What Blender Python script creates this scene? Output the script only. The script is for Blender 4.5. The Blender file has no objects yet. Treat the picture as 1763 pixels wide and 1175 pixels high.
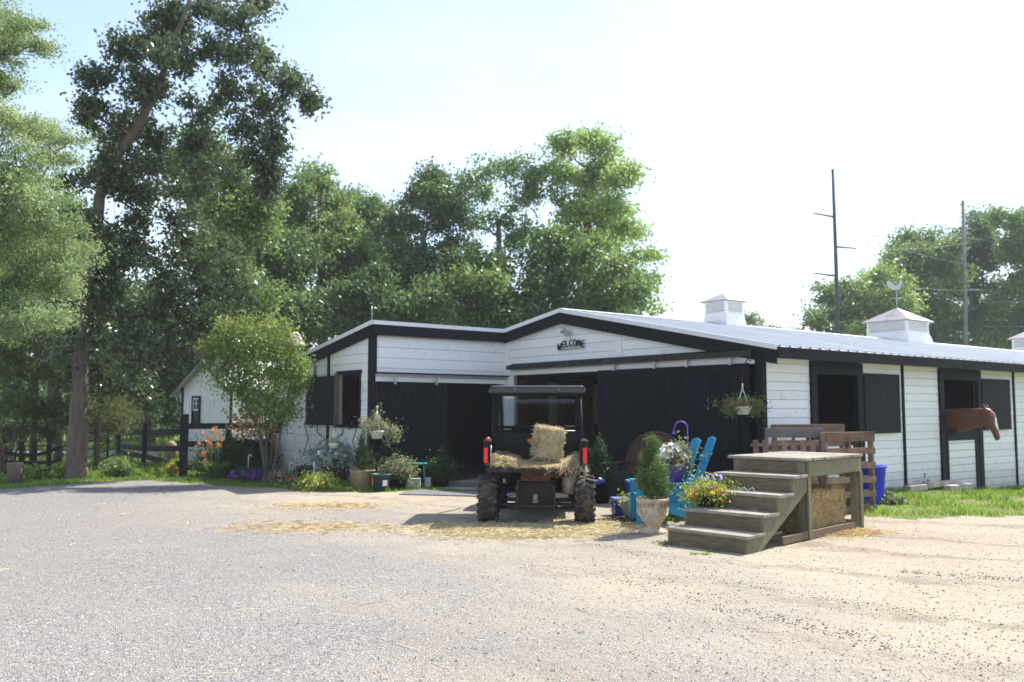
import bpy, bmesh, math, random
import numpy as np
from mathutils import Vector, Matrix, Euler, Quaternion
R = math.radians
rnd = random.Random(7)
sc = bpy.context.scene
COL = sc.collection

# ------------------------------------------------------------------ camera
CAMZ = 1.6
PITCH = math.atan2(117.7, 1517.0)
cam_d = bpy.data.cameras.new('camera')
cam_d.sensor_width = 36.0
cam_d.lens = 36.0 * 1517.0 / 1763.0
cam_d.clip_end = 2000
cam_d.clip_start = 0.1
cam_d.dof.use_dof = True
cam_d.dof.focus_distance = 7.5
cam_d.dof.aperture_fstop = 2.4
cam = bpy.data.objects.new('camera', cam_d)
COL.objects.link(cam)
cam.location = (0, 0, CAMZ)
cam.rotation_euler = (R(90) + PITCH, 0, 0)
sc.camera = cam

# ------------------------------------------------------------------ light
SUN_EL, SUN_AZ = R(51), math.atan2(0.77, 0.645)      # azimuth from +Y towards +X
world = bpy.data.worlds.new('World')
sc.world = world
world.use_nodes = True
nt = world.node_tree
nt.nodes.clear()
w_out = nt.nodes.new('ShaderNodeOutputWorld')
w_bg = nt.nodes.new('ShaderNodeBackground')
w_sky = nt.nodes.new('ShaderNodeTexSky')
w_sky.sky_type = 'NISHITA'
w_sky.sun_disc = False
w_sky.sun_elevation = SUN_EL
w_sky.sun_rotation = SUN_AZ
w_sky.altitude = 0
w_sky.air_density = 1.0
w_sky.dust_density = 1.0
w_sky.ozone_density = 1.2
w_bg.inputs['Strength'].default_value = 0.135
# thin summer cloud veil
w_tc = nt.nodes.new('ShaderNodeTexCoord')
w_map = nt.nodes.new('ShaderNodeMapping')
w_map.inputs['Scale'].default_value = (1.0, 1.0, 2.2)
w_n = nt.nodes.new('ShaderNodeTexNoise')
w_n.inputs['Scale'].default_value = 2.2
w_n.inputs['Detail'].default_value = 7
w_n.inputs['Roughness'].default_value = 0.62
w_r = nt.nodes.new('ShaderNodeMapRange')
w_r.inputs['From Min'].default_value = 0.44
w_r.inputs['From Max'].default_value = 0.74
w_r.inputs['To Min'].default_value = 0.13
w_r.inputs['To Max'].default_value = 0.5
w_mix = nt.nodes.new('ShaderNodeMixRGB')
w_mix.inputs['Color2'].default_value = (5.0, 5.15, 5.3, 1)
L = nt.links.new
L(w_tc.outputs['Generated'], w_map.inputs['Vector'])
L(w_map.outputs['Vector'], w_n.inputs['Vector'])
L(w_n.outputs['Fac'], w_r.inputs['Value'])
L(w_r.outputs['Result'], w_mix.inputs['Fac'])
L(w_sky.outputs['Color'], w_mix.inputs['Color1'])
L(w_mix.outputs['Color'], w_bg.inputs['Color'])
L(w_bg.outputs['Background'], w_out.inputs['Surface'])

SUNV = Vector((math.sin(SUN_AZ) * math.cos(SUN_EL), math.cos(SUN_AZ) * math.cos(SUN_EL), math.sin(SUN_EL)))
sun_d = bpy.data.lights.new('sun', 'SUN')
sun_d.energy = 4.8
sun_d.angle = R(0.53)
sun_d.color = (1.0, 0.94, 0.85)
sun = bpy.data.objects.new('sun', sun_d)
COL.objects.link(sun)
sun.rotation_euler = SUNV.to_track_quat('Z', 'Y').to_euler()
sun.location = SUNV * 60
sc.view_settings.view_transform = 'Standard'
sc.view_settings.look = 'None'
sc.view_settings.gamma = 1.0
sc.view_settings.use_curve_mapping = False
sc.view_settings.exposure = 1.12
sc.render.engine = 'CYCLES'
sc.cycles.max_bounces = 7
sc.cycles.transparent_max_bounces = 8
sc.cycles.use_denoising = True

# ------------------------------------------------------------------ layout helpers
CP, SP = math.cos(PITCH), math.sin(PITCH)
def ray(px, py):
    X = (px - 881.5) / 1517.0
    U = -(py - 587.5) / 1517.0
    return Vector((X, CP - SP * U, SP + CP * U))
def AT(px, py, y):
    """point seen at the photograph's pixel, y metres in front of the camera"""
    d = ray(px, py)
    k = y / d.y
    return Vector((d.x * k, y, CAMZ + d.z * k))
def ZZ(py, y, px=881):
    return AT(px, py, y).z
def sst(a, b, x):
    t = np.clip((x - a) / (b - a), 0, 1)
    return t * t * (3 - 2 * t)
def gz(x, y):
    return float(-0.22 * sst(7.5, 11.5, x) * sst(15, 20, y))
def GP(px, py):
    d = ray(px, py)
    k = -CAMZ / d.z
    x, y = d.x * k, d.y * k
    return Vector((x, y, gz(x, y)))
def at_depth(px, y, z=None):
    x = (px - 881.5) / 1517.0 * y * 1.003
    return Vector((x, y, gz(x, y) if z is None else z))

# ------------------------------------------------------------------ object helpers
def link(o, parent=None):
    COL.objects.link(o)
    if parent is not None:
        o.parent = parent
    return o
def thing(name, label, cat, loc=(0, 0, 0), rz=0.0, group=None):
    o = bpy.data.objects.new(name, None)
    o.empty_display_size = 0.2
    link(o)
    o.location = loc
    o.rotation_euler = (0, 0, rz)
    return tag(o, label, cat, group)
def tag(o, label, cat, group=None):
    o['label'] = label
    o['category'] = cat
    if group:
        o['group'] = group
    return o
def kids(o):
    return [c for c in COL.objects if c.parent == o]
def copy_tree(o, parent=None, idx=None):
    if idx is None:
        idx = {}
        for c in COL.objects:
            if c.parent:
                idx.setdefault(c.parent.name, []).append(c)
    c = o.copy()
    link(c, parent)
    for ch in idx.get(o.name, []):
        copy_tree(ch, c, idx)
    return c

class MB:
    def __init__(self):
        self.v = []; self.f = []; self.s = []
    def add(self, vs, fs, smooth=False):
        n = len(self.v)
        self.v += [tuple(p) for p in vs]
        self.f += [tuple(i + n for i in f) for f in fs]
        self.s += [smooth] * len(fs)
        return self
    def box(self, c, s, rot=None):
        hx, hy, hz = s[0] / 2, s[1] / 2, s[2] / 2
        vs = [Vector((x, y, z)) for x in (-hx, hx) for y in (-hy, hy) for z in (-hz, hz)]
        if rot is not None:
            m = rot.to_matrix() if hasattr(rot, 'to_matrix') else rot
            vs = [m @ v for v in vs]
        c = Vector(c)
        return self.add([v + c for v in vs], [(0, 1, 3, 2), (4, 6, 7, 5), (0, 4, 5, 1), (2, 3, 7, 6), (0, 2, 6, 4), (1, 5, 7, 3)])
    def bar(self, p0, p1, w, t, up=(0, 0, 1)):
        p0, p1 = Vector(p0), Vector(p1)
        d = (p1 - p0)
        l = d.length
        x = d.normalized()
        upv = Vector(up)
        if abs(x.dot(upv)) > 0.98:
            upv = Vector((1, 0, 0)) if abs(x.x) < 0.9 else Vector((0, 1, 0))
        y = upv.cross(x).normalized()
        z = x.cross(y)
        m = Matrix((x, y, z)).transposed()
        return self.box((p0 + p1) / 2, (l, t, w), m)
    def tube(self, pts, r, n=8, cap=True, smooth=True):
        pts = [Vector(p) for p in pts]
        rs = r if isinstance(r, (list, tuple)) else [r] * len(pts)
        base = len(self.v)
        prev = None
        vs = []
        for i, p in enumerate(pts):
            d = (pts[min(i + 1, len(pts) - 1)] - pts[max(i - 1, 0)])
            if d.length < 1e-9:
                d = Vector((0, 0, 1))
            d.normalize()
            if prev is None:
                a = d.orthogonal().normalized()
            else:
                a = prev - d * prev.dot(d)
                a = a.normalized() if a.length > 1e-6 else d.orthogonal().normalized()
            prev = a
            b = d.cross(a)
            for k in range(n):
                t = 2 * math.pi * k / n
                vs.append(p + (a * math.cos(t) + b * math.sin(t)) * rs[i])
        fs = []
        for i in range(len(pts) - 1):
            for k in range(n):
                a0, a1 = i * n + k, i * n + (k + 1) % n
                fs.append((a0, a1, a1 + n, a0 + n))
        self.add(vs, fs, smooth)
        if cap:
            self.add([], [])
            m = len(pts) - 1
            self.f.append(tuple(base + k for k in reversed(range(n)))); self.s.append(False)
            self.f.append(tuple(base + m * n + k for k in range(n))); self.s.append(False)
        return self
    def lathe(self, prof, c=(0, 0, 0), n=24, axis='z', smooth=True):
        """prof: list of (radius, height)"""
        c = Vector(c)
        vs = []
        for (r, h) in prof:
            for k in range(n):
                t = 2 * math.pi * k / n
                if axis == 'z':
                    vs.append(c + Vector((r * math.cos(t), r * math.sin(t), h)))
                elif axis == 'x':
                    vs.append(c + Vector((h, r * math.cos(t), r * math.sin(t))))
                else:
                    vs.append(c + Vector((r * math.sin(t), h, r * math.cos(t))))
        fs = []
        for i in range(len(prof) - 1):
            for k in range(n):
                a0, a1 = i * n + k, i * n + (k + 1) % n
                fs.append((a0, a1, a1 + n, a0 + n))
        return self.add(vs, fs, smooth)
    def prism(self, poly, y0, y1, M=None):
        """poly: list of (u, w); extruded along the second axis from y0 to y1"""
        n = len(poly)
        vs = [Vector((u, y0, w)) for u, w in poly] + [Vector((u, y1, w)) for u, w in poly]
        if M is not None:
            vs = [M @ v for v in vs]
        fs = [tuple(range(n)), tuple(reversed(range(n, 2 * n)))]
        for i in range(n):
            j = (i + 1) % n
            fs.append((i, i + n, j + n, j))
        return self.add(vs, fs)
    def ico(self, c, r, sub=1, jit=0.0, seed=0, sq=(1, 1, 1)):
        bm = bmesh.new()
        bmesh.ops.create_icosphere(bm, subdivisions=sub, radius=1.0)
        rr = random.Random(seed)
        vs = [Vector((v.co.x * sq[0], v.co.y * sq[1], v.co.z * sq[2])) * r * (1 + rr.uniform(-jit, jit)) + Vector(c) for v in bm.verts]
        fs = [tuple(v.index for v in f.verts) for f in bm.faces]
        bm.free()
        return self.add(vs, fs, jit == 0)
    def mesh(self, name, mat):
        me = bpy.data.meshes.new(name)
        me.from_pydata([tuple(v) for v in self.v], [], self.f)
        me.polygons.foreach_set('use_smooth', self.s)
        me.materials.append(mat)
        bm = bmesh.new(); bm.from_mesh(me)
        bmesh.ops.recalc_face_normals(bm, faces=bm.faces)
        bm.to_mesh(me); bm.free()
        me.update()
        return me
    def build(self, name, mat, parent=None, bevel=0.0, label=None, kind=None):
        o = bpy.data.objects.new(name, self.mesh(name, mat))
        link(o, parent)
        if bevel:
            b = o.modifiers.new('bevel', 'BEVEL')
            b.width = bevel; b.segments = 2; b.limit_method = 'ANGLE'; b.angle_limit = R(40)
        if label: o['label'] = label
        if kind: o['kind'] = kind
        return o

def np_mesh(name, verts, nper, mat, parent=None, kind=None, loc=None):
    """verts: (F*nper, 3) array, each face owns nper vertices"""
    verts = np.ascontiguousarray(verts, dtype=np.float32)
    nv = len(verts); nf = nv // nper
    me = bpy.data.meshes.new(name)
    me.vertices.add(nv); me.vertices.foreach_set('co', verts.ravel())
    me.loops.add(nv); me.loops.foreach_set('vertex_index', np.arange(nv, dtype=np.int32))
    me.polygons.add(nf)
    me.polygons.foreach_set('loop_start', np.arange(0, nv, nper, dtype=np.int32))
    try:
        me.polygons.foreach_set('loop_total', np.full(nf, nper, dtype=np.int32))
    except Exception:
        pass
    me.materials.append(mat)
    me.update(calc_edges=True)
    o = bpy.data.objects.new(name, me)
    link(o, parent)
    if loc is not None: o.location = loc
    if kind: o['kind'] = kind
    return o

# ------------------------------------------------------------------ materials
MATS = {}
def mat(name, col, rough=0.8, var=0.18, scale=6.0, c2=None, bump=0.0, bscale=40.0, metal=0.0, stretch=None,
        rnd_obj=0.08, spec=0.3, island=0.0, transl=0.0, coat=0.0, dirt=None, detail=5, splash=None):
    m = bpy.data.materials.new(name)
    m.use_nodes = True
    t = m.node_tree
    n, l = t.nodes, t.links.new
    p = n['Principled BSDF']
    p.inputs['Roughness'].default_value = rough
    p.inputs['Metallic'].default_value = metal
    p.inputs['Specular IOR Level'].default_value = spec
    if coat: p.inputs['Coat Weight'].default_value = coat
    tc = n.new('ShaderNodeTexCoord')
    vec = tc.outputs['Object']
    if stretch:
        mp = n.new('ShaderNodeMapping'); mp.inputs['Scale'].default_value = stretch
        l(vec, mp.inputs['Vector']); vec = mp.outputs['Vector']
    oi = n.new('ShaderNodeObjectInfo')
    va = n.new('ShaderNodeVectorMath'); va.operation = 'ADD'
    vm = n.new('ShaderNodeVectorMath'); vm.operation = 'SCALE'
    cx = n.new('ShaderNodeCombineXYZ')
    for i in range(3): l(oi.outputs['Random'], cx.inputs[i])
    l(cx.outputs[0], vm.inputs[0]); vm.inputs['Scale'].default_value = 37.0
    l(vec, va.inputs[0]); l(vm.outputs[0], va.inputs[1])
    vec = va.outputs[0]
    nz = n.new('ShaderNodeTexNoise')
    nz.inputs['Scale'].default_value = scale; nz.inputs['Detail'].default_value = detail; nz.inputs['Roughness'].default_value = 0.6
    l(vec, nz.inputs['Vector'])
    mr = n.new('ShaderNodeMapRange'); mr.inputs['From Min'].default_value = 0.3; mr.inputs['From Max'].default_value = 0.7
    l(nz.outputs['Fac'], mr.inputs['Value'])
    mx = n.new('ShaderNodeMixRGB')
    a = tuple(c * (1 - var) for c in col); b = tuple(min(1, c * (1 + var)) for c in (c2 or col))
    if c2: a, b = col, c2
    mx.inputs['Color1'].default_value = (*a, 1); mx.inputs['Color2'].default_value = (*b, 1)
    l(mr.outputs[0], mx.inputs['Fac'])
    out = mx.outputs[0]
    if dirt:       # (colour, scale, threshold, amount)
        n2 = n.new('ShaderNodeTexNoise'); n2.inputs['Scale'].default_value = dirt[1]; n2.inputs['Detail'].default_value = 6; n2.inputs['Roughness'].default_value = 0.7
        l(vec, n2.inputs['Vector'])
        m2 = n.new('ShaderNodeMapRange'); m2.inputs['From Min'].default_value = dirt[2]; m2.inputs['From Max'].default_value = dirt[2] + 0.12
        m2.inputs['To Max'].default_value = dirt[3]
        l(n2.outputs['Fac'], m2.inputs['Value'])
        mm = n.new('ShaderNodeMixRGB'); mm.inputs['Color2'].default_value = (*dirt[0], 1)
        l(m2.outputs[0], mm.inputs['Fac']); l(out, mm.inputs['Color1']); out = mm.outputs[0]
    if splash:     # mud splashed up from the ground: (colour, height)
        sz = n.new('ShaderNodeSeparateXYZ'); l(tc.outputs['Object'], sz.inputs[0])
        n5 = n.new('ShaderNodeTexNoise'); n5.inputs['Scale'].default_value = 7; n5.inputs['Detail'].default_value = 6; n5.inputs['Roughness'].default_value = 0.7; l(tc.outputs['Object'], n5.inputs['Vector'])
        ad = n.new('ShaderNodeMath'); ad.operation = 'MULTIPLY_ADD'; ad.inputs[1].default_value = -0.9; l(n5.outputs['Fac'], ad.inputs[0]); l(sz.outputs['Z'], ad.inputs[2])
        m5 = n.new('ShaderNodeMapRange'); m5.inputs['From Min'].default_value = splash[1] - 0.45; m5.inputs['From Max'].default_value = -0.75; m5.inputs['To Max'].default_value = 0.75
        l(ad.outputs[0], m5.inputs['Value'])
        mm5 = n.new('ShaderNodeMixRGB'); mm5.inputs['Color2'].default_value = (*splash[0], 1); l(m5.outputs[0], mm5.inputs['Fac']); l(out, mm5.inputs['Color1']); out = mm5.outputs[0]
    src = None
    if rnd_obj: src = (oi.outputs['Random'], rnd_obj)
    if island:
        g = n.new('ShaderNodeNewGeometry'); src = (g.outputs['Random Per Island'], island)
    if src:
        m3 = n.new('ShaderNodeMapRange'); m3.inputs['To Min'].default_value = 1 - src[1]; m3.inputs['To Max'].default_value = 1 + src[1]
        l(src[0], m3.inputs['Value'])
        hs = n.new('ShaderNodeHueSaturation'); l(m3.outputs[0], hs.inputs['Value']); l(out, hs.inputs['Color']); out = hs.outputs[0]
        if island:
            m4 = n.new('ShaderNodeMapRange'); m4.inputs['To Min'].default_value = 0.48; m4.inputs['To Max'].default_value = 0.52
            l(src[0], m4.inputs['Value']); l(m4.outputs[0], hs.inputs['Hue'])
    l(out, p.inputs['Base Color'])
    if bump:
        nb = n.new('ShaderNodeTexNoise'); nb.inputs['Scale'].default_value = bscale; nb.inputs['Detail'].default_value = 4
        l(vec, nb.inputs['Vector'])
        bp = n.new('ShaderNodeBump'); bp.inputs['Strength'].default_value = bump; bp.inputs['Distance'].default_value = 0.02
        l(nb.outputs['Fac'], bp.inputs['Height']); l(bp.outputs[0], p.inputs['Normal'])
    if transl:
        tr = n.new('ShaderNodeBsdfTranslucent')
        hv = n.new('ShaderNodeHueSaturation'); hv.inputs['Value'].default_value = 1.25; hv.inputs['Saturation'].default_value = 1.1
        l(out, hv.inputs['Color']); l(hv.outputs[0], tr.inputs['Color'])
        ms = n.new('ShaderNodeMixShader'); ms.inputs['Fac'].default_value = transl
        l(p.outputs[0], ms.inputs[1]); l(tr.outputs[0], ms.inputs[2])
        l(ms.outputs[0], n['Material Output'].inputs['Surface'])
    MATS[name] = m
    return m

white = mat('white_paint', (0.78, 0.79, 0.80), 0.6, 0.05, 5, bump=0.25, bscale=60, dirt=((0.42, 0.38, 0.33), 5.0, 0.57, 0.4), rnd_obj=0.05, splash=((0.36, 0.31, 0.25), 0.45))
white_trim = mat('white_trim', (0.76, 0.77, 0.78), 0.6, 0.06, 4, bump=0.15, dirt=((0.4, 0.38, 0.35), 6.0, 0.62, 0.4))
black = mat('black_paint', (0.009, 0.010, 0.014), 0.85, 0.15, 4, bump=0.15, bscale=50, rnd_obj=0.08, spec=0.12)
black_flat = mat('flat_black_paint', (0.010, 0.011, 0.015), 0.85, 0.15, 4, rnd_obj=0.05, spec=0.12)
black_trim = mat('black_trim', (0.008, 0.009, 0.012), 0.65, 0.25, 3, bump=0.2, rnd_obj=0.1, spec=0.15)
black_rough = mat('weathered_black_panel', (0.010, 0.011, 0.014), 0.8, 0.2, 3, dirt=((0.07, 0.07, 0.075), 9.0, 0.56, 0.3), bump=0.3, rnd_obj=0.1)
roof_m = mat('roof_metal', (0.52, 0.54, 0.57), 0.42, 0.08, 0.8, metal=0.25, rnd_obj=0.06, spec=0.5, stretch=(2.5, 0.25, 1), dirt=((0.34, 0.33, 0.31), 3.0, 0.55, 0.5))
galv = mat('galvanised_metal', (0.45, 0.46, 0.47), 0.4, 0.15, 8, metal=0.7, rnd_obj=0.03, spec=0.5, dirt=((0.22, 0.12, 0.07), 6.0, 0.6, 0.5))
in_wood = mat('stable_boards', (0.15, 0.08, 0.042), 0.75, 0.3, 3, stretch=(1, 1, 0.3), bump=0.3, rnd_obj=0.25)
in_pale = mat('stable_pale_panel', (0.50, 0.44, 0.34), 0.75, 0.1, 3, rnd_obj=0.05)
in_dark = mat('stable_painted_gloom', (0.006, 0.005, 0.005), 0.85, 0.3, 4)  # near black: the gloom of the interior is put into the colour
floor_m = mat('stable_floor', (0.07, 0.06, 0.05), 0.9, 0.2, 3)
grey_wood = mat('weathered_grey_wood', (0.088, 0.063, 0.038), 0.85, 0.3, 6, c2=(0.195, 0.152, 0.098), stretch=(6, 1, 6), bump=0.5, bscale=25, rnd_obj=0.12, dirt=((0.085, 0.095, 0.045), 2.2, 0.52, 0.5), detail=8)
tread_wood = mat('weathered_tread_wood', (0.20, 0.175, 0.145), 0.85, 0.3, 6, c2=(0.36, 0.325, 0.275), stretch=(6, 1, 6), bump=0.5, bscale=25, rnd_obj=0.1, dirt=((0.12, 0.10, 0.08), 2.5, 0.52, 0.6), detail=8)
post_wood = mat('greenish_post_wood', (0.12, 0.105, 0.07), 0.85, 0.3, 6, c2=(0.22, 0.20, 0.135), stretch=(6, 6, 1), bump=0.5, bscale=25, rnd_obj=0.15, dirt=((0.13, 0.17, 0.06), 3.0, 0.48, 0.6), detail=8)
pallet_wood = mat('pallet_wood', (0.13, 0.085, 0.058), 0.85, 0.3, 5, c2=(0.26, 0.18, 0.13), bump=0.4, rnd_obj=0.28)
pallet_grey = mat('grey_pallet_wood', (0.10, 0.092, 0.092), 0.85, 0.3, 5, c2=(0.17, 0.155, 0.15), bump=0.4, rnd_obj=0.2)
blue_paint = mat('turquoise_paint', (0.012, 0.30, 0.50), 0.42, 0.1, 6, rnd_obj=0.06, spec=0.45)
teal_paint = mat('teal_paint', (0.02, 0.21, 0.25), 0.5, 0.15, 6)
purple_m = mat('purple_metal', (0.16, 0.07, 0.42), 0.35, 0.08, 8, rnd_obj=0)
purple_pot = mat('purple_plastic', (0.13, 0.06, 0.42), 0.4, 0.08, 8, rnd_obj=0)
stone_pot = mat('cast_stone', (0.42, 0.33, 0.23), 0.85, 0.2, 9, c2=(0.62, 0.52, 0.39), bump=0.5, bscale=70, dirt=((0.20, 0.15, 0.10), 6.0, 0.52, 0.6))
stone_dark = mat('cast_stone_relief', (0.24, 0.19, 0.13), 0.9, 0.25, 12, bump=0.4)
tan_stone = mat('tan_stone', (0.22, 0.165, 0.105), 0.9, 0.3, 9, bump=0.9, bscale=24, c2=(0.42, 0.33, 0.22))
terracotta = mat('terracotta', (0.42, 0.14, 0.07), 0.8, 0.15, 6)
green_plastic = mat('dark_green_plastic', (0.014, 0.05, 0.045), 0.4, 0.15, 5)
black_plastic = mat('black_plastic', (0.006, 0.0065, 0.009), 0.5, 0.2, 5, spec=0.22, dirt=((0.05, 0.04, 0.032), 4.0, 0.55, 0.35))
tote_dark = mat('dark_tote_plastic', (0.012, 0.024, 0.03), 0.45, 0.2, 5)
blue_plastic = mat('blue_plastic', (0.01, 0.035, 0.24), 0.38, 0.12, 5, spec=0.45)
bin_blue = mat('bright_blue_plastic', (0.02, 0.05, 0.72), 0.35, 0.08, 5, spec=0.45, rnd_obj=0)
white_plastic = mat('white_plastic', (0.78, 0.77, 0.75), 0.4, 0.06, 8, rnd_obj=0)
rubber = mat('rubber_tyre', (0.028, 0.026, 0.025), 0.8, 0.3, 12, dirt=((0.16, 0.12, 0.09), 7.0, 0.45, 0.55), rnd_obj=0, bump=0.2)
rusty = mat('rusty_steel', (0.03, 0.016, 0.011), 0.85, 0.4, 18, c2=(0.12, 0.045, 0.02), bump=0.3)
dusty_metal = mat('dusty_dark_metal', (0.022, 0.019, 0.017), 0.7, 0.3, 9, dirt=((0.09, 0.065, 0.05), 6.0, 0.5, 0.45))
muffler_m = mat('muffler_steel', (0.26, 0.22, 0.19), 0.6, 0.25, 10, metal=0.5)
red_lens = mat('red_lens', (0.75, 0.015, 0.015), 0.2, 0.08, 20, spec=0.6, rnd_obj=0)
orange_tag = mat('orange_sticker', (0.65, 0.13, 0.04), 0.5, 0.2, 30, rnd_obj=0)
hay_m = mat('hay', (0.42, 0.35, 0.20), 0.85, 0.2, 7, c2=(0.62, 0.53, 0.35), island=0.3, rnd_obj=0, transl=0.2)
hay_core = mat('hay_core', (0.26, 0.22, 0.12), 0.95, 0.3, 14, c2=(0.40, 0.34, 0.17), bump=0.9, bscale=60, rnd_obj=0)
straw_m = mat('straw', (0.44, 0.31, 0.14), 0.85, 0.2, 7, c2=(0.58, 0.45, 0.25), island=0.3, rnd_obj=0, transl=0.15)
straw_core = mat('straw_core', (0.30, 0.17, 0.055), 0.95, 0.3, 10, c2=(0.44, 0.27, 0.10), bump=0.9, bscale=50, rnd_obj=0)
bark = mat('bark', (0.10, 0.083, 0.07), 0.95, 0.3, 5, c2=(0.19, 0.16, 0.135), stretch=(2.5, 2.5, 0.5), bump=1.0, bscale=14, rnd_obj=0.15)
bark_dark = mat('dark_bark', (0.075, 0.062, 0.05), 0.95, 0.3, 5, c2=(0.13, 0.11, 0.09), stretch=(2, 2, 0.6), bump=0.8, bscale=14)
leaf_glossy = mat('glossy_dark_leaves', (0.049, 0.079, 0.036), 0.26, 0.3, 0.5, c2=(0.105, 0.141, 0.062), island=0.4, transl=0.35, spec=0.6, rnd_obj=0)
leaf_mid = mat('mid_green_leaves', (0.103, 0.178, 0.055), 0.42, 0.3, 0.35, c2=(0.202, 0.271, 0.094), island=0.4, transl=0.42, rnd_obj=0)
leaf_deep = mat('deep_green_leaves', (0.066, 0.118, 0.045), 0.42, 0.3, 0.4, c2=(0.133, 0.192, 0.072), island=0.4, transl=0.38, rnd_obj=0)
leaf_light = mat('light_green_leaves', (0.205, 0.296, 0.087), 0.45, 0.3, 0.4, c2=(0.322, 0.405, 0.149), island=0.35, transl=0.45, rnd_obj=0)
leaf_feather = mat('feathery_green_foliage', (0.19, 0.265, 0.115), 0.6, 0.3, 0.6, c2=(0.30, 0.37, 0.18), island=0.35, transl=0.45, rnd_obj=0)
leaf_conifer = mat('conifer_needles', (0.07, 0.13, 0.03), 0.6, 0.3, 3, c2=(0.13, 0.20, 0.05), island=0.35, transl=0.25, rnd_obj=0)
leaf_cedar = mat('cedar_foliage', (0.045, 0.072, 0.022), 0.7, 0.3, 0.7, c2=(0.085, 0.105, 0.035), island=0.35, transl=0.3, rnd_obj=0)
leaf_shrub = mat('shrub_leaves', (0.028, 0.062, 0.02), 0.5, 0.3, 2, c2=(0.05, 0.09, 0.03), island=0.4, transl=0.3, rnd_obj=0)
leaf_silver = mat('silvery_leaves', (0.26, 0.33, 0.30), 0.6, 0.2, 3, c2=(0.38, 0.45, 0.42), island=0.25, transl=0.25, rnd_obj=0)
leaf_lime = mat('lime_leaves', (0.20, 0.29, 0.045), 0.5, 0.2, 3, c2=(0.34, 0.38, 0.08), island=0.3, transl=0.4, rnd_obj=0)
leaf_bronze = mat('bronze_young_leaves', (0.22, 0.17, 0.06), 0.5, 0.2, 3, c2=(0.25, 0.24, 0.08), island=0.3, transl=0.4, rnd_obj=0)
leaf_dull = mat('dusty_green_leaves', (0.16, 0.20, 0.09), 0.6, 0.2, 3, c2=(0.26, 0.29, 0.15), island=0.3, transl=0.3, rnd_obj=0)
grass_m = mat('grass_blades', (0.13, 0.22, 0.035), 0.6, 0.3, 0.9, c2=(0.22, 0.31, 0.07), island=0.35, transl=0.45, rnd_obj=0)
def petal(name, c): return mat(name, c, 0.6, 0.1, 20, island=0.15, transl=0.3, rnd_obj=0)
p_white = petal('white_petals', (0.80, 0.80, 0.78)); p_purple = petal('purple_petals', (0.20, 0.06, 0.34))
p_pink = petal('pink_petals', (0.60, 0.10, 0.24)); p_yellow = petal('yellow_petals', (0.74, 0.56, 0.10))
p_orange = petal('orange_petals', (0.72, 0.27, 0.12)); p_lav = petal('lavender_petals', (0.42, 0.38, 0.75))
p_red = petal('red_petals', (0.45, 0.04, 0.08)); p_cream = petal('cream_blossoms', (0.80, 0.74, 0.66)); p_rose = petal('dusty_pink_petals', (0.55, 0.25, 0.30))
p_paleyel = petal('pale_yellow_petals', (0.70, 0.66, 0.22))

glass = bpy.data.materials.new('window_glass'); glass.use_nodes = True
_g = glass.node_tree; _gp = _g.nodes['Principled BSDF']
_gt = _g.nodes.new('ShaderNodeBsdfTransparent'); _gt.inputs['Color'].default_value = (0.80, 0.82, 0.82, 1)
_gg = _g.nodes.new('ShaderNodeBsdfGlossy'); _gg.inputs['Roughness'].default_value = 0.03
_gf = _g.nodes.new('ShaderNodeFresnel'); _gf.inputs['IOR'].default_value = 1.45
_gm = _g.nodes.new('ShaderNodeMixShader')
_g.links.new(_gf.outputs[0], _gm.inputs['Fac']); _g.links.new(_gt.outputs[0], _gm.inputs[1]); _g.links.new(_gg.outputs[0], _gm.inputs[2])
_g.links.new(_gm.outputs[0], _g.nodes['Material Output'].inputs['Surface'])

# ------------------------------------------------------------------ ground
EDGE_L = [GP(-900, 875), GP(-300, 858), GP(0, 843), GP(150, 831), GP(260, 828), GP(390, 836), GP(520, 845), GP(620, 848), GP(740, 844)]
EX = np.array([p.x for p in EDGE_L]); EY = np.array([p.y for p in EDGE_L])
XL_MAX = GP(742, 844).x
def wob(x, y):
    return 0.16 * np.sin(2.1 * x + 1.3 * y) + 0.10 * np.sin(5.3 * x - 3.1 * y + 1) + 0.05 * np.sin(11 * x + 9 * y)
def zone(x, y):
    """0 yard, 1 lawn, 2 field, 3 lane"""
    w = wob(x, y)
    z = np.zeros(np.shape(x), int)
    left = (x < XL_MAX + 0.6 * w) & (y > np.interp(x, EX, EY) + 0.6 * w)
    right = (x > 5.35 + w) & (y > 13.25 + w + 0.02 * (x - 5))
    z[left] = 1
    z[right] = 1
    far = (y > 25.5) | (x < -20)
    z[far & (y > 25.5)] = 2
    z[left & (y > 23.5) & (x < -5)] = 2
    z[(x < -5) & (y > 31.2) & (y < 34.5)] = 3
    return z
xs = np.unique(np.round(np.concatenate([[-700, -350, -180, -100, -70, -50, -40], np.arange(-34, -16, 0.6), np.arange(-16, 16.01, 0.16), np.arange(16.6, 40, 1.5), [45, 60, 90, 150, 300, 700]]), 3))
ys = np.unique(np.round(np.concatenate([[-200, -60, -20, -8, -3], np.arange(0, 12, 0.6), np.arange(12, 26.5, 0.16), np.arange(27, 40, 0.5), [42, 46, 52, 60, 80, 120, 200, 400, 900]]), 3))
GX, GY = np.meshgrid(xs, ys)
GZ = -0.22 * sst(7.5, 11.5, GX) * sst(15, 20, GY)
NX, NY = len(xs), len(ys)
GV = np.stack([GX, GY, GZ], -1).reshape(-1, 3)
ii, jj = np.meshgrid(np.arange(NX - 1), np.arange(NY - 1))
a = (jj * NX + ii).ravel()
FQ = np.stack([a, a + 1, a + NX + 1, a + NX], 1)
cen = GV[FQ].mean(1)
ZN = zone(cen[:, 0], cen[:, 1])

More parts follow.
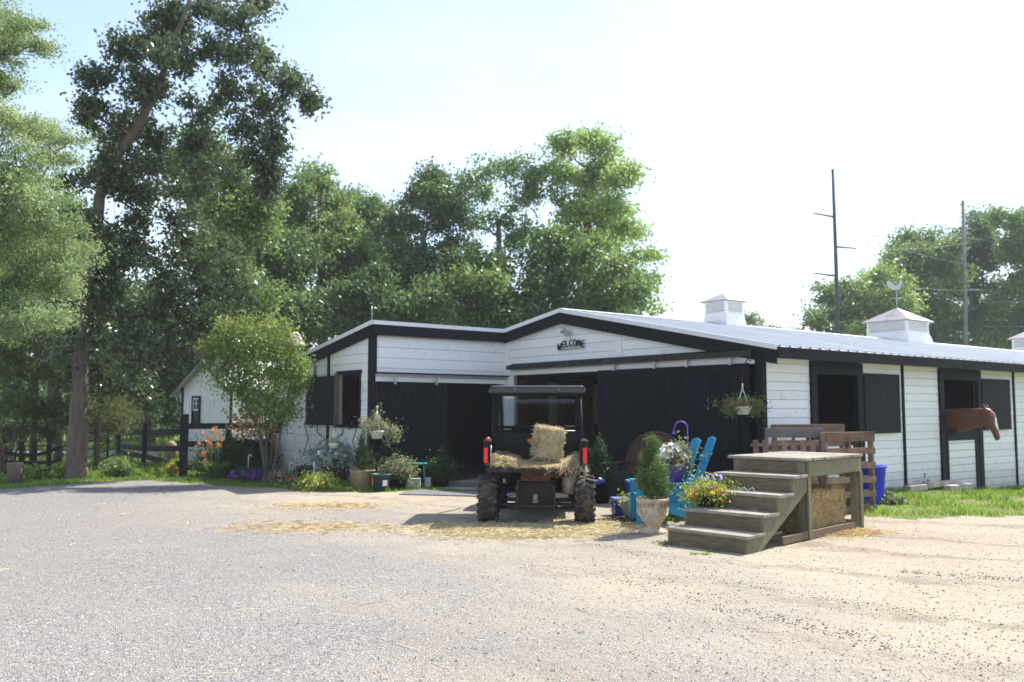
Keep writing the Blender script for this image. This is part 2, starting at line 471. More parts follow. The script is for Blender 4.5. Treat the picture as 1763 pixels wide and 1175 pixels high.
_c1, _c2, _c3 = GP(545, 908), GP(560, 872), GP(900, 915)
CH1, CH2, CH3 = (_c1.x, _c1.y, 1.5, 0.75), (_c2.x, _c2.y, 1.2, 0.6), (_c3.x, _c3.y, 1.7, 0.95)
def ground_mat(name, kind):
    m = bpy.data.materials.new(name); m.use_nodes = True
    t = m.node_tree; n = t.nodes; l = t.links.new
    p = n['Principled BSDF']; p.inputs['Roughness'].default_value = 0.95; p.inputs['Specular IOR Level'].default_value = 0.15
    g = n.new('ShaderNodeNewGeometry'); pos = g.outputs['Position']
    def noise(s, d=5, r=0.6):
        q = n.new('ShaderNodeTexNoise'); q.inputs['Scale'].default_value = s; q.inputs['Detail'].default_value = d; q.inputs['Roughness'].default_value = r
        l(pos, q.inputs['Vector']); return q.outputs['Fac']
    def rng(v, a0, a1, b0=0, b1=1):
        q = n.new('ShaderNodeMapRange'); q.inputs['From Min'].default_value = a0; q.inputs['From Max'].default_value = a1
        q.inputs['To Min'].default_value = b0; q.inputs['To Max'].default_value = b1; l(v, q.inputs['Value']); return q.outputs[0]
    def mix(f, c1, c2, bt='MIX'):
        q = n.new('ShaderNodeMixRGB'); q.blend_type = bt
        if isinstance(f, float): q.inputs['Fac'].default_value = f
        else: l(f, q.inputs['Fac'])
        for i, c in ((1, c1), (2, c2)):
            if isinstance(c, tuple): q.inputs[i].default_value = (*c, 1)
            else: l(c, q.inputs[i])
        return q.outputs[0]
    def math_(op, x, y):
        q = n.new('ShaderNodeMath'); q.operation = op
        for i, c in ((0, x), (1, y)):
            if isinstance(c, (int, float)): q.inputs[i].default_value = c
            else: l(c, q.inputs[i])
        return q.outputs[0]
    if kind == 'yard':
        sx = n.new('ShaderNodeSeparateXYZ'); l(pos, sx.inputs[0])
        # bluish gravel on the left, sandy dirt on the right and by the barn
        lin = math_('ADD', math_('MULTIPLY', sx.outputs['X'], 0.55), math_('MULTIPLY', sx.outputs['Y'], 0.12))
        lin = math_('ADD', lin, rng(noise(0.35, 4), 0.3, 0.7, -1.5, 1.5))
        f_dirt = rng(lin, -0.3, 2.8)
        near = rng(math_('ADD', sx.outputs['Y'], rng(noise(0.5, 3), 0.3, 0.7, -1.5, 1.5)), 12.0, 15.5)
        near = math_('MULTIPLY', near, rng(sx.outputs['X'], -7.0, -3.0))
        f_dirt = math_('MAXIMUM', f_dirt, near)
        vo = n.new('ShaderNodeTexVoronoi'); vo.inputs['Scale'].default_value = 75; l(pos, vo.inputs['Vector'])
        vc = n.new('ShaderNodeSeparateColor'); l(vo.outputs['Color'], vc.inputs[0])
        stone = n.new('ShaderNodeValToRGB'); stone.color_ramp.interpolation = 'LINEAR'
        e = stone.color_ramp.elements
        e[0].position = 0; e[0].color = (0.10, 0.098, 0.102, 1); e[1].position = 1; e[1].color = (0.46, 0.44, 0.41, 1)
        for ps, c in ((0.35, (0.19, 0.187, 0.192)), (0.6, (0.27, 0.258, 0.245)), (0.8, (0.28, 0.282, 0.295))):
            q = e.new(ps); q.color = (*c, 1)
        l(vc.outputs[0], stone.inputs['Fac'])
        grav = mix(rng(noise(1.1, 6), 0.35, 0.7), stone.outputs['Color'], (0.26, 0.245, 0.228))
        grav = mix(0.35, grav, stone.outputs['Color'])
        dirt = mix(rng(noise(14, 6, 0.7), 0.3, 0.7), (0.26, 0.213, 0.15), (0.49, 0.425, 0.315))
        dirt = mix(rng(noise(0.9, 5), 0.35, 0.68), dirt, (0.42, 0.362, 0.27))
        dirt = mix(rng(vc.outputs[1], 0.72, 0.8, 0, 0.55), dirt, (0.47, 0.44, 0.41))
        c = mix(f_dirt, grav, dirt)
        # packed wheel ruts
        wv = math_('ADD', math_('MULTIPLY', sx.outputs['X'], 0.62), math_('MULTIPLY', sx.outputs['Y'], 1.0))
        wv = math_('ADD', wv, rng(noise(0.45, 3), 0.3, 0.7, -0.5, 0.5))
        wv = math_('SINE', math_('MULTIPLY', wv, 3.6), 0)
        rut = math_('MULTIPLY', rng(wv, 0.45, 0.95), rng(noise(2.5, 6, 0.75), 0.42, 0.6))
        c = mix(math_('MULTIPLY', math_('MULTIPLY', rut, f_dirt), 0.6), c, (0.20, 0.165, 0.125))
        # straw chaff ground into the dirt
        for cx_, cy_, rx_, ry_ in (CH1, CH2, CH3):
            dx = math_('DIVIDE', math_('SUBTRACT', sx.outputs['X'], cx_), rx_); dy = math_('DIVIDE', math_('SUBTRACT', sx.outputs['Y'], cy_), ry_)
            dd = math_('SQRT', math_('ADD', math_('MULTIPLY', dx, dx), math_('MULTIPLY', dy, dy)), 0)
            dd = math_('ADD', dd, rng(noise(2.2, 6, 0.7), 0.3, 0.7, -0.6, 0.6))
            c = mix(rng(dd, 1.0, 0.3, 0, 0.5), c, (0.42, 0.32, 0.20) if cx_ < -0.5 else (0.50, 0.42, 0.28))
        # dark crumbs and damp specks
        c = mix(rng(noise(23, 3, 0.5), 0.66, 0.72, 0, 0.55), c, (0.14, 0.125, 0.115))
        c = mix(rng(noise(0.28, 3), 0.3, 0.7, 0.0, 0.35), c, (0.20, 0.17, 0.15))
        l(c, p.inputs['Base Color'])
        h = math_('ADD', math_('MULTIPLY', vo.outputs['Distance'], -0.5), math_('MULTIPLY', noise(9, 6, 0.7), 1.6))
        h = math_('ADD', h, math_('MULTIPLY', noise(60, 3), 0.6))
        h = math_('ADD', h, math_('MULTIPLY', math_('MULTIPLY', rut, f_dirt), -1.2))
        bp = n.new('ShaderNodeBump'); bp.inputs['Strength'].default_value = 0.9; bp.inputs['Distance'].default_value = 0.022
        l(h, bp.inputs['Height']); l(bp.outputs[0], p.inputs['Normal'])
    else:
        cols = {'lawn': ((0.10, 0.12, 0.04), (0.16, 0.19, 0.055)), 'field': ((0.085, 0.14, 0.03), (0.15, 0.205, 0.055)), 'lane': ((0.38, 0.34, 0.30), (0.48, 0.44, 0.40))}[kind]
        c = mix(rng(noise(3.0, 6), 0.35, 0.65), cols[0], cols[1])
        if kind == 'lawn': c = mix(rng(noise(0.8, 4), 0.55, 0.7, 0, 0.7), c, (0.26, 0.20, 0.13))
        if kind == 'field': c = mix(rng(noise(0.11, 4), 0.5, 0.62, 0, 0.85), c, (0.36, 0.30, 0.22))
        l(c, p.inputs['Base Color'])
        bp = n.new('ShaderNodeBump'); bp.inputs['Strength'].default_value = 0.8; bp.inputs['Distance'].default_value = 0.03
        l(noise(20, 5), bp.inputs['Height']); l(bp.outputs[0], p.inputs['Normal'])
    return m
for code, nm in ((0, 'yard'), (1, 'lawn'), (2, 'field'), (3, 'lane')):
    q = FQ[ZN == code]
    used, inv = np.unique(q, return_inverse=True)
    me = bpy.data.meshes.new(nm)
    me.from_pydata(GV[used].tolist(), [], inv.reshape(-1, 4).tolist())
    me.materials.append(ground_mat(nm + '_ground', nm)); me.update()
    o = bpy.data.objects.new(nm, me); link(o); o['kind'] = 'structure'

rg = np.random.default_rng(3)
# grass blades
def blades(name, x0, x1, y0, y1, n, hmin, hmax, zwant, m=grass_m, fade=None, parent=None, patch=0.0):
    x = rg.uniform(x0, x1, n); y = rg.uniform(y0, y1, n)
    keep = np.isin(zone(x, y), zwant)
    if patch:
        pn = np.sin(1.7 * x + 0.9 * y) + np.sin(2.9 * x - 2.3 * y + 2) + np.sin(0.8 * y + 4 * x)
        keep &= (pn + rg.normal(0, 1.0, n)) > -patch
    x, y = x[keep], y[keep]; n = len(x)
    z = -0.22 * sst(7.5, 11.5, x) * sst(15, 20, y)
    clump = 0.6 + 0.5 * np.sin(3.1 * x + 2 * y) * np.sin(2.7 * y - 1.9 * x)
    h = rg.uniform(hmin, hmax, n) * np.clip(clump, 0.35, 1.2)
    a = rg.uniform(0, 2 * np.pi, n); w = h * 0.11 + 0.004
    lean = rg.normal(0, 0.35, (n, 2)) * h[:, None]
    V = np.zeros((n, 3, 3))
    dx, dy = np.cos(a) * w, np.sin(a) * w
    V[:, 0] = np.stack([x - dx, y - dy, z - 0.005], 1)
    V[:, 1] = np.stack([x + dx, y + dy, z - 0.005], 1)
    V[:, 2] = np.stack([x + lean[:, 0], y + lean[:, 1], z + h], 1)
    o = np_mesh(name, V.reshape(-1, 3), 3, m, kind='stuff')
    return o
o = blades('grass', 5.0, 22, 13.0, 26, 90000, 0.04, 0.12, [1], patch=2.0); tag(o, 'sunlit short green grass along the long stable wall', 'grass')
o = blades('grass', -22, XL_MAX + 0.4, 16.5, 24.5, 110000, 0.04, 0.13, [1], patch=2.4); tag(o, 'green grass strip between gravel yard and flower bed', 'grass')
o = blades('tall_grass', -34, -4, 23.5, 46, 60000, 0.08, 0.28, [2]); tag(o, 'taller field grass growing beyond the black fence', 'grass')

# pebbles, crumbs of dirt, loose straw
def pebbles(name, n, fn, smin, smax, m, label, cat):
    tet = np.array([[1, 0, -0.5], [-0.5, 0.87, -0.5], [-0.5, -0.87, -0.5], [0.1, 0.1, 0.75]])
    fs = np.array([[0, 1, 3], [1, 2, 3], [2, 0, 3]])
    x, y = fn(n); k = zone(x, y) == 0; x, y = x[k], y[k]; n = len(x)
    s = smin * (smax / smin) ** (rg.random(n) ** 2.2)
    an = rg.uniform(0, 6.28, n)
    T = tet[None] * (1 + rg.normal(0, 0.25, (n, 4, 3)))
    c, q = np.cos(an), np.sin(an)
    X = T[:, :, 0] * c[:, None] - T[:, :, 1] * q[:, None]; Y = T[:, :, 0] * q[:, None] + T[:, :, 1] * c[:, None]
    P = np.stack([X, Y, T[:, :, 2] * 0.7], -1) * s[:, None, None]
    P[:, :, 0] += x[:, None]; P[:, :, 1] += y[:, None]; P[:, :, 2] += (0.25 * s)[:, None]
    o = np_mesh(name, P[:, fs].reshape(-1, 3), 3, m, kind='stuff'); tag(o, label, cat); return o
peb_m = mat('pebble_stone', (0.27, 0.265, 0.27), 0.85, 0.3, 30, c2=(0.50, 0.46, 0.42), island=0.3, rnd_obj=0)
crumb_m = mat('dirt_crumbs', (0.15, 0.12, 0.10), 0.95, 0.3, 10, c2=(0.26, 0.20, 0.155), island=0.35, rnd_obj=0)
def persp(n):
    y = 4.2 * (16 / 4.2) ** (rg.random(n) ** 1.1); x = rg.uniform(-0.72, 0.72, n) * y; return x, y
pebbles('gravel_pebbles', 36000, persp, 0.004, 0.016, peb_m, 'loose small grey stones scattered over the gravel yard', 'gravel')
TR = [[GP(1030, 935), GP(1250, 1002), GP(1480, 1040), GP(1790, 1088)], [GP(1000, 960), GP(1230, 1030), GP(1450, 1090), GP(1790, 1165)], [GP(1060, 1000), GP(1300, 1060), GP(1560, 1120)], [GP(1560, 985), GP(1763, 1000)]]
def tracks(n):
    xs_, ys_ = [], []
    for tr in TR:
        P = np.array([[p.x, p.y] for p in tr]); k = n // len(TR)
        t = rg.random(k) * (len(P) - 1); i = np.minimum(t.astype(int), len(P) - 2); f = (t - i)[:, None]
        q = P[i] * (1 - f) + P[i + 1] * f
        dens = np.sin(t * 23) + np.sin(t * 41 + 1) + rg.normal(0, 1.2, k) > 0.4
        q = q[dens] + rg.normal(0, 0.085, (dens.sum(), 2)); xs_.append(q[:, 0]); ys_.append(q[:, 1])
    return np.concatenate(xs_), np.concatenate(ys_)
pebbles('dirt_crumbs', 5200, tracks, 0.004, 0.015, crumb_m, 'dark dirt crumbs lying along the curved tyre tracks', 'dirt')
pebbles('dirt_crumbs', 1500, persp, 0.004, 0.014, crumb_m, 'stray crumbs of dark dirt spread over the yard', 'dirt')

def straws(name, cx, cy, rx, ry, n, m, lmin=0.04, lmax=0.16, zmax=0.02, zfn=None, w=0.0022, label=None, cat='straw', gauss=True, tilt=0.12):
    if gauss: u = rg.normal(0, 0.45, (n, 2))
    else: u = rg.uniform(-1, 1, (n, 2))
    x = cx + u[:, 0] * rx; y = cy + u[:, 1] * ry
    a = rg.uniform(0, np.pi, n); Lh = rg.uniform(lmin, lmax, n) / 2
    z = rg.uniform(0.004, zmax, n)
    if zfn is not None: z = z + zfn(x, y)
    d = np.stack([np.cos(a), np.sin(a), rg.normal(0, tilt, n)], 1) * Lh[:, None]
    sd = np.stack([-np.sin(a) * w, np.cos(a) * w, rg.normal(0, w, n)], 1)
    c = np.stack([x, y, z], 1)
    V = np.stack([c - d - sd, c - d + sd, c + d + sd, c + d - sd], 1)
    V[..., 2] = np.maximum(V[..., 2], 0.004 if zfn is None else -9)
    o = np_mesh(name, V.reshape(-1, 3), 4, m, kind='stuff')
    if label: tag(o, label, cat)
    return o
g1 = GP(540, 908); straws('loose_straw', g1.x, g1.y, 1.5, 0.8, 900, straw_m, label='thin golden straw patch on the yard, nearer one', w=0.0024)
g1 = GP(560, 872); straws('loose_straw', g1.x, g1.y, 1.2, 0.6, 700, straw_m, label='thin golden straw patch on the yard, close to the flower bed', w=0.0024)
g1 = GP(890, 915); straws('loose_hay', g1.x, g1.y, 1.3, 0.7, 15000, hay_m, zmax=0.04, label='pale hay spilled on the ground behind the utility vehicle', cat='hay')
g1 = GP(1000, 905); straws('loose_hay', g1.x + 0.2, g1.y, 0.8, 0.6, 3500, hay_m, zmax=0.02, label='pale hay spilled beside the right rear wheel', cat='hay')
straws('loose_hay', 0, 9, 7, 8, 480, hay_m, zmax=0.008, lmin=0.05, lmax=0.3, gauss=False, label='single hay stalks strewn thinly over the whole yard', cat='hay')

# ------------------------------------------------------------------ foliage helpers
def leaf_verts(C, size, up=0.3, aspect=0.5, rs=None):
    """rhombus leaves round the centres C"""
    rs = rs or rg
    n = len(C)
    d = rs.normal(0, 1, (n, 3)); d[:, 2] += -0.15; d /= np.linalg.norm(d, axis=1)[:, None]
    nn = rs.normal(0, 1, (n, 3)); nn[:, 2] += up * 3
    s = np.cross(d, nn); s /= (np.linalg.norm(s, axis=1)[:, None] + 1e-9)
    L_ = (size * rs.uniform(0.6, 1.3, n))[:, None] / 2
    V = np.stack([C - d * L_, C + s * L_ * aspect, C + d * L_, C - s * L_ * aspect], 1)
    return V.reshape(-1, 3)
def clusters(lobes, per_area, leaves, crad, shell=0.45, flat=1.0, rs=None):
    """cluster centres near the surface of every lobe, then leaves round each"""
    rs = rs or rg
    CC = []
    for c, r in lobes:
        r = np.array(r); n = max(3, int(per_area * (r[0] * r[1] + r[0] * r[2] + r[1] * r[2]) * 4.2))
        d = rs.normal(0, 1, (n, 3)); d /= np.linalg.norm(d, axis=1)[:, None]
        k = rs.random(n) ** shell
        st = rs.random(n) < 0.2; k = np.where(st, rs.uniform(1.05, 1.7, n), k)
        wob_ = 1 + 0.3 * np.sin(d[:, 0] * 5 + c[0] * 9) * np.sin(d[:, 2] * 5 + c[2] * 9) + rs.normal(0, 0.14, n)
        CC.append(np.array(c) + d * r * (k * wob_)[:, None])
    CC = np.concatenate(CC)
    nl = rs.poisson(leaves, len(CC)) + 1
    idx = np.repeat(np.arange(len(CC)), nl)
    cr = crad * rs.uniform(0.5, 1.4, len(CC))
    off = rs.normal(0, 1, (len(idx), 3)) * cr[idx][:, None] * np.array([1, 1, flat])
    return CC, CC[idx] + off
def limb(mb, p0, p1, r0, r1, seg=5, wig=0.08, n=6, sag=0.0):
    p0, p1 = Vector(p0), Vector(p1); L_ = (p1 - p0).length
    pts, rs_ = [], []
    for i in range(seg + 1):
        t = i / seg
        w = wig * L_ * math.sin(math.pi * t)
        pts.append(p0.lerp(p1, t) + Vector((rnd.uniform(-w, w), rnd.uniform(-w, w), rnd.uniform(-w, w) * 0.6 + sag * L_ * math.sin(math.pi * t))))
        rs_.append(r0 + (r1 - r0) * t)
    mb.tube(pts, rs_, n, cap=False)
    return pts
def tree(name, label, base, trunk, lobes, m_leaf, leaf=0.16, per_area=6.0, leaves=14, crad=0.3, shell=0.45, m_bark=bark_dark, cat='tree', group=None, twigs=6, aspect=0.5, flat=0.8, frac=9, up=0.3, branch_m=None, imin=4, fr_=(0.14, 0.5)):
    """base, trunk points (with radii) and lobes in world coordinates"""
    b = Vector(base)
    t = thing(name, label, cat, b, 0, group)
    mb = MB()
    pts = [Vector(p) - b for p, _ in trunk]; rr = [r for _, r in trunk]
    fine, fr = [], []
    for i in range(len(pts) - 1):
        for k in range(4):
            f = k / 4
            fine.append(pts[i].lerp(pts[i + 1], f) + Vector((rnd.uniform(-1, 1), rnd.uniform(-1, 1), 0)) * rr[i] * 0.15); fr.append(rr[i] + (rr[i + 1] - rr[i]) * f)
    fine.append(pts[-1]); fr.append(rr[-1])
    mb.tube(fine, fr, 12, cap=False)
    lb = [(np.array(Vector(c) - b), r) for c, r in lobes]
    sub = []
    for c, r in lb:                       # break every lobe into uneven smaller clumps
        r = np.array(r)
        for q in range(frac):
            d = rg.normal(0, 1, 3); d /= np.linalg.norm(d)
            sub.append((c + d * r * rg.uniform(0.45, 1.12), r.mean() * rg.uniform(*fr_) * np.array([1.15, 1.15, 0.85])))
        sub.append((c, r * 0.3))
    CC, P = clusters(sub, per_area, leaves, crad, shell, flat)
    br = MB()
    nodes = [(p, r_) for p, r_ in list(zip(fine, fr))[imin:]]
    order = sorted(lb, key=lambda q: min((Vector(q[0]) - p).length for p, _ in nodes))
    for c, r in order:
        cv = Vector(c)
        def cost(nd):
            p = nd[0]; h = math.hypot(p.x - cv.x, p.y - cv.y)
            return (p - cv).length + max(0.0, p.z - cv.z + 0.35 * h) * 0.9
        st0, r0 = min(nodes, key=cost)
        L0 = (cv - st0).length
        ra = max(0.014, min(r0 * 0.62, 0.02 + 0.022 * L0)); rb = max(0.010, ra * 0.5)
        lp = limb(br, st0, cv, ra, rb, 5, 0.09)
        nodes += [(lp[k], ra + (rb - ra) * k / 5) for k in (2, 3, 4, 5)]
        near = CC[np.argsort(np.linalg.norm(CC - c, axis=1))[:max(10, int(len(CC) / max(1, len(lb))))]]
        for q in range(twigs):
            e = near[rnd.randrange(len(near))]
            s_ = lp[rnd.choice([2, 3, 4, 5])]
            limb(br, s_, e, rb * 0.7, 0.005, 3, 0.12, 4)
    mb.build('trunk', m_bark, t)
    br.build('branches', branch_m or m_bark, t, kind='stuff')
    np_mesh('crown', leaf_verts(P, leaf, up, aspect), 4, m_leaf, t)
    return t
def LB(px, py, rpx, rpy, y, dy=None):
    """a crown lobe seen at the pixel, y metres away, with pixel radii"""
    k = y / 1517.0
    return (AT(px, py, y), (rpx * k, (dy if dy else (rpx + rpy) / 2 * k), rpy * k))

# ------------------------------------------------------------------ the white stable
BARN_C = Vector((4.29, 15.18, 0)); BARN_RZ = math.atan2(1517, 1949)
U = Vector((math.cos(BARN_RZ), math.sin(BARN_RZ), 0)); V_ = Vector((-U.y, U.x, 0))
barn = thing('stable_barn', 'long white stable barn with black trim, grey metal roof and big black sliding doors', 'barn', BARN_C, BARN_RZ)
def BL(p):           # world -> barn coordinates
    d = Vector(p) - BARN_C
    return Vector((d.dot(U), d.dot(V_), d.z))
def BW(a, b, z): return BARN_C + U * a + V_ * b + Vector((0, 0, z))
A0, BK, BB, LEN = -3.57, 7.24, 12.4, 28.0
RB, RZ_ = 5.14, 3.77
SR, SL = 0.2, 0.158
def roof_z(b): return RZ_ - (RB - b) * SR if b < RB else RZ_ - (b - RB) * SL
def top_z(b): return roof_z(b) - 0.07

# wall: a function maps (s, z, off) to barn coordinates; boards are laid row by row
def wall_boards(parent, fmap, s0, s1, zlo, topf, row, breaks=(), skip=(), gap=0.007, th=0.022, phase=0.0, seams=()):
    """skip: openings (s0, s1, z0, z1)"""
    sb = sorted(set([s0, s1] + [x for x in seams if s0 < x < s1]))
    for sa, sc_ in zip(sb[:-1], sb[1:]):
        z = zlo + phase
        while z < 4.2:
            za, zb = z, z + row - gap
            # split the row by the openings
            segs = [(sa, sc_)]
            for (o0, o1, oz0, oz1) in skip:
                if zb > oz0 + 0.04 and za < oz1 - 0.04:
                    ns = []
                    for p, q in segs:
                        if o1 <= p or o0 >= q: ns.append((p, q)); continue
                        if p < o0 - 0.03: ns.append((p, o0))
                        if q > o1 + 0.03: ns.append((o1, q))
                    segs = ns
            for p, q in segs:
                xs_ = sorted(set([p, q] + [x for x in breaks if p < x < q] + [p + (q - p) * k / 24 for k in range(25)]))
                up = [(x, min(zb, topf(x))) for x in xs_]
                run = [(x, h) for x, h in up if h > za + 0.008]
                if len(run) < 2: continue
                # straight runs need only their ends
                simp = [run[0]]
                for k in range(1, len(run) - 1):
                    (x0, h0), (x1, h1), (x2, h2) = simp[-1], run[k], run[k + 1]
                    if abs((h1 - h0) * (x2 - x0) - (h2 - h0) * (x1 - x0)) > 1e-5: simp.append(run[k])
                simp.append(run[-1])
                jz = rnd.uniform(-0.002, 0.002); jo = rnd.uniform(0, 0.005)
                poly = [(simp[0][0] + 0.002, za)] + [(simp[-1][0] - 0.002, za)] + [(min(max(x, simp[0][0] + .002), simp[-1][0] - .002), h + jz) for x, h in reversed(simp)]
                n = len(poly)
                vs = [fmap(x, h, 0.0) for x, h in poly] + [fmap(x, h, th + jo - (0.006 if h > za + .02 else 0)) for x, h in poly]
                fs = [tuple(range(n)), tuple(range(n, 2 * n))] + [(i, (i + 1) % n, (i + 1) % n + n, i + n) for i in range(n)]
                MB().add(vs, fs).build('siding_board', white, parent)
            z += row
def backing(parent_name, fmap, rects, th, m):
    mb = MB()
    for s0, s1, z0, t0, t1 in rects:     # t0/t1: top at s0/s1
        vs = [fmap(s0, z0, -th), fmap(s1, z0, -th), fmap(s1, t1, -th), fmap(s0, t0, -th), fmap(s0, z0, -0.003), fmap(s1, z0, -0.003), fmap(s1, t1, -0.003), fmap(s0, t0, -0.003)]
        mb.add(vs, [(0, 1, 2, 3), (7, 6, 5, 4), (0, 4, 5, 1), (1, 5, 6, 2), (2, 6, 7, 3), (3, 7, 4, 0)])
    return mb.build(parent_name, m, barn)

f_long = lambda s, z, o: (s, -o, z)
f_gab = lambda s, z, o: (-o, s, z)
f_wing = lambda s, z, o: (s, BK - o, z)
f_left = lambda s, z, o: (A0 - o, s, z)
wall_back = mat('wall_backing', (0.30, 0.29, 0.28), 0.85, 0.1, 4)

UNITS = [(1.40, 3.11, 4.43), (6.13, 8.04, 9.47), (10.9, 12.75, 14.2), (15.8, 17.65, 19.1)]
ET = 2.52
# long wall
rects = []; prev = 0.0
ops = []
for (u0, u1, _) in UNITS:
    rects.append((prev, u0 + 0.06, -0.3, ET, ET)); rects.append((u0 + 0.061, u1 - 0.061, 2.26, ET, ET)); ops.append((u0 + 0.02, u1 - 0.02, -0.5, 3))
    prev = u1 - 0.06
rects.append((prev, LEN, -0.3, ET, ET))
long_wall = backing('long_wall', f_long, rects, 0.08, wall_back)
wall_boards(long_wall, f_long, 0.06, 10.85, -0.28, lambda s: ET, 0.158, skip=ops, seams=(4.66, 9.80), phase=0)
mbw = MB()
for k in range(18): mbw.box((19.45, -0.012, -0.2 + k * 0.158), (17.1, 0.022, 0.147))
for (b0, b1, b2) in ((10.95, 10.95, 0),): pass
wall_boards(long_wall, f_long, 10.86, 16.5, -0.28, lambda s: ET, 0.158, skip=ops, seams=(14.9,))
wall_boards(long_wall, f_long, 16.5, LEN, -0.28, lambda s: ET, 0.158, skip=ops, seams=(20.1, 24,))
for s in (4.64, 9.78, 14.9, 20.1):
    MB().box((s, -0.036, 1.08), (0.075, 0.03, 2.84)).build('batten', black_trim, long_wall)
MB().box((0.0, 0.0, 1.1), (0.13, 0.13, 2.75)).build('corner_board', black_trim, barn)
for k, (u0, u1, sh) in enumerate(UNITS):
    m = MB()
    w = 0.235
    fr = MB()
    fr.box((u0 + w / 2 - 0.03, -0.03, 1.1), (w - 0.05, 0.08, 2.75))
    fr.box((u1 - w / 2 + 0.03, -0.03, 1.1), (w - 0.05, 0.08, 2.75))
    fr.box(((u0 + u1) / 2, -0.034, 2.365), (u1 - u0 - 0.0, 0.07, 0.24))
    fo = fr.build('door_frame', black_trim, long_wall, bevel=0.006)
    d0, d1 = u0 + w - 0.03, u1 - w + 0.03
    dd = MB().box(((d0 + d1) / 2, -0.0, 0.42), (d1 - d0 - 0.01, 0.04, 1.34)).build('lower_door', wall_back, barn)
    b = MB()
    b.box(((d0 + d1) / 2, -0.045, 1.03), (d1 - d0 - 0.012, 0.045, 0.2))
    b.box((d0 + 0.05, -0.045, 0.33), (0.08, 0.045, 1.19))
    b.box((d1 - 0.09, -0.045, 0.33), (0.16, 0.045, 1.19))
    b.build('door_rim', black_trim, dd, bevel=0.006)
    z = -0.24
    while z < 0.88:
        h = min(0.158, 0.925 - z)
        MB().box(((d0 + d1) / 2 - 0.015, -0.034, z + h / 2), (d1 - d0 - 0.30, 0.022, h - 0.011)).build('door_board', white, dd)
        z += 0.158
    top = 2.30; bot = 1.13
    sd = MB().box(((u1 + sh) / 2 + 0.01, -0.075, (top + bot) / 2), (sh - u1 - 0.02, 0.03, top - bot)).build('upper_door', black_rough, barn, bevel=0.004)
    hh = MB()
    for zz in (1.35, 2.08): hh.box((u1 + 0.06, -0.095, zz), (0.2, 0.012, 0.035))
    hh.build('hinge', black_trim, sd)

# gable wall
gt = lambda s: top_z(s)
gable = backing('gable_wall', f_gab, [(0.02, 3.8, 2.42, top_z(0.02), top_z(3.8)), (3.8, RB, 2.42, top_z(3.8), top_z(RB)), (RB, BK, 2.42, top_z(RB), top_z(BK)), (6.9, BK, 0, 2.42, 2.42)], 0.08, wall_back)
wall_boards(gable, f_gab, 0.07, BK, 0.0, gt, 0.2, breaks=(RB,), skip=[(-1, 6.9, -1, 2.42)], seams=(3.38,))
MB().box((-0.034, 3.4, (2.6 + top_z(3.4)) / 2), (0.03, 0.16, top_z(3.4) - 2.6)).build('vertical_trim', white_trim, gable)
MB().box((-0.02, BK - 0.04, (top_z(BK)) / 2), (0.03, 0.12, top_z(BK))).build('corner_trim', white_trim, gable)
# wing front wall and wing end wall
tw = top_z(BK)
wing = backing('wing_front_wall', f_wing, [(A0, 0, 2.25, tw, tw), (A0, A0 + 0.12, 0, 2.25, 2.25), (-0.12, 0, 0, 2.25, 2.25)], 0.08, wall_back)
wall_boards(wing, f_wing, A0 + 0.06, -0.03, 2.26, lambda s: tw, 0.225)
lops = [(7.69, 8.74, 1.25, 2.40)]
lrect = [(BK, 7.69, 0, top_z(BK), top_z(7.69)), (7.69, 8.74, 0, 1.25, 1.25), (7.69, 8.74, 2.4, top_z(7.69), top_z(8.74)), (8.74, BB, 0, top_z(8.74), top_z(BB))]
leftw = backing('wing_end_wall', f_left, lrect, 0.08, wall_back)
wall_boards(leftw, f_left, BK + 0.06, BB, 0.0, gt, 0.2, skip=lops, seams=(9.22, 11.0))
MB().box((A0 + 0.02, BK + 0.02, tw / 2), (0.14, 0.14, tw)).build('corner_board', black_trim, barn)
MB().box((A0 - 0.03, 9.22, top_z(9.22) / 2), (0.03, 0.11, top_z(9.22))).build('batten', black_trim, leftw)
MB().box((A0 - 0.03, 11.0, top_z(11) / 2), (0.02, 0.09, top_z(11))).build('vertical_trim', white_trim, leftw)
MB().box((A0 - 0.02, 12.05, 1.35), (0.06, 0.45, 0.7)).build('small_window', black_rough, leftw)
fr = MB(); q0, q1 = 7.69, 8.74
fr.box((A0 - 0.02, (q0 + q1) / 2, 2.42), (0.07, q1 - q0 + 0.12, 0.07)); fr.box((A0 - 0.02, (q0 + q1) / 2, 1.23), (0.08, q1 - q0 + 0.12, 0.06))
fr.box((A0 - 0.02, q0, 1.82), (0.06, 0.05, 1.13))
win = fr.build('window_frame', black_trim, leftw)
MB().box((A0 - 0.03, q1 + 0.06, 1.82), (0.07, 0.12, 1.2)).build('window_jamb', grey_wood, win)
MB().box((A0 - 0.075, 9.58, 1.80), (0.035, 1.42, 1.12)).build('shutter', black_rough, barn, bevel=0.004)

# back walls, right end, added dark sheet, floor
bk = MB()
bk.box(((A0 + LEN) / 2, BB + 0.05, 1.3), (LEN - A0, 0.1, 2.7))
bk.box((LEN + 0.06, BB / 2, 1.25), (0.1, BB, 2.5))
bk.build('rear_wall', white_trim, barn)
MB().box(((A0 + LEN) / 2, BB - 0.03, 1.25), (LEN - A0 - 0.2, 0.04, 2.5)).build('added_dark_sheet', in_dark, barn)  # black sheet added before the white rear wall so doorways stay dark
fl = MB().box(((A0 + LEN) / 2 + 0.04, (BK + BB) / 2, -0.08), (LEN - A0 - 0.1, BB - BK - 0.1, 0.22)); fl.box((LEN / 2 + 0.05, BK / 2 + 0.02, -0.08), (LEN - 0.14, BK - 0.1, 0.22))
fl.build('stable_floor', floor_m, barn)
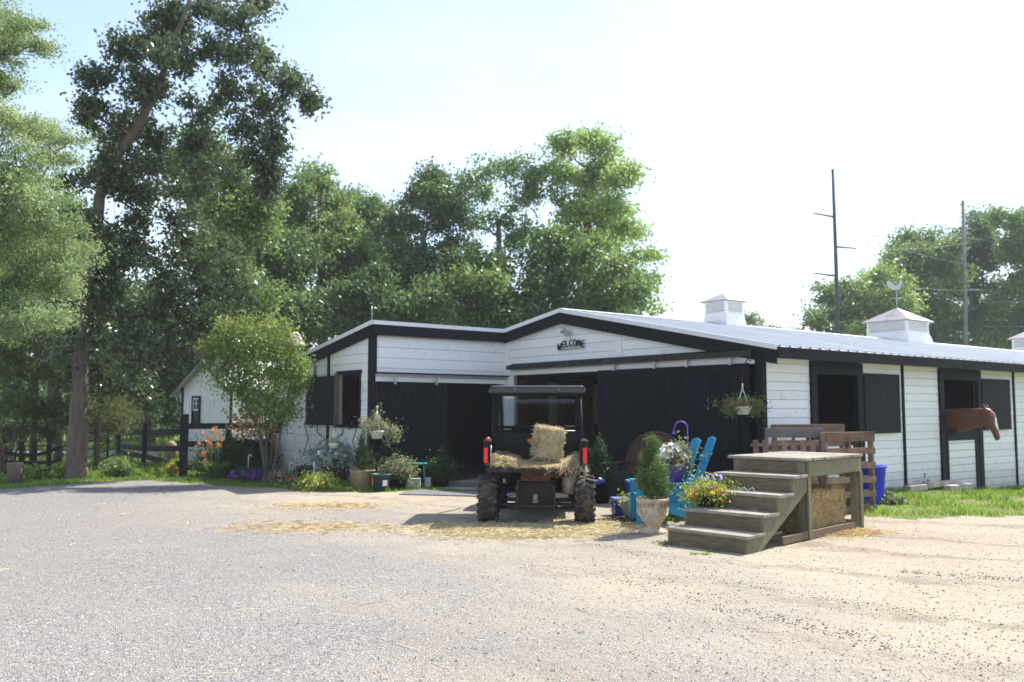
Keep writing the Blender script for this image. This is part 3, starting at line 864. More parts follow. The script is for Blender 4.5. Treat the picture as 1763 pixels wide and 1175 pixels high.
# inside: board partitions seen through the openings
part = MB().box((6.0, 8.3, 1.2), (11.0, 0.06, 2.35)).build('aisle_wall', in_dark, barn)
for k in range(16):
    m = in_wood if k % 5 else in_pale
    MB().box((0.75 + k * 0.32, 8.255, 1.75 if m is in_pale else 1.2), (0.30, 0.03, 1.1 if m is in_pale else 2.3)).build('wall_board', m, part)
MB().box((2.6, 4.6, 1.95), (0.05, 1.7, 0.75)).build('pale_panel', in_pale, barn)
MB().box((2.62, 4.6, 0.8), (0.05, 1.7, 1.5)).build('stall_front', in_wood, barn)
MB().box((2.58, 3.7, 1.2), (0.12, 0.12, 2.4)).build('inner_post', in_dark, barn)
MB().box((2.56, 5.5, 1.2), (0.12, 0.12, 2.4)).build('inner_post', in_dark, barn)
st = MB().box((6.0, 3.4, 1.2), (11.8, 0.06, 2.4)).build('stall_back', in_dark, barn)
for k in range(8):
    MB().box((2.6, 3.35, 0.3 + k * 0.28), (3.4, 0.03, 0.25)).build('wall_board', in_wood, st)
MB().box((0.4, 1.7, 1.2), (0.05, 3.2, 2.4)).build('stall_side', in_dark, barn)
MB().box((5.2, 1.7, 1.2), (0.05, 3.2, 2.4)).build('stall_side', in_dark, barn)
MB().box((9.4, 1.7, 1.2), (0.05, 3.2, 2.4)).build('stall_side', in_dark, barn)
# inside the wing: dark partition with a leaning brace
dk = MB().box((-1.2, 10.4, 1.1), (3.0, 0.05, 2.2)).build('wing_partition', in_dark, barn)
MB().bar((-1.9, 8.5, 0.02), (-0.3, 8.9, 1.7), 0.14, 0.04, (0, 1, 0)).build('brace', black_trim, dk)

# roof
def rib_panel(w, b0, b1, m=roof_m):
    """corrugated sheet from b0 to b1 following roof_z, width w along a"""
    prof = [(0, 0), (0.0, 0.02), (0.02, 0.02)]
    xs_ = [0.0]; hs_ = [0.0]
    nr = 3; st_ = w / nr
    for k in range(nr):
        x = k * st_
        for dx, h in ((0.02, 0.0), (0.035, 0.026), (0.075, 0.026), (0.09, 0.0)):
            xs_.append(x + dx); hs_.append(h)
    xs_.append(w - 0.002); hs_.append(0)
    vs = []
    for b in (b0, b1):
        for x, h in zip(xs_, hs_): vs.append((x, b, roof_z(b) + h + 0.004))
    for b in (b0, b1):
        for x, h in zip(xs_, hs_): vs.append((x, b, roof_z(b) + h - 0.002))
    n = len(xs_)
    fs = [(i, i + 1, n + i + 1, n + i) for i in range(n - 1)] + [(2 * n + i, 3 * n + i, 3 * n + i + 1, 2 * n + i + 1) for i in range(n - 1)]
    fs += [(i, 2 * n + i, 2 * n + i + 1, i + 1) for i in range(n - 1)] + [(n + i, n + i + 1, 3 * n + i + 1, 3 * n + i) for i in range(n - 1)]
    return MB().add(vs, fs).mesh('roof_panel', m)
rf = MB()
def slab(a0, a1, b0, b1, th=0.05):
    vs = [(a, b, roof_z(b) - d) for d in (0.004, th) for a in (a0, a1) for b in (b0, b1)]
    rf.add(vs, [(0, 1, 3, 2), (4, 6, 7, 5), (0, 4, 5, 1), (2, 3, 7, 6), (0, 2, 6, 4), (1, 5, 7, 3)])
slab(-0.08, LEN + 0.2, -0.38, RB - 0.004); slab(-0.08, LEN + 0.2, RB, BB + 0.3); slab(A0 - 0.03, -0.084, BK - 0.08, BB + 0.3)
roof = rf.build('roof', white_trim, barn)
pr = rib_panel(0.9, -0.42, RB - 0.02); pl = rib_panel(0.9, RB + 0.02, BB + 0.32); pw = rib_panel(0.89, BK - 0.12, BB + 0.32)
for k in range(32):
    if -0.1 + k * 0.9 > LEN: break
    for me_ in (pr, pl):
        o = bpy.data.objects.new('roof_panel', me_); link(o, roof); o.location = (-0.1 + k * 0.9, 0, 0.0)
for k in range(4):
    o = bpy.data.objects.new('roof_panel', pw); link(o, roof); o.location = (A0 - 0.07 + k * 0.89, 0, 0)
rc = MB()
for sgn, sl in ((-1, SR), (1, SL)):
    rc.add([(a, RB + sgn * d, RZ_ + h - sl * d) for a in (-0.13, LEN + 0.25) for d, h in ((0, 0.045), (0.2, 0.036))], [(0, 1, 3, 2)])
rc.build('ridge_cap', roof_m, roof)
# white metal edge and black fascia boards
def edge(a0, b0, a1, b1, name, m, th, dz0, dz1):
    """vertical board under the roof between two roof points"""
    d = Vector((a1 - a0, b1 - b0, 0)).normalized(); nrm = Vector((d.y, -d.x, 0)) * th / 2
    vs = []
    for (a_, b_) in ((a0, b0), (a1, b1)):
        for s in (-1, 1):
            for dz in (dz0, dz1): vs.append((a_ + s * nrm.x, b_ + s * nrm.y, roof_z(b_) + dz))
    MB().add(vs, [(0, 1, 3, 2), (4, 6, 7, 5), (0, 4, 5, 1), (2, 3, 7, 6), (0, 2, 6, 4), (1, 5, 7, 3)]).build(name, m, barn)
for (p, q) in (((-0.11, RB), (-0.11, -0.4)), ((-0.11, BK - 0.09), (-0.11, RB + .001)), ((A0 - 0.06, BB + 0.3), (A0 - 0.06, BK - 0.06))):
    edge(*p, *q, 'roof_edge', white_trim, 0.05, -0.055, 0.034)
    edge(*p, *q, 'fascia', black_trim, 0.04, -0.30, -0.056)
edge(-0.09, -0.40, LEN + 0.2, -0.40, 'fascia', black_trim, 0.04, -0.20, -0.012)
edge(A0 - 0.05, BK - 0.10, -0.14, BK - 0.10, 'roof_edge', white_trim, 0.05, -0.05, 0.034)
edge(A0 - 0.05, BK - 0.10, -0.14, BK - 0.10, 'fascia', black_trim, 0.04, -0.28, -0.051)
# lightning rods
for a_, b_ in ((A0 - 0.02, BK),):
    MB().tube([(a_, b_, roof_z(b_)), (a_, b_, roof_z(b_) + (0.36 if a_ < -1 else 0.3))], 0.007, 6).build('lightning_rod', galv, barn)

# cupolas
cup_m = mat('cupola_roof_metal', (0.30, 0.29, 0.30), 0.5, 0.1, 2, metal=0.2)
def cupola(a_, side, z_base, h_flare, h_louv, ov, h_roof, vane=False):
    c = bpy.data.objects.new('cupola', MB().box((0, 0, (h_flare + h_louv) / 2), (side - 0.1, side - 0.1, h_flare + h_louv)).mesh('cupola', mat('louvre_shade', (0.3, 0.3, 0.3), 0.8, 0.1) if 'louvre_shade' not in MATS else MATS['louvre_shade']))
    link(c, barn); c.location = (a_, RB, z_base)
    s = side / 2
    f = s * 1.17
    vs = [(x * f, y * f, -0.45) for x, y in ((-1, -1), (1, -1), (1, 1), (-1, 1))] + [(x * s * 1.12, y * s * 1.12, 0.02) for x, y in ((-1, -1), (1, -1), (1, 1), (-1, 1))] + [(x * s * 1.0, y * s * 1.0, h_flare) for x, y in ((-1, -1), (1, -1), (1, 1), (-1, 1))]
    fs = [(i, (i + 1) % 4, (i + 1) % 4 + 4, i + 4) for i in range(4)] + [(i + 4, (i + 1) % 4 + 4, (i + 1) % 4 + 8, i + 8) for i in range(4)] + [(8, 9, 10, 11)]
    MB().add(vs, fs).build('cupola_base', white_trim, c)
    cp = MB()
    for x in (-1, 1):
        for y in (-1, 1): cp.box((x * (s - 0.03), y * (s - 0.03), h_flare + h_louv / 2), (0.07, 0.07, h_louv))
    cp.box((0, 0, h_flare + 0.02), (side + 0.03, side + 0.03, 0.03)); cp.box((0, 0, h_flare + h_louv - 0.015), (side + 0.02, side + 0.02, 0.03))
    cp.build('corner_post', white_trim, c)
    n = 5
    for k in range(n):
        z = h_flare + 0.05 + (h_louv - 0.09) * (k + 0.5) / n
        for axis in (0, 1):
            for sg in (-1, 1):
                rot = Euler((R(-38) * -sg, 0, 0)) if axis == 0 else Euler((0, R(-38) * sg, 0))
                if axis == 0: MB().box((0, sg * (s - 0.035), z), (side - 0.13, 0.055, 0.012), rot).build('louvre', white_trim, c)
                else: MB().box((sg * (s - 0.035), 0, z), (0.055, side - 0.13, 0.012), rot).build('louvre', white_trim, c)
    zt = h_flare + h_louv; e = s + ov
    vs = [(x * e, y * e, zt) for x, y in ((-1, -1), (1, -1), (1, 1), (-1, 1))] + [(x * e, y * e, zt + 0.03) for x, y in ((-1, -1), (1, -1), (1, 1), (-1, 1))] + [(0, 0, zt + h_roof)]
    MB().add(vs, [(3, 2, 1, 0), (4, 5, 8), (5, 6, 8), (6, 7, 8), (7, 4, 8)] + [(i, (i + 1) % 4, (i + 1) % 4 + 4, i + 4) for i in range(4)]).build('cupola_roof', cup_m, c)
    zz = zt + h_roof
    if vane:
        v = MB().tube([(0, 0, zz - .03), (0, 0, zz + 0.62)], 0.014, 6)
        v.tube([(-0.22, 0, zz + 0.3), (0.22, 0, zz + 0.3)], 0.008, 5); v.tube([(0, -0.22, zz + 0.3), (0, 0.22, zz + 0.3)], 0.008, 5)
        Mx = Matrix.Rotation(R(-40), 3, 'Z')
        poly = [(-0.22, 0.62), (-0.12, 0.58), (0.02, 0.56), (0.12, 0.60), (0.17, 0.74), (0.23, 0.76), (0.19, 0.82), (0.16, 0.9), (0.1, 0.86), (0.08, 0.76), (-0.04, 0.72), (-0.12, 0.78), (-0.24, 0.88), (-0.30, 0.8), (-0.26, 0.7)]
        v.prism([(u, w + zz) for u, w in poly], -0.006, 0.006, Mx.to_4x4())
        v.build('weathervane', galv, c)
    else:
        MB().tube([(0, 0, zz - .02), (0, 0, zz + 0.42)], 0.007, 6).build('lightning_rod', galv, c)
cupola(5.5, 0.70, RZ_, 0.27, 0.30, 0.08, 0.26)
cupola(14.1, 1.32, RZ_ - 0.02, 0.26, 0.32, 0.13, 0.50, vane=True)
cupola(24.6, 1.32, RZ_ - 0.02, 0.26, 0.32, 0.13, 0.50)

# sliding doors and their tracks
def slide_door(name, P, w, h, planks, brace):
    """P maps (s, z, off)"""
    def bx(s0, s1, z0, z1, o0, o1, nm, m, par):
        vs = [P(s, z, o) for s in (s0, s1) for z in (z0, z1) for o in (o0, o1)]
        return MB().add(vs, [(0, 1, 3, 2), (4, 6, 7, 5), (0, 4, 5, 1), (2, 3, 7, 6), (0, 2, 6, 4), (1, 5, 7, 3)]).build(nm, m, par, bevel=0.004)
    d = bx(0.01, w - 0.01, 0.06, h - 0.01, 0.0, 0.015, name, black, barn)
    pw_ = w / planks
    for k in range(planks):
        bx(k * pw_ + 0.003, (k + 1) * pw_ - 0.003, 0.05, h, 0.016, 0.036 + rnd.uniform(0, 0.003), 'door_plank', black, d)
    for (s0, s1) in brace['bays']:
        for (z0, z1) in ((0.06, 0.22), (h - 0.18, h - 0.01)): bx(s0 + 0.15, s1 - 0.15, z0, z1, 0.041, 0.056, 'door_rail', black_flat, d)
        bx(s0 + 0.01, s0 + 0.14, 0.055, h - 0.005, 0.041, 0.056, 'door_stile', black_flat, d); bx(s1 - 0.14, s1 - 0.01, 0.055, h - 0.005, 0.041, 0.056, 'door_stile', black_flat, d)
        for (p, q) in brace['diag'](s0, s1):
            p, q = Vector(p), Vector(q); dr = (q - p).normalized(); nn = Vector((-dr.y, dr.x)) * 0.065
            pts = [p - nn, q - nn, q + nn, p + nn]
            vs = [P(c.x, c.y, o) for o in (0.041, 0.053) for c in pts]
            MB().add(vs, [(0, 1, 2, 3), (7, 6, 5, 4), (0, 4, 5, 1), (1, 5, 6, 2), (2, 6, 7, 3), (3, 7, 4, 0)]).build('door_brace', black_flat, d)
    return d
main = slide_door('sliding_door', lambda s, z, o: (-0.10 - o, 3.93 - s, z), 3.78, 2.40, 18,
    dict(bays=((0, 1.89), (1.89, 3.78)), diag=lambda s0, s1: (((s0 + 0.2, 0.3), (s1 - 0.2, 2.15)),) if s0 < 1 else (((s0 + 0.2, 2.15), (s1 - 0.2, 0.3)),)))
wd = slide_door('sliding_door', lambda s, z, o: (A0 + 0.12 + s, BK - 0.10 - o, z), 1.72, 2.17, 9,
    dict(bays=((0, 1.72),), diag=lambda s0, s1: (((s0 + 0.2, 0.25), (s1 - 0.2, 1.95)), ((s0 + 0.2, 1.95), (s0 + 0.72, 1.20)), ((s0 + 1.0, 1.0), (s1 - 0.2, 0.25)))))
# main track: header board, hood, rail, hangers
MB().box((-0.055, 3.5, 2.45), (0.06, 6.85, 0.12)).build('header_board', white_trim, barn)
MB().box((-0.085, 3.52, 2.535), (0.05, 6.8, 0.09)).build('door_rail_track', galv, barn)
MB().prism([(-0.04, 2.66), (-0.20, 2.60), (-0.20, 2.585), (-0.04, 2.64)], 0.05, 6.93, Matrix(((1, 0, 0, 0), (0, 1, 0, 0), (0, 0, 1, 0), (0, 0, 0, 1)))).build('track_hood', black_trim, barn)
MB().box((-0.205, 3.49, 2.565), (0.02, 6.88, 0.10)).build('track_cover', dusty_metal, barn)
MB().box((A0 / 2, BK - 0.05, 2.245), (3.45, 0.05, 0.10)).build('header_board', white_trim, barn)
MB().box((A0 / 2, BK - 0.10, 2.325), (3.5, 0.05, 0.05)).build('door_rail_track', galv, barn)
MB().box((A0 / 2, BK - 0.13, 2.375), (3.5, 0.14, 0.03)).build('track_hood', black_trim, barn)
for s in (0.5, 1.6, 2.4, 3.4):
    MB().box((-0.16, 3.93 - s, 2.46), (0.03, 0.05, 0.16)).build('door_hanger', galv, main)
for s in (0.35, 1.4):
    MB().box((A0 + 0.12 + s, BK - 0.17, 2.22), (0.05, 0.03, 0.16)).build('door_hanger', galv, wd)
# small square black plate high on the corner, flood light
fx = bpy.data.objects.new('floodlight', MB().box((-0.04, 4.93, 3.28), (0.05, 0.13, 0.13)).mesh('floodlight', white_trim)); link(fx, barn)
for sg in (-1, 1):
    p0 = Vector((-0.07, 4.93, 3.29)); dr = Vector((-0.6, sg * 0.55, -0.35 if sg < 0 else 0.12)).normalized()
    MB().tube([p0, p0 + dr * 0.05, p0 + dr * 0.07, p0 + dr * 0.15], [0.02, 0.025, 0.05, 0.075], 12).build('lamp_head', galv, fx)
# WELCOME sign: letters bent from rod
LET = {'W': [[(0, 1), (0.08, 0.25), (0.28, 0), (0.45, 0.25), (0.5, 0.7), (0.55, 0.25), (0.72, 0), (0.92, 0.25), (1, 1)]],
       'E': [[(0.95, 0.95), (0.5, 1), (0.15, 0.8), (0.05, 0.5), (0.15, 0.2), (0.5, 0), (0.95, 0.08)], [(0.1, 0.52), (0.8, 0.52)]],
       'L': [[(0.12, 1), (0.1, 0.3), (0.2, 0.05), (0.9, 0.05)]],
       'C': [[(0.95, 0.88), (0.5, 1), (0.12, 0.8), (0.02, 0.5), (0.12, 0.2), (0.5, 0), (0.95, 0.12)]],
       'O': [[(0.5, 1), (0.12, 0.82), (0, 0.5), (0.12, 0.18), (0.5, 0), (0.88, 0.18), (1, 0.5), (0.88, 0.82), (0.5, 1)]],
       'M': [[(0, 0), (0.05, 0.75), (0.22, 1), (0.42, 0.75), (0.5, 0.3), (0.58, 0.75), (0.78, 1), (0.95, 0.75), (1, 0)]]}
sign = thing('welcome_sign', 'small black metal sign of curved letters reading WELCOME on the gable', 'sign', BW(-0.05, 4.83, 3.02), BARN_RZ - R(90))
s_iron = mat('black_iron', (0.012, 0.012, 0.013), 0.5, 0.1, 10)
wd_ = 0.118; xcur = -0.44
for i, ch in enumerate('WELCOME'):
    cx_ = xcur + wd_ / 2 + i * 0.127
    zc = -0.055 + 0.06 * math.cos(cx_ / 0.45 * 1.4) + (0.0 if i else -0.02)
    mb = MB()
    for st_ in LET[ch]:
        pts = [Vector((cx_ + (u - 0.5) * wd_ * 0.86, -0.02, zc + (w - 0.5) * 0.145)) for u, w in st_]
        mb.tube(pts, 0.014, 6)
    mb.build('letter', s_iron, sign)
MB().bar((-0.36, -0.012, -0.125), (0.40, -0.012, -0.11), 0.012, 0.01).build('rod', s_iron, sign)

# metal barn stars on the end wall
def star(label, b_, z_, r, solid, tilt):
    t = thing('barn_star', label, 'star', BW(A0 - (0.045 if solid else 0.09), b_, z_), BARN_RZ + R(90))
    pts = []
    for k in range(10):
        a_ = R(90 + 36 * k + tilt); q = r if k % 2 == 0 else r * (0.3 if solid else 0.42)
        pts.append(Vector((q * math.cos(a_), 0, q * math.sin(a_))))
    if solid:
        vs = pts + [Vector((0, -0.02, 0)), Vector((0, 0.01, 0))]
        MB().add(vs, [(k, (k + 1) % 10, 10) for k in range(10)] + [((k + 1) % 10, k, 11) for k in range(10)]).build('plate', dusty_metal, t)
    else:
        MB().tube(pts + [pts[0]], 0.013, 6).build('outline', s_iron, t)
    return t
star('dark solid metal star whose tip shows above the open shutter', 9.92, 2.2, 0.52, True, 0)
star('thin black outline star on the wall left of the black batten', 9.85, 0.92, 0.62, False, 18)
star('thin black outline star on the wall beneath the stable window', 8.15, 0.92, 0.62, False, -18)

# ------------------------------------------------------------------ small white shed
SH_Y = 27.0
p_r = at_depth(401, 25.6, 0); p_l = at_depth(318, 27.2, 0)
sd_dir = (p_r - p_l); sw = sd_dir.length; srz = math.atan2(sd_dir.y, sd_dir.x)
shed = thing('garden_shed', 'small white shed with steep gable, black trim and a four pane window', 'shed', p_l, srz)
sh_ap, sh_ev, deep = ZZ(621, 26.4), ZZ(666, 25.6), 3.2
bp = [(0, -0.1), (sw, -0.1), (sw, sh_ev), (sw / 2, sh_ap - 0.05), (0, sh_ev)]
MB().prism(bp, 0.03, deep).build('shed_body', white_trim, shed)
k = 14
for i in range(k):
    x0, x1 = sw * i / k, sw * (i + 1) / k
    f = lambda x: sh_ev + (sh_ap - 0.06 - sh_ev) * (1 - abs(x - sw / 2) / (sw / 2))
    n_ = [(x0 + 0.006, -0.05), (x1 - 0.006, -0.05), (x1 - 0.006, f(x1 - .006))] + ([(sw / 2, f(sw / 2))] if x0 < sw / 2 < x1 - 1e-6 and abs(x0 - sw / 2) > 1e-6 else []) + [(x0 + 0.006, f(x0 + .006))]
    MB().prism(n_, 0.0, 0.028).build('siding_board', white, shed)
for i in range(12):
    MB().box((sw + 0.012, 0.15 + i * 0.25, sh_ev / 2 - 0.02), (0.02, 0.24, sh_ev)).build('siding_board', white, shed)
MB().box((0.0, -0.012, sh_ev / 2), (0.07, 0.05, sh_ev)).build('corner_board', black_trim, shed)
MB().box((sw, -0.012, sh_ev / 2), (0.07, 0.05, sh_ev)).build('corner_board', black_trim, shed)
w0 = MB(); wx = sw * 0.30; wz0, wz1 = 1.15, ZZ(684, 26.8)
w0.box((wx, -0.03, wz1), (0.42, 0.04, 0.06)); w0.box((wx, -0.03, wz0), (0.42, 0.05, 0.05)); w0.box((wx - 0.19, -0.03, (wz0 + wz1) / 2), (0.05, 0.04, wz1 - wz0 - .06)); w0.box((wx + 0.19, -0.03, (wz0 + wz1) / 2), (0.05, 0.04, wz1 - wz0 - .06))
wf = w0.build('window', black_trim, shed)
MB().box((wx, -0.008, (wz0 + wz1) / 2), (0.34, 0.02, wz1 - wz0 - 0.05)).build('pane', black_plastic, wf)
zm = (wz0 + wz1) / 2 + 0.02
ws = MB().box((wx, -0.025, wz1 - 0.05), (0.32, 0.02, 0.04)).box((wx, -0.025, zm), (0.32, 0.02, 0.04)).box((wx, -0.023, (zm + wz1) / 2), (0.025, 0.02, wz1 - zm)).box((wx, -0.021, (zm + wz1) / 2), (0.32, 0.02, 0.025)).box((wx - .15, -0.024, (zm + wz1) / 2), (0.03, 0.02, wz1 - zm)).box((wx + .15, -0.024, (zm + wz1) / 2), (0.03, 0.02, wz1 - zm))
ws.build('sash', white_trim, wf)
vt = MB().box((sw * 0.36, -0.015, sh_ap - 0.55), (0.17, 0.03, 0.42)).build('gable_vent', white_trim, shed)
for i in range(6): MB().box((sw * 0.36, -0.036, sh_ap - 0.71 + i * 0.065), (0.13, 0.03, 0.012), Euler((R(35), 0, 0))).build('slat', white_trim, vt)
ovl, ovr = 0.45, 0.16; sl_ = (sh_ap - sh_ev) / (sw / 2)
def rs(x): return sh_ap - abs(x - sw / 2) * sl_
for (x0, x1) in ((-ovl, sw / 2), (sw / 2, sw + ovr)):
    MB().prism([(x0, rs(x0)), (x1, rs(x1)), (x1, rs(x1) + 0.05), (x0, rs(x0) + 0.05)], -0.25, deep + 0.2).build('shed_roof', roof_m, shed)
    MB().prism([(x0, rs(x0) - 0.03), (x1, rs(x1) - 0.03), (x1, rs(x1) + 0.052), (x0, rs(x0) + 0.052)], -0.29, -0.252).build('rake_board', black_trim, shed)
MB().prism([(-ovl, rs(-ovl) - 0.02), (-0.002, rs(0) - 0.02), (-0.002, rs(0) - 0.75)], 0.02, 0.06).build('eave_bracket', white_trim, shed)
MB().tube([(-0.02, -0.05, rs(0) - 0.55), (-0.14, -0.05, rs(0) - 0.42), (-0.2, -0.05, rs(0) - 0.28)], 0.03, 6).build('gutter_elbow', black_trim, shed)

# ------------------------------------------------------------------ utility vehicle seen from behind
UO = AT(923, 896, 12.6); UO = Vector((UO.x + 0.0, 12.62, 0))
utv = thing('utility_vehicle', 'black dusty side-by-side utility vehicle seen from behind with hay on its cargo bed', 'utility vehicle', UO, R(-3))
def wheel(x, y, rad, wid, mirror):
    w = bpy.data.objects.new('wheel', None)
    mb = MB()
    h = wid / 2
    prof = [(rad * 0.50, -h * 0.75), (rad * 0.62, -h * 0.98), (rad * 0.80, -h), (rad * 0.91, -h * 0.86), (rad * 0.955, -h * 0.5), (rad * 0.965, 0), (rad * 0.955, h * 0.5), (rad * 0.91, h * 0.86), (rad * 0.80, h), (rad * 0.62, h * 0.98), (rad * 0.50, h * 0.75)]
    mb.lathe(prof, (0, 0, 0), 36, 'x')
    n = 18
    for i in range(n):
        for row, (xo, ang, ln) in enumerate(((-0.28, 25, 0.46), (0.28, -25, 0.46))):
            t = 2 * math.pi * (i + 0.5 * row) / n
            Mx = Matrix.Rotation(t, 3, 'X') @ Matrix.Rotation(R(ang), 3, 'Z')
            c = Matrix.Rotation(t, 3, 'X') @ Vector((xo * wid, 0, rad * 0.97))
            mb.box(c, (wid * ln, rad * 0.115, rad * 0.075), Mx)
        for sx in (-1, 1):      # shoulder lugs
            t = 2 * math.pi * (i + (0.5 if sx > 0 else 0)) / n
            Rm = Matrix.Rotation(t, 3, 'X')
            mb.box(Rm @ Vector((sx * h * 0.93, 0, rad * 0.90)), (wid * 0.14, rad * 0.15, rad * 0.15), Rm @ Matrix.Rotation(R(sx * 38), 3, 'Y'))
    o = mb.build('wheel', rubber, utv)
    o.location = (x, y, rad)
    s = mirror
    r = MB().lathe([(0.02, s * h * 0.62), (rad * 0.2, s * h * 0.66), (rad * 0.24, s * h * 0.45), (rad * 0.42, s * h * 0.40), (rad * 0.46, s * h * 0.72), (rad * 0.52, s * h * 0.78), (rad * 0.50, -s * h * 0.7), (rad * 0.3, -s * h * 0.5), (0.02, -s * h * 0.5)], (0, 0, 0), 24, 'x').build('rim', dusty_metal, o)
    return o
wheel(-0.675, 0, 0.335, 0.25, -1); wheel(0.685, 0, 0.335, 0.25, 1)
wheel(-0.66, 1.93, 0.335, 0.235, -1); wheel(0.66, 1.93, 0.335, 0.235, 1)
bed_floor = MB().box((0, 0.22, 0.775), (1.36, 1.08, 0.05)).build('cargo_bed', black_plastic, utv, bevel=0.006)
for sx in (-1, 1):
    MB().prism([(-0.32, 0.78), (0.76, 0.78), (0.76, 1.13), (-0.22, 1.13), (-0.32, 1.02)], sx * 0.655, sx * 0.70, Matrix(((0, 1, 0, 0), (1, 0, 0, 0), (0, 0, 1, 0), (0, 0, 0, 1)))).build('bed_side', black_plastic, bed_floor)
    MB().box((sx * 0.69, 0.24, 1.145), (0.10, 1.06, 0.035)).build('bed_rail', black_plastic, bed_floor, bevel=0.01)
    # rear corner with the tail light
    MB().box((sx * 0.665, -0.325, 0.985), (0.105, 0.06, 0.37)).build('corner_panel', black_plastic, bed_floor, bevel=0.015)
    MB().box((sx * 0.685, -0.362, 0.965), (0.055, 0.02, 0.215)).build('tail_light', red_lens, utv, bevel=0.008)
MB().box((0, -0.325, 0.765), (1.36, 0.03, 0.075)).build('tailgate_sill', dusty_metal, bed_floor, bevel=0.006)
MB().box((0, 0.755, 1.0), (1.34, 0.03, 0.46)).build('bed_front', black_plastic, bed_floor, bevel=0.01)
for k in range(6): MB().box((-0.5 + k * 0.2, 0.735, 1.0), (0.03, 0.02, 0.36)).build('bed_rib', black_plastic, bed_floor)
MB().box((-0.06, 0.722, 1.135), (0.17, 0.006, 0.05)).build('warning_label', orange_tag, utv)
MB().tube([(-0.66, -0.30, 1.14), (-0.66, -0.30, 1.19), (-0.66, -0.30, 1.215)], [0.03, 0.034, 0.015], 10).build('marker_light', red_lens, utv)
# tail light strap on the gate post
MB().tube([(-0.615, -0.37, 0.78), (-0.615, -0.365, 1.0), (-0.615, -0.34, 1.1)], 0.007, 6).build('gate_cable', galv, utv)
# frame and machinery under the bed
MB().box((0, -0.20, 0.665), (0.42, 0.05, 0.13)).build('cross_member', rusty, utv, bevel=0.008)
MB().bar((0.2, -0.2, 0.68), (0.50, -0.18, 0.70), 0.06, 0.04).build('cross_brace', rusty, utv)
for sx in (-1, 1):
    MB().box((sx * 0.25, 0.5, 0.52), (0.05, 1.7, 0.08)).build('frame_rail', dusty_metal, utv)
    MB().tube([(sx * 0.22, 0, 0.32), (sx * 0.60, 0, 0.335)], 0.028, 8).build('drive_shaft', dusty_metal, utv)
    MB().bar((sx * 0.20, 0.10, 0.26), (sx * 0.60, 0.02, 0.25), 0.035, 0.05).build('control_arm', dusty_metal, utv)
    MB().bar((sx * 0.20, 0.06, 0.44), (sx * 0.58, 0.02, 0.42), 0.03, 0.04).build('control_arm', dusty_metal, utv)
    n_ = 9; sp = [(sx * (0.50 - 0.16 * i / 40) + 0.045 * math.cos(i * 1.3), 0.0 + 0.045 * math.sin(i * 1.3), 0.40 + 0.30 * i / 40) for i in range(41)]
    MB().tube(sp, 0.009, 5).tube([(sx * 0.50, 0, 0.32), (sx * 0.33, 0, 0.74)], 0.022, 8).build('shock_absorber', dusty_metal, utv)
    MB().box((sx * 0.44, -0.16, 0.60), (0.035, 0.05, 0.06)).build('clevis', muffler_m, utv)
MB().prism([(-0.22, 0.24), (0.22, 0.24), (0.27, 0.36), (0.25, 0.60), (-0.25, 0.60), (-0.27, 0.36)], -0.12, 0.32).build('gear_case', dusty_metal, utv, bevel=0.02)
MB().box((0, -0.2, 0.255), (0.58, 0.06, 0.05)).build('rear_bumper', dusty_metal, utv, bevel=0.01)
for sx in (-1, 1): MB().bar((sx * 0.27, -0.2, 0.26), (sx * 0.24, -0.18, 0.62), 0.04, 0.04, (0, 1, 0)).build('bumper_post', dusty_metal, utv)
h_ = MB().box((0, -0.21, 0.34), (0.07, 0.12, 0.07)).tube([(0, -0.28, 0.33), (0, -0.28, 0.36), (0, -0.28, 0.40), (0, -0.28, 0.43)], [0.02, 0.02, 0.035, 0.02], 10).build('hitch', muffler_m, utv)
mf = MB().lathe([(0.001, -0.15), (0.095, -0.14), (0.105, 0), (0.095, 0.14), (0.001, 0.15)], (0, 0, 0), 20, 'z').build('muffler', muffler_m, utv); mf.location = (0.47, -0.1, 0.56)
MB().box((0, 1.35, 0.43), (1.30, 1.35, 0.10)).build('cab_floor', black_plastic, utv, bevel=0.01)
MB().box((0, 1.0, 0.66), (1.34, 0.42, 0.40)).build('seat_base', black_plastic, utv, bevel=0.03)
for x0 in (-0.44, 0.0, 0.44):
    MB().box((x0, 0.86, 1.08), (0.40, 0.10, 0.42), Euler((R(-8), 0, 0))).build('seat_back', black_plastic, utv, bevel=0.04)
MB().tube([(-0.38, 0.84, 1.27), (-0.36, 0.83, 1.33), (-0.26, 0.83, 1.345), (-0.16, 0.83, 1.33), (-0.1, 0.84, 1.27)], 0.03, 8).build('headrest', black_plastic, utv)
for zz in (1.28, 1.34): MB().tube([(0.16, 0.80, zz), (0.62, 0.80, zz - 0.01)], 0.012, 8).build('grab_bar', galv, utv)
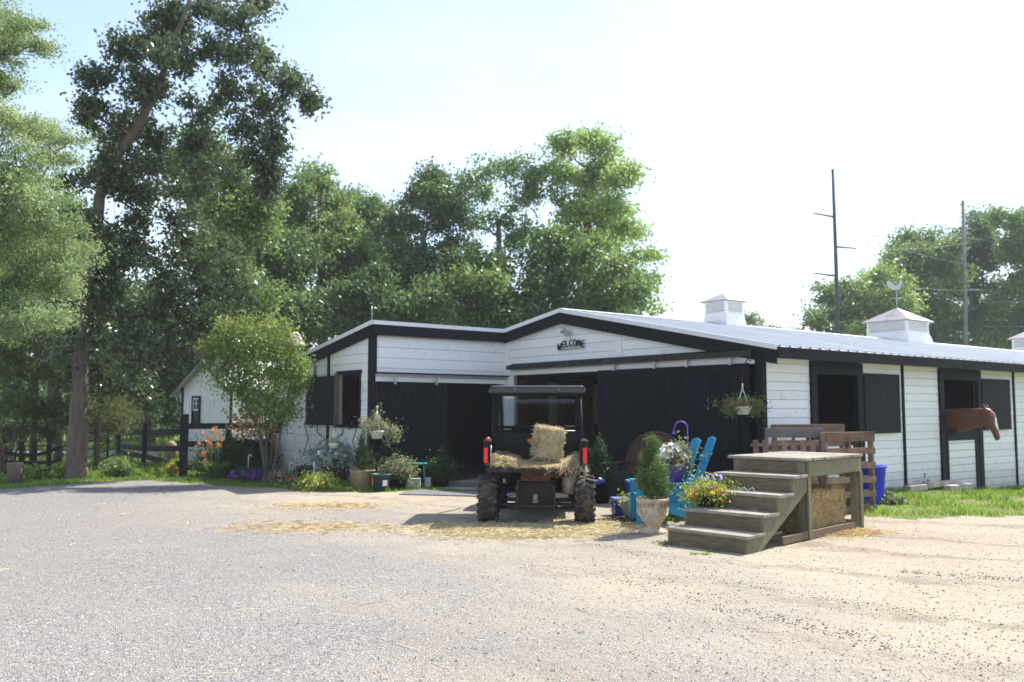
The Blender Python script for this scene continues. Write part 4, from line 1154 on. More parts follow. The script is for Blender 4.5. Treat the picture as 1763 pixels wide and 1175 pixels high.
# roll cage
for sx in (-1, 1):
    MB().tube([(sx * 0.67, 0.76, 0.60), (sx * 0.665, 0.76, 1.2), (sx * 0.645, 0.80, 1.84)], 0.03, 10).build('cage_post', black_trim, utv)
    MB().tube([(sx * 0.64, 2.35, 1.05), (sx * 0.62, 1.95, 1.5), (sx * 0.62, 1.75, 1.84)], 0.028, 10).build('cage_post', black_trim, utv)
    MB().box((sx * 0.605, 0.79, 1.53), (0.045, 0.03, 0.60)).build('rear_window_frame', black_trim, utv)
for zz, w_ in ((1.33, 1.28), (1.83, 1.28)): MB().tube([(-w_ / 2, 0.79, zz), (w_ / 2, 0.79, zz)], 0.022, 8).build('cage_bar', black_trim, utv)
rb = MB()
Rp = [(-0.735, 0), (-0.72, 0.07), (-0.68, 0.10), (0.68, 0.10), (0.72, 0.07), (0.735, 0)]
vs = []
for y_, dz, sc_ in ((0.66, 0.0, 0.985), (0.72, 0.012, 1.0), (1.3, 0.03, 1.0), (1.95, 0.0, 1.0), (2.05, -0.03, 0.97)):
    for u, w in Rp: vs.append((u * sc_, y_, 1.845 + dz + w * (1 if y_ > 0.7 else 0.85)))
n_ = len(Rp); fs = []
for i in range(4):
    for k in range(n_ - 1): fs.append((i * n_ + k, i * n_ + k + 1, (i + 1) * n_ + k + 1, (i + 1) * n_ + k))
    fs.append((i * n_ + n_ - 1, i * n_, (i + 1) * n_, (i + 1) * n_ + n_ - 1))
fs += [tuple(range(n_)), tuple(reversed(range(4 * n_, 5 * n_)))]
roof_u = rb.add(vs, fs).build('canopy_roof', mat('satin_black_roof', (0.02, 0.021, 0.024), 0.28, 0.1, 4, spec=0.6), utv, bevel=0.012)
MB().box((0, 0.675, 1.885), (1.42, 0.02, 0.115)).build('roof_valance', black_plastic, utv, bevel=0.02)
for x0 in (-0.33, 0.33): MB().box((x0, 0.66, 1.90), (0.014, 0.012, 0.014)).build('roof_bolt', galv, utv)
MB().box((0, 2.05, 1.45), (1.2, 0.012, 0.72), Euler((R(-28), 0, 0))).build('windshield', glass, utv)
MB().prism([(1.75, 0.5), (3.0, 0.5), (3.0, 0.75), (2.75, 0.92), (2.2, 1.02), (1.95, 1.0), (1.75, 0.75)], -0.62, 0.62, Matrix(((0, 1, 0, 0), (1, 0, 0, 0), (0, 0, 1, 0), (0, 0, 0, 1)))).build('front_hood', black_plastic, utv, bevel=0.03)
sw_ = [(-0.33 + 0.18 * math.cos(t * math.pi / 10), 1.62 - 0.06 * math.sin(t * math.pi / 10), 1.13 + 0.16 * math.sin(t * math.pi / 10)) for t in range(21)]
MB().tube(sw_, 0.014, 6, cap=False).bar((-0.5, 1.62, 1.13), (-0.16, 1.62, 1.13), 0.02, 0.012).tube([(-0.33, 1.62, 1.13), (-0.33, 1.85, 1.0)], 0.02, 6).build('steering_wheel', black_plastic, utv)

# hay on the bed
def UW(x, y, z): return Matrix.Rotation(R(-3), 3, 'Z') @ Vector((x, y, z)) + UO
n = 22000
x = rg.uniform(-0.63, 0.63, n); y = rg.uniform(-0.36, 0.70, n)
H = 0.05 + 0.06 * np.sin(x * 5 + 1) * np.sin(y * 6) + 0.10 * sst(-0.35, -0.65, x) + 0.04 * sst(0.25, 0.5, x) + 0.03 * np.sin(13 * x)
H = np.clip(H, 0.02, 0.3) * np.clip((y + 0.42) / 0.25, 0.25, 1)
z = 0.80 + H * rg.uniform(0.2, 1.15, n)
ov = rg.random(n) < 0.006
y[ov] = rg.uniform(-0.46, -0.34, ov.sum()); x[ov] = np.clip(rg.normal(0.5, 0.16, ov.sum()), -0.6, 0.70); z[ov] = rg.uniform(0.72, 0.82, ov.sum())
a = rg.uniform(0, np.pi, n); Ls = rg.uniform(0.04, 0.15, n) / 2
dz_ = rg.normal(0, 0.22, n); dz_[ov] = rg.normal(0, 0.8, ov.sum())
d = np.stack([np.cos(a), np.sin(a), dz_], 1) * Ls[:, None]
sd_ = np.stack([-np.sin(a), np.cos(a), rg.normal(0, 0.6, n)], 1) * 0.0024
c = np.stack([x, y, z], 1)
V = np.stack([c - d - sd_, c - d + sd_, c + d + sd_, c + d - sd_], 1).reshape(-1, 3)
hp = np_mesh('loose_hay', V, 4, hay_m, kind='stuff'); hp.location = UO; hp.rotation_euler = (0, 0, R(-3)); tag(hp, 'loose pale hay heaped across the vehicle cargo bed', 'hay')
hc = MB(); NXh, NYh = 22, 14
vs = []
for j in range(NYh):
    for i in range(NXh):
        xx = -0.62 + 1.24 * i / (NXh - 1); yy = -0.33 + 1.03 * j / (NYh - 1)
        hh = 0.05 + 0.06 * math.sin(xx * 5 + 1) * math.sin(yy * 6) + 0.10 * float(sst(-0.35, -0.65, xx)) + 0.08 * float(sst(0.25, 0.5, xx)) + 0.03 * math.sin(13 * xx)
        hh = min(max(hh, 0.02), 0.3) * min(max((yy + 0.42) / 0.25, 0.25), 1)
        vs.append((xx, yy, 0.802 + hh * 0.75))
fs = [(j * NXh + i, j * NXh + i + 1, (j + 1) * NXh + i + 1, (j + 1) * NXh + i) for j in range(NYh - 1) for i in range(NXh - 1)]
me = hc.add(vs, fs, True).mesh('hay_bed', hay_core); o = bpy.data.objects.new('hay_layer', me); link(o); o.location = UO; o.rotation_euler = (0, 0, R(-3)); o['kind'] = 'stuff'; tag(o, 'packed hay layer under the loose hay on the cargo bed', 'hay')

def bale(name, label, loc, rot, size, core, strand, n, ns=0.006, twine=True):
    t = thing(name, label, 'hay bale' if 'hay' in label else 'straw bale', loc)
    t.rotation_euler = rot
    bm = bmesh.new(); bmesh.ops.create_cube(bm, size=1); bmesh.ops.subdivide_edges(bm, edges=bm.edges, cuts=9, use_grid_fill=True)
    rr = random.Random(len(label))
    for v in bm.verts:
        p = v.co
        q = Vector((p.x * size[0], p.y * size[1], p.z * size[2]))
        rd = 1 - 0.06 * sum(1 for k in p if abs(k) > 0.49) * (1 if sum(1 for k in p if abs(k) > 0.49) > 1 else 0)
        v.co = q * rd + Vector([rr.uniform(-.012, .012) for _ in range(3)])
    me_ = bpy.data.meshes.new('bale_core'); bm.to_mesh(me_); bm.free(); me_.materials.append(core)
    o = bpy.data.objects.new('core', me_); link(o, t)
    f = rg.integers(0, 6, n); u = rg.uniform(-0.5, 0.5, (n, 3))
    ax = f // 2; u[np.arange(n), ax] = np.where(f % 2, 0.5, -0.5)
    c = u * np.array(size) * 0.985; nrm = np.zeros((n, 3)); nrm[np.arange(n), ax] = np.where(f % 2, 1, -1)
    d = rg.normal(0, 1, (n, 3)); d -= nrm * (d * nrm).sum(1)[:, None] * 0.75; d /= np.linalg.norm(d, axis=1)[:, None]
    d *= rg.uniform(0.02, 0.075, n)[:, None]; s = np.cross(d, nrm + 0.01); s /= np.linalg.norm(s, axis=1)[:, None] + 1e-9; s *= ns / 2
    c = c + nrm * rg.uniform(0, 0.016, n)[:, None]
    np_mesh('strands', np.stack([c - d - s, c - d + s, c + d + s, c + d - s], 1).reshape(-1, 3), 4, strand, t)
    if twine:
        tw = MB()
        for k in (-0.22, 0.22):
            w_, h__ = size[0] / 2 + 0.008, size[2] / 2 + 0.008
            tw.tube([(-w_, k * size[1], -h__), (w_, k * size[1], -h__), (w_, k * size[1], h__), (-w_, k * size[1], h__), (-w_, k * size[1], -h__)], 0.004, 5)
        tw.build('twine', orange_tag if False else bark_dark, t)
    return t
bp_ = UW(0.17, 0.12, 1.12)
bale('hay_bale', 'greenish hay bale standing tilted on the vehicle cargo bed', bp_, (R(6), R(7), R(12)), (0.34, 0.30, 0.40), hay_core, hay_m, 9000)

# ------------------------------------------------------------------ wooden mounting block
PF = GP(1287, 955); PB = GP(1147, 938); PP = GP(1392, 931)
dv = Vector((PP.x - PF.x, PP.y - PF.y, 0)); brz = math.atan2(dv.y, dv.x)
BW_ = (PB - PF).length; RUN = dv.length
blk = thing('mounting_block', 'weathered grey wooden mounting block with five steps up to a platform', 'steps', (PF.x, PF.y, 0), brz)
TD = RUN / 4; RS = 0.2; PLT = 1.58
for i in range(4):
    x0 = i * TD
    MB().box((x0 + 0.02, BW_ / 2, RS * i + 0.08), (0.035, BW_ - 0.08, 0.158)).build('riser', grey_wood, blk, bevel=0.004)
    for k in range(2):
        MB().box((x0 - 0.02 + (k + 0.5) * (TD / 2 + 0.012), BW_ / 2 + rnd.uniform(-.006, .006), RS * (i + 1) - 0.02 + k * .002), (TD / 2 + 0.002, BW_ + 0.03, 0.038), Euler((rnd.uniform(-.006, .006), 0, 0))).build('tread', tread_wood, blk, bevel=0.005)
MB().box((4 * TD + 0.02, BW_ / 2, 0.88), (0.035, BW_ - 0.09, 0.158)).build('riser', grey_wood, blk, bevel=0.004)
nb = 10
for i in range(nb):
    w_ = (PLT + 0.06) / nb
    MB().box((4 * TD - 0.03 + (i + 0.5) * w_, BW_ / 2 + rnd.uniform(-.008, .008), 0.98 + rnd.uniform(-.002, .002)), (w_ - 0.006, BW_ + 0.05, 0.036)).build('platform_board', tread_wood, blk, bevel=0.005)
for yy in (0.02, BW_ - 0.02):
    poly = [(0.0, 0.0), (0.42, 0.0)]
    poly += [(4 * TD + 0.02, 0.66), (4 * TD + 0.02, 0.95), (4 * TD, 0.95)]
    for i in range(3, -1, -1):
        poly += [(i * TD + TD, RS * (i + 1) - 0.042) if i < 3 else (4 * TD, 0.758), (i * TD, RS * (i + 1) - 0.042)]
        
    poly = [(0.0, 0.0), (0.30, 0.0), (4 * TD - 0.005, 0.60), (4 * TD - 0.005, 0.758)]
    for i in range(3, -1, -1):
        poly.append((i * TD, RS * (i + 1) - 0.042))
        if i: poly.append((i * TD, RS * i - 0.042))
    # triangulate as convex strips so the notched outline fills cleanly
    m = MB()
    for i in range(4):
        def low(x): return max(0.0, (x - 0.30) * 0.60 / (4 * TD - 0.305))
        xa, xb = i * TD, (i + 1) * TD - (0.005 if i == 3 else 0)
        t_ = RS * (i + 1) - 0.042
        pl_ = [(xa, low(xa)), (xb, low(xb)), (xb, t_), (xa, t_)]
        if xa < 0.30 < xb: pl_ = [(xa, 0), (0.30, 0), (xb, low(xb)), (xb, t_), (xa, t_)]
        m.prism(pl_, yy - 0.019, yy + 0.019)
    m.build('stringer', post_wood, blk)
    MB().box((4 * TD + PLT / 2 + 0.04, yy, 0.86), (PLT - 0.04, 0.038, 0.19)).build('rim_board', post_wood, blk, bevel=0.004)
    for xx in (4 * TD + 0.045, 4 * TD + PLT - 0.02):
        MB().box((xx, yy + (0.066 if yy < 0.5 else -0.066), 0.48), (0.088, 0.088, 0.955)).build('post', post_wood, blk, bevel=0.006)
    MB().box((1.05 + PLT / 2, yy, 0.06), (RUN + PLT - 1.0, 0.036, 0.09)).build('base_rail', grey_wood, blk, bevel=0.004)
MB().box((4 * TD + 0.045, 0.0, 0.385), (0.085, 0.03, 0.76)).build('post_facing', post_wood, blk, bevel=0.004)
MB().box((4 * TD + PLT - 0.02, 0.0, 0.385), (0.085, 0.03, 0.76)).build('post_facing', post_wood, blk, bevel=0.004)
MB().box((4 * TD + PLT + 0.03, BW_ / 2, 0.86), (0.038, BW_ - 0.02, 0.19)).build('rim_board', grey_wood, blk, bevel=0.004)
MB().box((4 * TD + PLT + 0.0, BW_ / 2, 0.06), (0.036, BW_ - 0.18, 0.09)).build('base_rail', grey_wood, blk, bevel=0.004)
MB().box((0.75, BW_ / 2, 0.15), (0.3, BW_ - 0.1, 0.03)).build('cross_board', grey_wood, blk)
def BK_(x, y, z): return Matrix.Rotation(brz, 3, 'Z') @ Vector((x, y, z)) + Vector((PF.x, PF.y, 0))
t = bale('straw_bale', 'golden brown straw bale stored beneath the wooden platform', BK_(4 * TD + 0.80, 0.36, 0.305), (0, 0, brz), (1.02, 0.44, 0.50), straw_core, straw_m, 12000)
p_ = BK_(4 * TD + 0.8, 0.15, 0); straws('loose_straw', p_.x, p_.y, 0.8, 0.45, 2500, straw_m, zmax=0.03, label='loose straw fallen around the bale beneath the platform')
# small posy / wire on the middle step
pz = AT(1268, 842, BK_(2.5 * TD, 0.5, 0).y); wi = thing('green_twine', 'tangled bit of pale green twine dropped on the middle step', 'twine', BK_(2.42 * TD, 0.52, 0.605), brz)
MB().tube([(0, 0.16, 0.01), (0.02, 0.11, 0.03), (0.0, 0.06, 0.012), (0.03, 0.03, 0.04), (0.02, 0.0, 0.012), (-0.02, -0.05, 0.02), (0.02, -0.09, 0.04), (0.0, -0.13, 0.012)], 0.008, 6).build('strand', leaf_silver, wi)

# ------------------------------------------------------------------ pallets behind the block
def pallet(label, p0, p1, z0, h, slats, m, lean=0.0, vert=False):
    p0, p1 = Vector(p0), Vector(p1); d = p1 - p0; w_ = d.length
    t = thing('wooden_pallet', label, 'pallet', (p0.x, p0.y, z0), math.atan2(d.y, d.x), 'pallets behind the mounting block')
    t.rotation_euler = (R(lean), 0, math.atan2(d.y, d.x))
    if not vert:
        for xx in (0.03, w_ / 2, w_ - 0.03): MB().box((xx, 0.05, h / 2), (0.045, 0.09, h)).build('stringer', m, t, bevel=0.004)
        for k in range(slats):
            zc = 0.05 + (h - 0.10) * k / (slats - 1)
            for yy in (-0.008, 0.108): MB().box((w_ / 2, yy, zc), (w_ + rnd.uniform(-.02, .01), 0.018, 0.095 if k < slats - 1 else 0.15), Euler((0, rnd.uniform(-.006, .006), 0))).build('slat', m, t, bevel=0.003)
    else:
        for zz in (0.03, h / 2, h - 0.03): MB().box((w_ / 2, 0.05, zz), (w_, 0.09, 0.045)).build('stringer', m, t, bevel=0.004)
        for k in range(slats):
            MB().box((0.05 + (w_ - 0.1) * k / (slats - 1), -0.008, h / 2 + 0.02), (0.085, 0.018, h + 0.04)).build('slat', m, t, bevel=0.003)
    return t
q0, q1 = at_depth(1313, 14.1), at_depth(1412, 13.9)
pallet('grey upright pallet nearest the black corner of the barn', (q0.x, q0.y, 0), (q1.x, q1.y, 0), 0.0, 1.28, 6, pallet_grey)
q0, q1 = at_depth(1416, 13.7), at_depth(1500, 14.1)
pallet('brown upright pallet with horizontal slats, right behind the platform', (q0.x, q0.y, 0), (q1.x, q1.y, 0), 0.0, 1.22, 6, pallet_wood)
q0, q1 = at_depth(1296, 13.5), at_depth(1405, 13.5)
pallet('reddish pallet with vertical slats leaning low behind the platform', (q0.x, q0.y, 0), (q1.x, q1.y, 0), 0.0, 1.1, 7, pallet_wood, lean=-8, vert=True)
q0, q1 = at_depth(1330, 14.9), at_depth(1450, 15.3)
pallet('brown pallet furthest back against the stable wall', (q0.x, q0.y, 0), (q1.x, q1.y, 0), 0.0, 1.32, 6, pallet_wood)
# blue tubs behind
for (px, dep, lab) in ((1458, 15.5, 'bright blue plastic tub seen through the pallet slats'), (1496, 15.2, 'bright blue plastic tub standing right of the platform')):
    b_ = at_depth(px, dep); t = thing('plastic_tub', lab, 'tub', b_, 0, 'blue tubs by the pallets')
    MB().lathe([(0.001, 0.0), (0.15, 0.0), (0.155, 0.02), (0.205, 0.60), (0.228, 0.605), (0.230, 0.64), (0.195, 0.64), (0.148, 0.04), (0.001, 0.03)], (0, 0, 0), 28).build('bucket', bin_blue, t)
# timbers lying along the foot of the stable wall
tb = mat('old_timber', (0.42, 0.38, 0.34), 0.9, 0.3, 5, bump=0.5, dirt=((0.2, 0.15, 0.1), 4, 0.5, 0.5))
for i, (a0_, a1_, b_, zz, lab) in enumerate(((3.9, 4.55, -0.45, 0.07, 'short weathered timber on the ground by the blue tubs'), (4.7, 5.75, -0.42, 0.1, 'long pale weathered board lying against the stable wall'), (5.2, 6.1, -0.6, 0.05, 'low grey board lying in the grass left of the horse door'), (5.75, 6.2, -0.32, 0.09, 'pale block of timber at the foot of the horse door frame'))):
    p0, p1 = BW(a0_, b_, 0), BW(a1_, b_, 0); gzz = gz(p0.x, p0.y)
    mb = MB().bar((0, 0, 0), ((p1 - p0).x, (p1 - p0).y, 0), 0.11, 0.16 if i != 1 else 0.1); o = mb.build('timber', tb, None, bevel=0.01); o.location = (p0.x, p0.y, gzz + zz); tag(o, lab, 'timber')

# ------------------------------------------------------------------ turquoise chairs
def adirondack(label, loc, rz):
    t = thing('garden_chair', label, 'chair', loc, rz, 'turquoise garden chairs beside the steps')
    n = 5
    for k in range(n):
        y = (k - 2) * 0.112
        top = 1.19 - abs(k - 2) * 0.012
        p0 = Vector((-0.12, y, 0.26)); p1 = Vector((-0.12 - (top - 0.26) * 0.37, y * 1.0, top))
        MB().bar(p0, p1, 0.024, 0.108, (0.9, 0, 0.42)).build('back_slat', blue_paint, t, bevel=0.006)
    for zz in (0.42, 0.86):
        x = -0.12 - (zz - 0.26) * 0.37 + 0.03
        MB().box((x, 0, zz), (0.03, 0.60, 0.08), Euler((0, R(-20), 0))).build('back_rail', blue_paint, t, bevel=0.004)
    for k in range(5):
        x = 0.40 - k * 0.115
        MB().box((x, 0, 0.385 - k * 0.028), (0.10, 0.58, 0.02), Euler((0, R(-13), 0))).build('seat_slat', blue_paint, t, bevel=0.004)
    for sy in (-1, 1):
        MB().bar((0.45, sy * 0.28, 0.345), (-0.62, sy * 0.28, 0.02), 0.11, 0.025, (0, 0, 1)).build('side_rail', blue_paint, t, bevel=0.004)
        MB().box((0.42, sy * 0.31, 0.28), (0.10, 0.025, 0.56)).build('front_leg', blue_paint, t, bevel=0.004)
        MB().box((0.08, sy * 0.33, 0.572), (0.80, 0.14, 0.022)).build('armrest', blue_paint, t, bevel=0.006)
        MB().box((-0.30, sy * 0.315, 0.36), (0.08, 0.022, 0.42)).build('arm_post', blue_paint, t, bevel=0.004)
    return t
adirondack('turquoise wooden garden chair nearest the stone urn, reclined back', at_depth(1143, 12.75, 0), R(180))
adirondack('turquoise wooden garden chair nearest the wooden steps, behind its twin', at_depth(1172, 13.5, 0), R(178))
# shepherd hook
t = thing('plant_hook', 'curved purple metal plant hook above the garden chairs', 'hook', at_depth(1181, 13.25, 0))
hz = ZZ(726, 13.25); pts = [(0, 0, 0), (0.0, 0, hz - 0.13)] + [(-0.095 + 0.095 * math.cos(R(a_)), 0, hz - 0.09 + 0.09 * math.sin(R(a_))) for a_ in range(10, 175, 15)] + [(-0.205, 0, hz - 0.15)]
MB().tube(pts, 0.011, 8).build('rod', purple_m, t)
MB().lathe([(0.012, 0.05), (0.018, 0.03), (0.04, 0.0), (0.001, -0.006)], (-0.208, 0, hz - 0.19), 12).build('finial', purple_m, t)

# ------------------------------------------------------------------ pots and plants
def foliage(parent, lobes, n, size, m, name='foliage', shell=0.5, flat=1.0, aspect=0.5, up=0.3, crad=0.06, leaves=8):
    """lobes in local coordinates; n leaves in total"""
    tot = sum((r[0] * r[1] + r[0] * r[2] + r[1] * r[2]) for _, r in lobes)
    pa = n / leaves / (tot * 4.2)
    CC, P = clusters(lobes, pa, leaves, crad, shell, flat)
    P[:, 2] = np.maximum(P[:, 2], 0.01) if parent.location.z < 0.3 else P[:, 2]
    return np_mesh(name, leaf_verts(P, size, up, aspect), 4, m, parent), CC
def blossoms(parent, lobes, n, size, m, name='blossoms'):
    """five petalled flowers over the surface of the lobes"""
    out = []
    ar = np.array([r[0] * r[1] + r[0] * r[2] + r[1] * r[2] for _, r in lobes]); ar = ar / ar.sum()
    for (c, r), w in zip(lobes, ar):
        k = max(1, int(round(n * w))); d = rg.normal(0, 1, (k, 3)); d[:, 2] = np.abs(d[:, 2]) * 0.9 - 0.25; d /= np.linalg.norm(d, axis=1)[:, None]
        P = np.array(c) + d * np.array(r) * rg.uniform(0.92, 1.14, k)[:, None]
        out.append((P, d))
    V = []
    for P, d in out:
        for p, q in zip(P, d):
            q = Vector(q) + Vector((rnd.uniform(-.4, .4), rnd.uniform(-.6, .1), rnd.uniform(-.2, .4))); q.normalize()
            a_ = q.orthogonal().normalized(); b_ = q.cross(a_); s = size * rnd.uniform(0.7, 1.25); t0 = rnd.uniform(0, 6)
            for j in range(5):
                th = t0 + j * 1.2566; r1 = a_ * math.cos(th) + b_ * math.sin(th); r2 = a_ * math.cos(th + 0.6) + b_ * math.sin(th + 0.6); r0 = a_ * math.cos(th - 0.6) + b_ * math.sin(th - 0.6)
                p_ = Vector(p)
                V += [p_, p_ + r0 * s * 0.38 + q * s * 0.12, p_ + r1 * s * 0.55 + q * s * 0.16, p_ + r2 * s * 0.38 + q * s * 0.12]
    return np_mesh(name, np.array([tuple(v) for v in V]), 4, m, parent)
def pot(parent, r0, r1, h, m, rim=0.02, name='pot', z0=0.0):
    return MB().lathe([(0.001, z0), (r0, z0), (r1, z0 + h - 0.035), (r1 + rim, z0 + h - 0.03), (r1 + rim, z0 + h), (r1 - 0.01, z0 + h), (r1 - 0.02, z0 + h - 0.04), (0.001, z0 + h - 0.04)], (0, 0, 0), 24).build(name, m, parent)

# urn with clipped spiral spruce
ug = GP(1124, 918)
t = thing('urn_planter', 'ornate cast stone urn holding a clipped spiral dwarf spruce', 'planter', ug)
sc1 = 11.4 / 1517
uh = 0.45
MB().lathe([(0.001, 0), (0.175, 0), (0.18, 0.03), (0.13, 0.055), (0.095, 0.085), (0.10, 0.11), (0.15, 0.17), (0.185, 0.25), (0.20, 0.33), (0.198, 0.40), (0.212, 0.41), (0.215, uh), (0.19, uh), (0.18, uh - 0.04), (0.001, uh - 0.04)], (0, 0, 0), 40).build('urn', stone_pot, t)
rl = MB()
for k in range(22):
    a_ = 2 * math.pi * k / 22
    if k % 6 == 5: continue
    Rm = Matrix.Rotation(a_, 3, 'Z')
    rl.box(Rm @ Vector((0.199, 0, 0.382)), (0.012, 0.03, 0.012), Rm); rl.box(Rm @ Vector((0.200, 0.012, 0.36)), (0.012, 0.009, 0.036), Rm); rl.box(Rm @ Vector((0.200, -0.006, 0.345)), (0.012, 0.022, 0.009), Rm)
rl.build('key_pattern', stone_dark, t, kind='stuff')
sg = MB()
for k in range(6):
    a_ = 2 * math.pi * k / 6
    pts = []
    for j in range(7):
        b_ = a_ + (j / 6) * 2 * math.pi / 6; z_ = 0.32 - 0.09 * math.sin(math.pi * j / 6); rr_ = np.interp(z_, [0.17, 0.25, 0.33], [0.152, 0.188, 0.203])
        pts.append((rr_ * math.cos(b_), rr_ * math.sin(b_), z_))
    sg.tube(pts, [0.008, 0.011, 0.014, 0.016, 0.014, 0.011, 0.008], 6)
sg.build('garland', stone_pot, t)
lob = []
for k in range(34):
    f = k / 33; a_ = f * 13.5; rr_ = 0.14 * (1 - f) ** 0.7; lob.append(((rr_ * math.cos(a_), rr_ * math.sin(a_), 0.53 + 0.66 * f), (0.105 - 0.05 * f, 0.105 - 0.05 * f, 0.075 - 0.015 * f)))
lob += [((0.0, 0, 0.68), (0.17, 0.17, 0.22)), ((0, 0, 0.52), (0.15, 0.15, 0.07)), ((-0.005, 0, 1.17), (0.062, 0.062, 0.075)), ((0.05, -0.05, 0.74), (0.13, 0.12, 0.11)), ((-0.08, -0.06, 0.62), (0.11, 0.1, 0.09))]
MB().tube([(0, 0, 0.4), (0.01, 0, 1.1)], [0.02, 0.008], 6).build('stem', bark_dark, t)
foliage(t, lob, 30000, 0.024, leaf_conifer, shell=0.3, aspect=0.35, crad=0.022, leaves=10)

# petunia in purple pot on the chair arm, lantana on the steps
b_ = at_depth(1156, 12.55, 0.585); t = thing('flower_pot', 'white and purple petunias in a purple pot on the chair arm', 'flower pot', b_)
pot(t, 0.12, 0.17, 0.24, purple_pot)
lob = [((0, 0, 0.30), (0.22, 0.2, 0.13)), ((0.06, 0, 0.40), (0.13, 0.13, 0.10)), ((0.15, 0, 0.24), (0.1, 0.12, 0.16))]
foliage(t, lob, 2200, 0.045, leaf_dull); blossoms(t, [((-0.02, 0, 0.40), (0.15, 0.13, 0.12))], 34, 0.085, p_white); blossoms(t, lob, 14, 0.06, p_white, 'white_blossoms'); blossoms(t, lob, 20, 0.06, p_purple, 'purple_blossoms'); blossoms(t, lob, 8, 0.05, p_pink, 'pink_blossoms')
b_ = BK_(0.28 + TD, BW_ - 0.14, 0.41); t = thing('flower_pot', 'yellow and pink lantana overflowing its pot on the second step', 'flower pot', b_)
pot(t, 0.10, 0.13, 0.13, black_plastic)
lob = [((0, 0, 0.18), (0.22, 0.21, 0.11)), ((-0.11, 0.05, 0.11), (0.14, 0.14, 0.13)), ((0.11, -0.07, 0.11), (0.12, 0.12, 0.10))]
foliage(t, lob, 2600, 0.04, leaf_lime); blossoms(t, lob, 70, 0.04, p_yellow); blossoms(t, lob, 42, 0.04, p_pink, 'pink_blossoms'); blossoms(t, [((0.08, 0.05, 0.33), (0.12, 0.1, 0.06))], 26, 0.04, p_lav, 'lavender_blossoms')
# galvanised bucket lying tilted
b_ = GP(1088, 891); t = thing('metal_bucket', 'tilted galvanised bucket of seedlings beside the stone urn', 'bucket', b_ + Vector((0, 0, 0.01)))
t.rotation_euler = (R(-5), R(-14), 0)
MB().lathe([(0.001, 0), (0.095, 0), (0.10, 0.01), (0.135, 0.24), (0.142, 0.25), (0.13, 0.25), (0.12, 0.21), (0.001, 0.21)], (0, 0, 0), 24).build('pail', galv, t)
lob = [((-0.03, 0, 0.27), (0.11, 0.1, 0.05))]; foliage(t, lob, 90, 0.06, leaf_lime); blossoms(t, lob, 5, 0.05, p_paleyel)
hb = MB().tube([(-0.14 * math.cos(R(a_)), 0, 0.24 + 0.1 * math.sin(R(a_))) for a_ in range(0, 181, 20)], 0.004, 5).build('handle', galv, t)
# blue boxes, totes
def tote(label, px, py, w_, d_, h_, body, lid, rz=0.0, name='storage_tote', lidded=True, cat='storage box'):
    t = thing(name, label, cat, GP(px, py), R(rz))
    vs = []
    for z_, s in ((0.0, 0.88), (h_ - 0.03, 1.0)):
        for x_, y_ in ((-1, -1), (1, -1), (1, 1), (-1, 1)): vs.append((x_ * w_ / 2 * s, y_ * d_ / 2 * s, z_))
    MB().add(vs, [(0, 3, 2, 1), (4, 5, 6, 7)] + [(i, (i + 1) % 4, (i + 1) % 4 + 4, i + 4) for i in range(4)]).build('tub', body, t, bevel=0.012)
    if lidded: MB().box((0, 0, h_ - 0.012), (w_ * 1.05, d_ * 1.05, 0.035)).build('lid', lid, t, bevel=0.01)
    else: MB().box((0, 0, h_ - 0.02), (w_ * 1.04, d_ * 1.04, 0.02)).build('rim', lid, t, bevel=0.004)
    return t
pale_blue = mat('pale_blue_plastic', (0.16, 0.26, 0.62), 0.35, 0.08, 6, spec=0.5)
tote('small blue box nearest the vehicle wheel on the dirt', 1068, 887, 0.24, 0.24, 0.26, blue_plastic, pale_blue, 10)
tote('taller blue box behind the small blue one', 1091, 877, 0.22, 0.24, 0.46, blue_plastic, pale_blue, 5)
tote('large dark lidded tote between vehicle and flower pots', 1050, 859, 0.66, 0.45, 0.47, tote_dark, tote_dark, -4)
tote('dark tote half hidden behind the big lidded tote', 1094, 851, 0.44, 0.40, 0.44, black_plastic, dusty_metal, 3)
t = thing('blue_sled', 'blue plastic tray leaning on the dark totes behind the vehicle', 'tray', at_depth(1016, 14.3, 0.42)); t.rotation_euler = (0, R(-12), 0)
MB().box((0, 0, 0), (0.42, 0.3, 0.05)).build('tray', blue_plastic, t, bevel=0.015)
MB().box((0.16, 0, 0.035), (0.03, 0.26, 0.02)).build('rim', white_plastic, t)
# cone spruces
def cone_spruce(label, px, dep, h, r, potm, ph, pr_, m=leaf_conifer, n=7000, z0=0.0, size=0.035):
    t = thing('potted_conifer', label, 'potted conifer', at_depth(px, dep, z0))
    pot(t, pr_ * 0.8, pr_, ph, potm)
    MB().tube([(0, 0, ph - 0.05), (0, 0, ph + h * 0.7)], [0.025, 0.01], 6).build('stem', bark_dark, t)
    lob = []
    for k in range(6):
        f = k / 5; lob.append(((0, 0, ph + h * (0.14 + 0.75 * f)), (r * (1 - 0.82 * f), r * (1 - 0.82 * f), h * 0.15)))
    foliage(t, lob, n, size, m, shell=0.3, aspect=0.35, crad=0.025, leaves=9); return t
cone_spruce('dark cone shaped spruce in a pot in the shade right of the vehicle', 1030, 15.3, 0.72, 0.24, black_plastic, 0.42, 0.2, leaf_shrub)
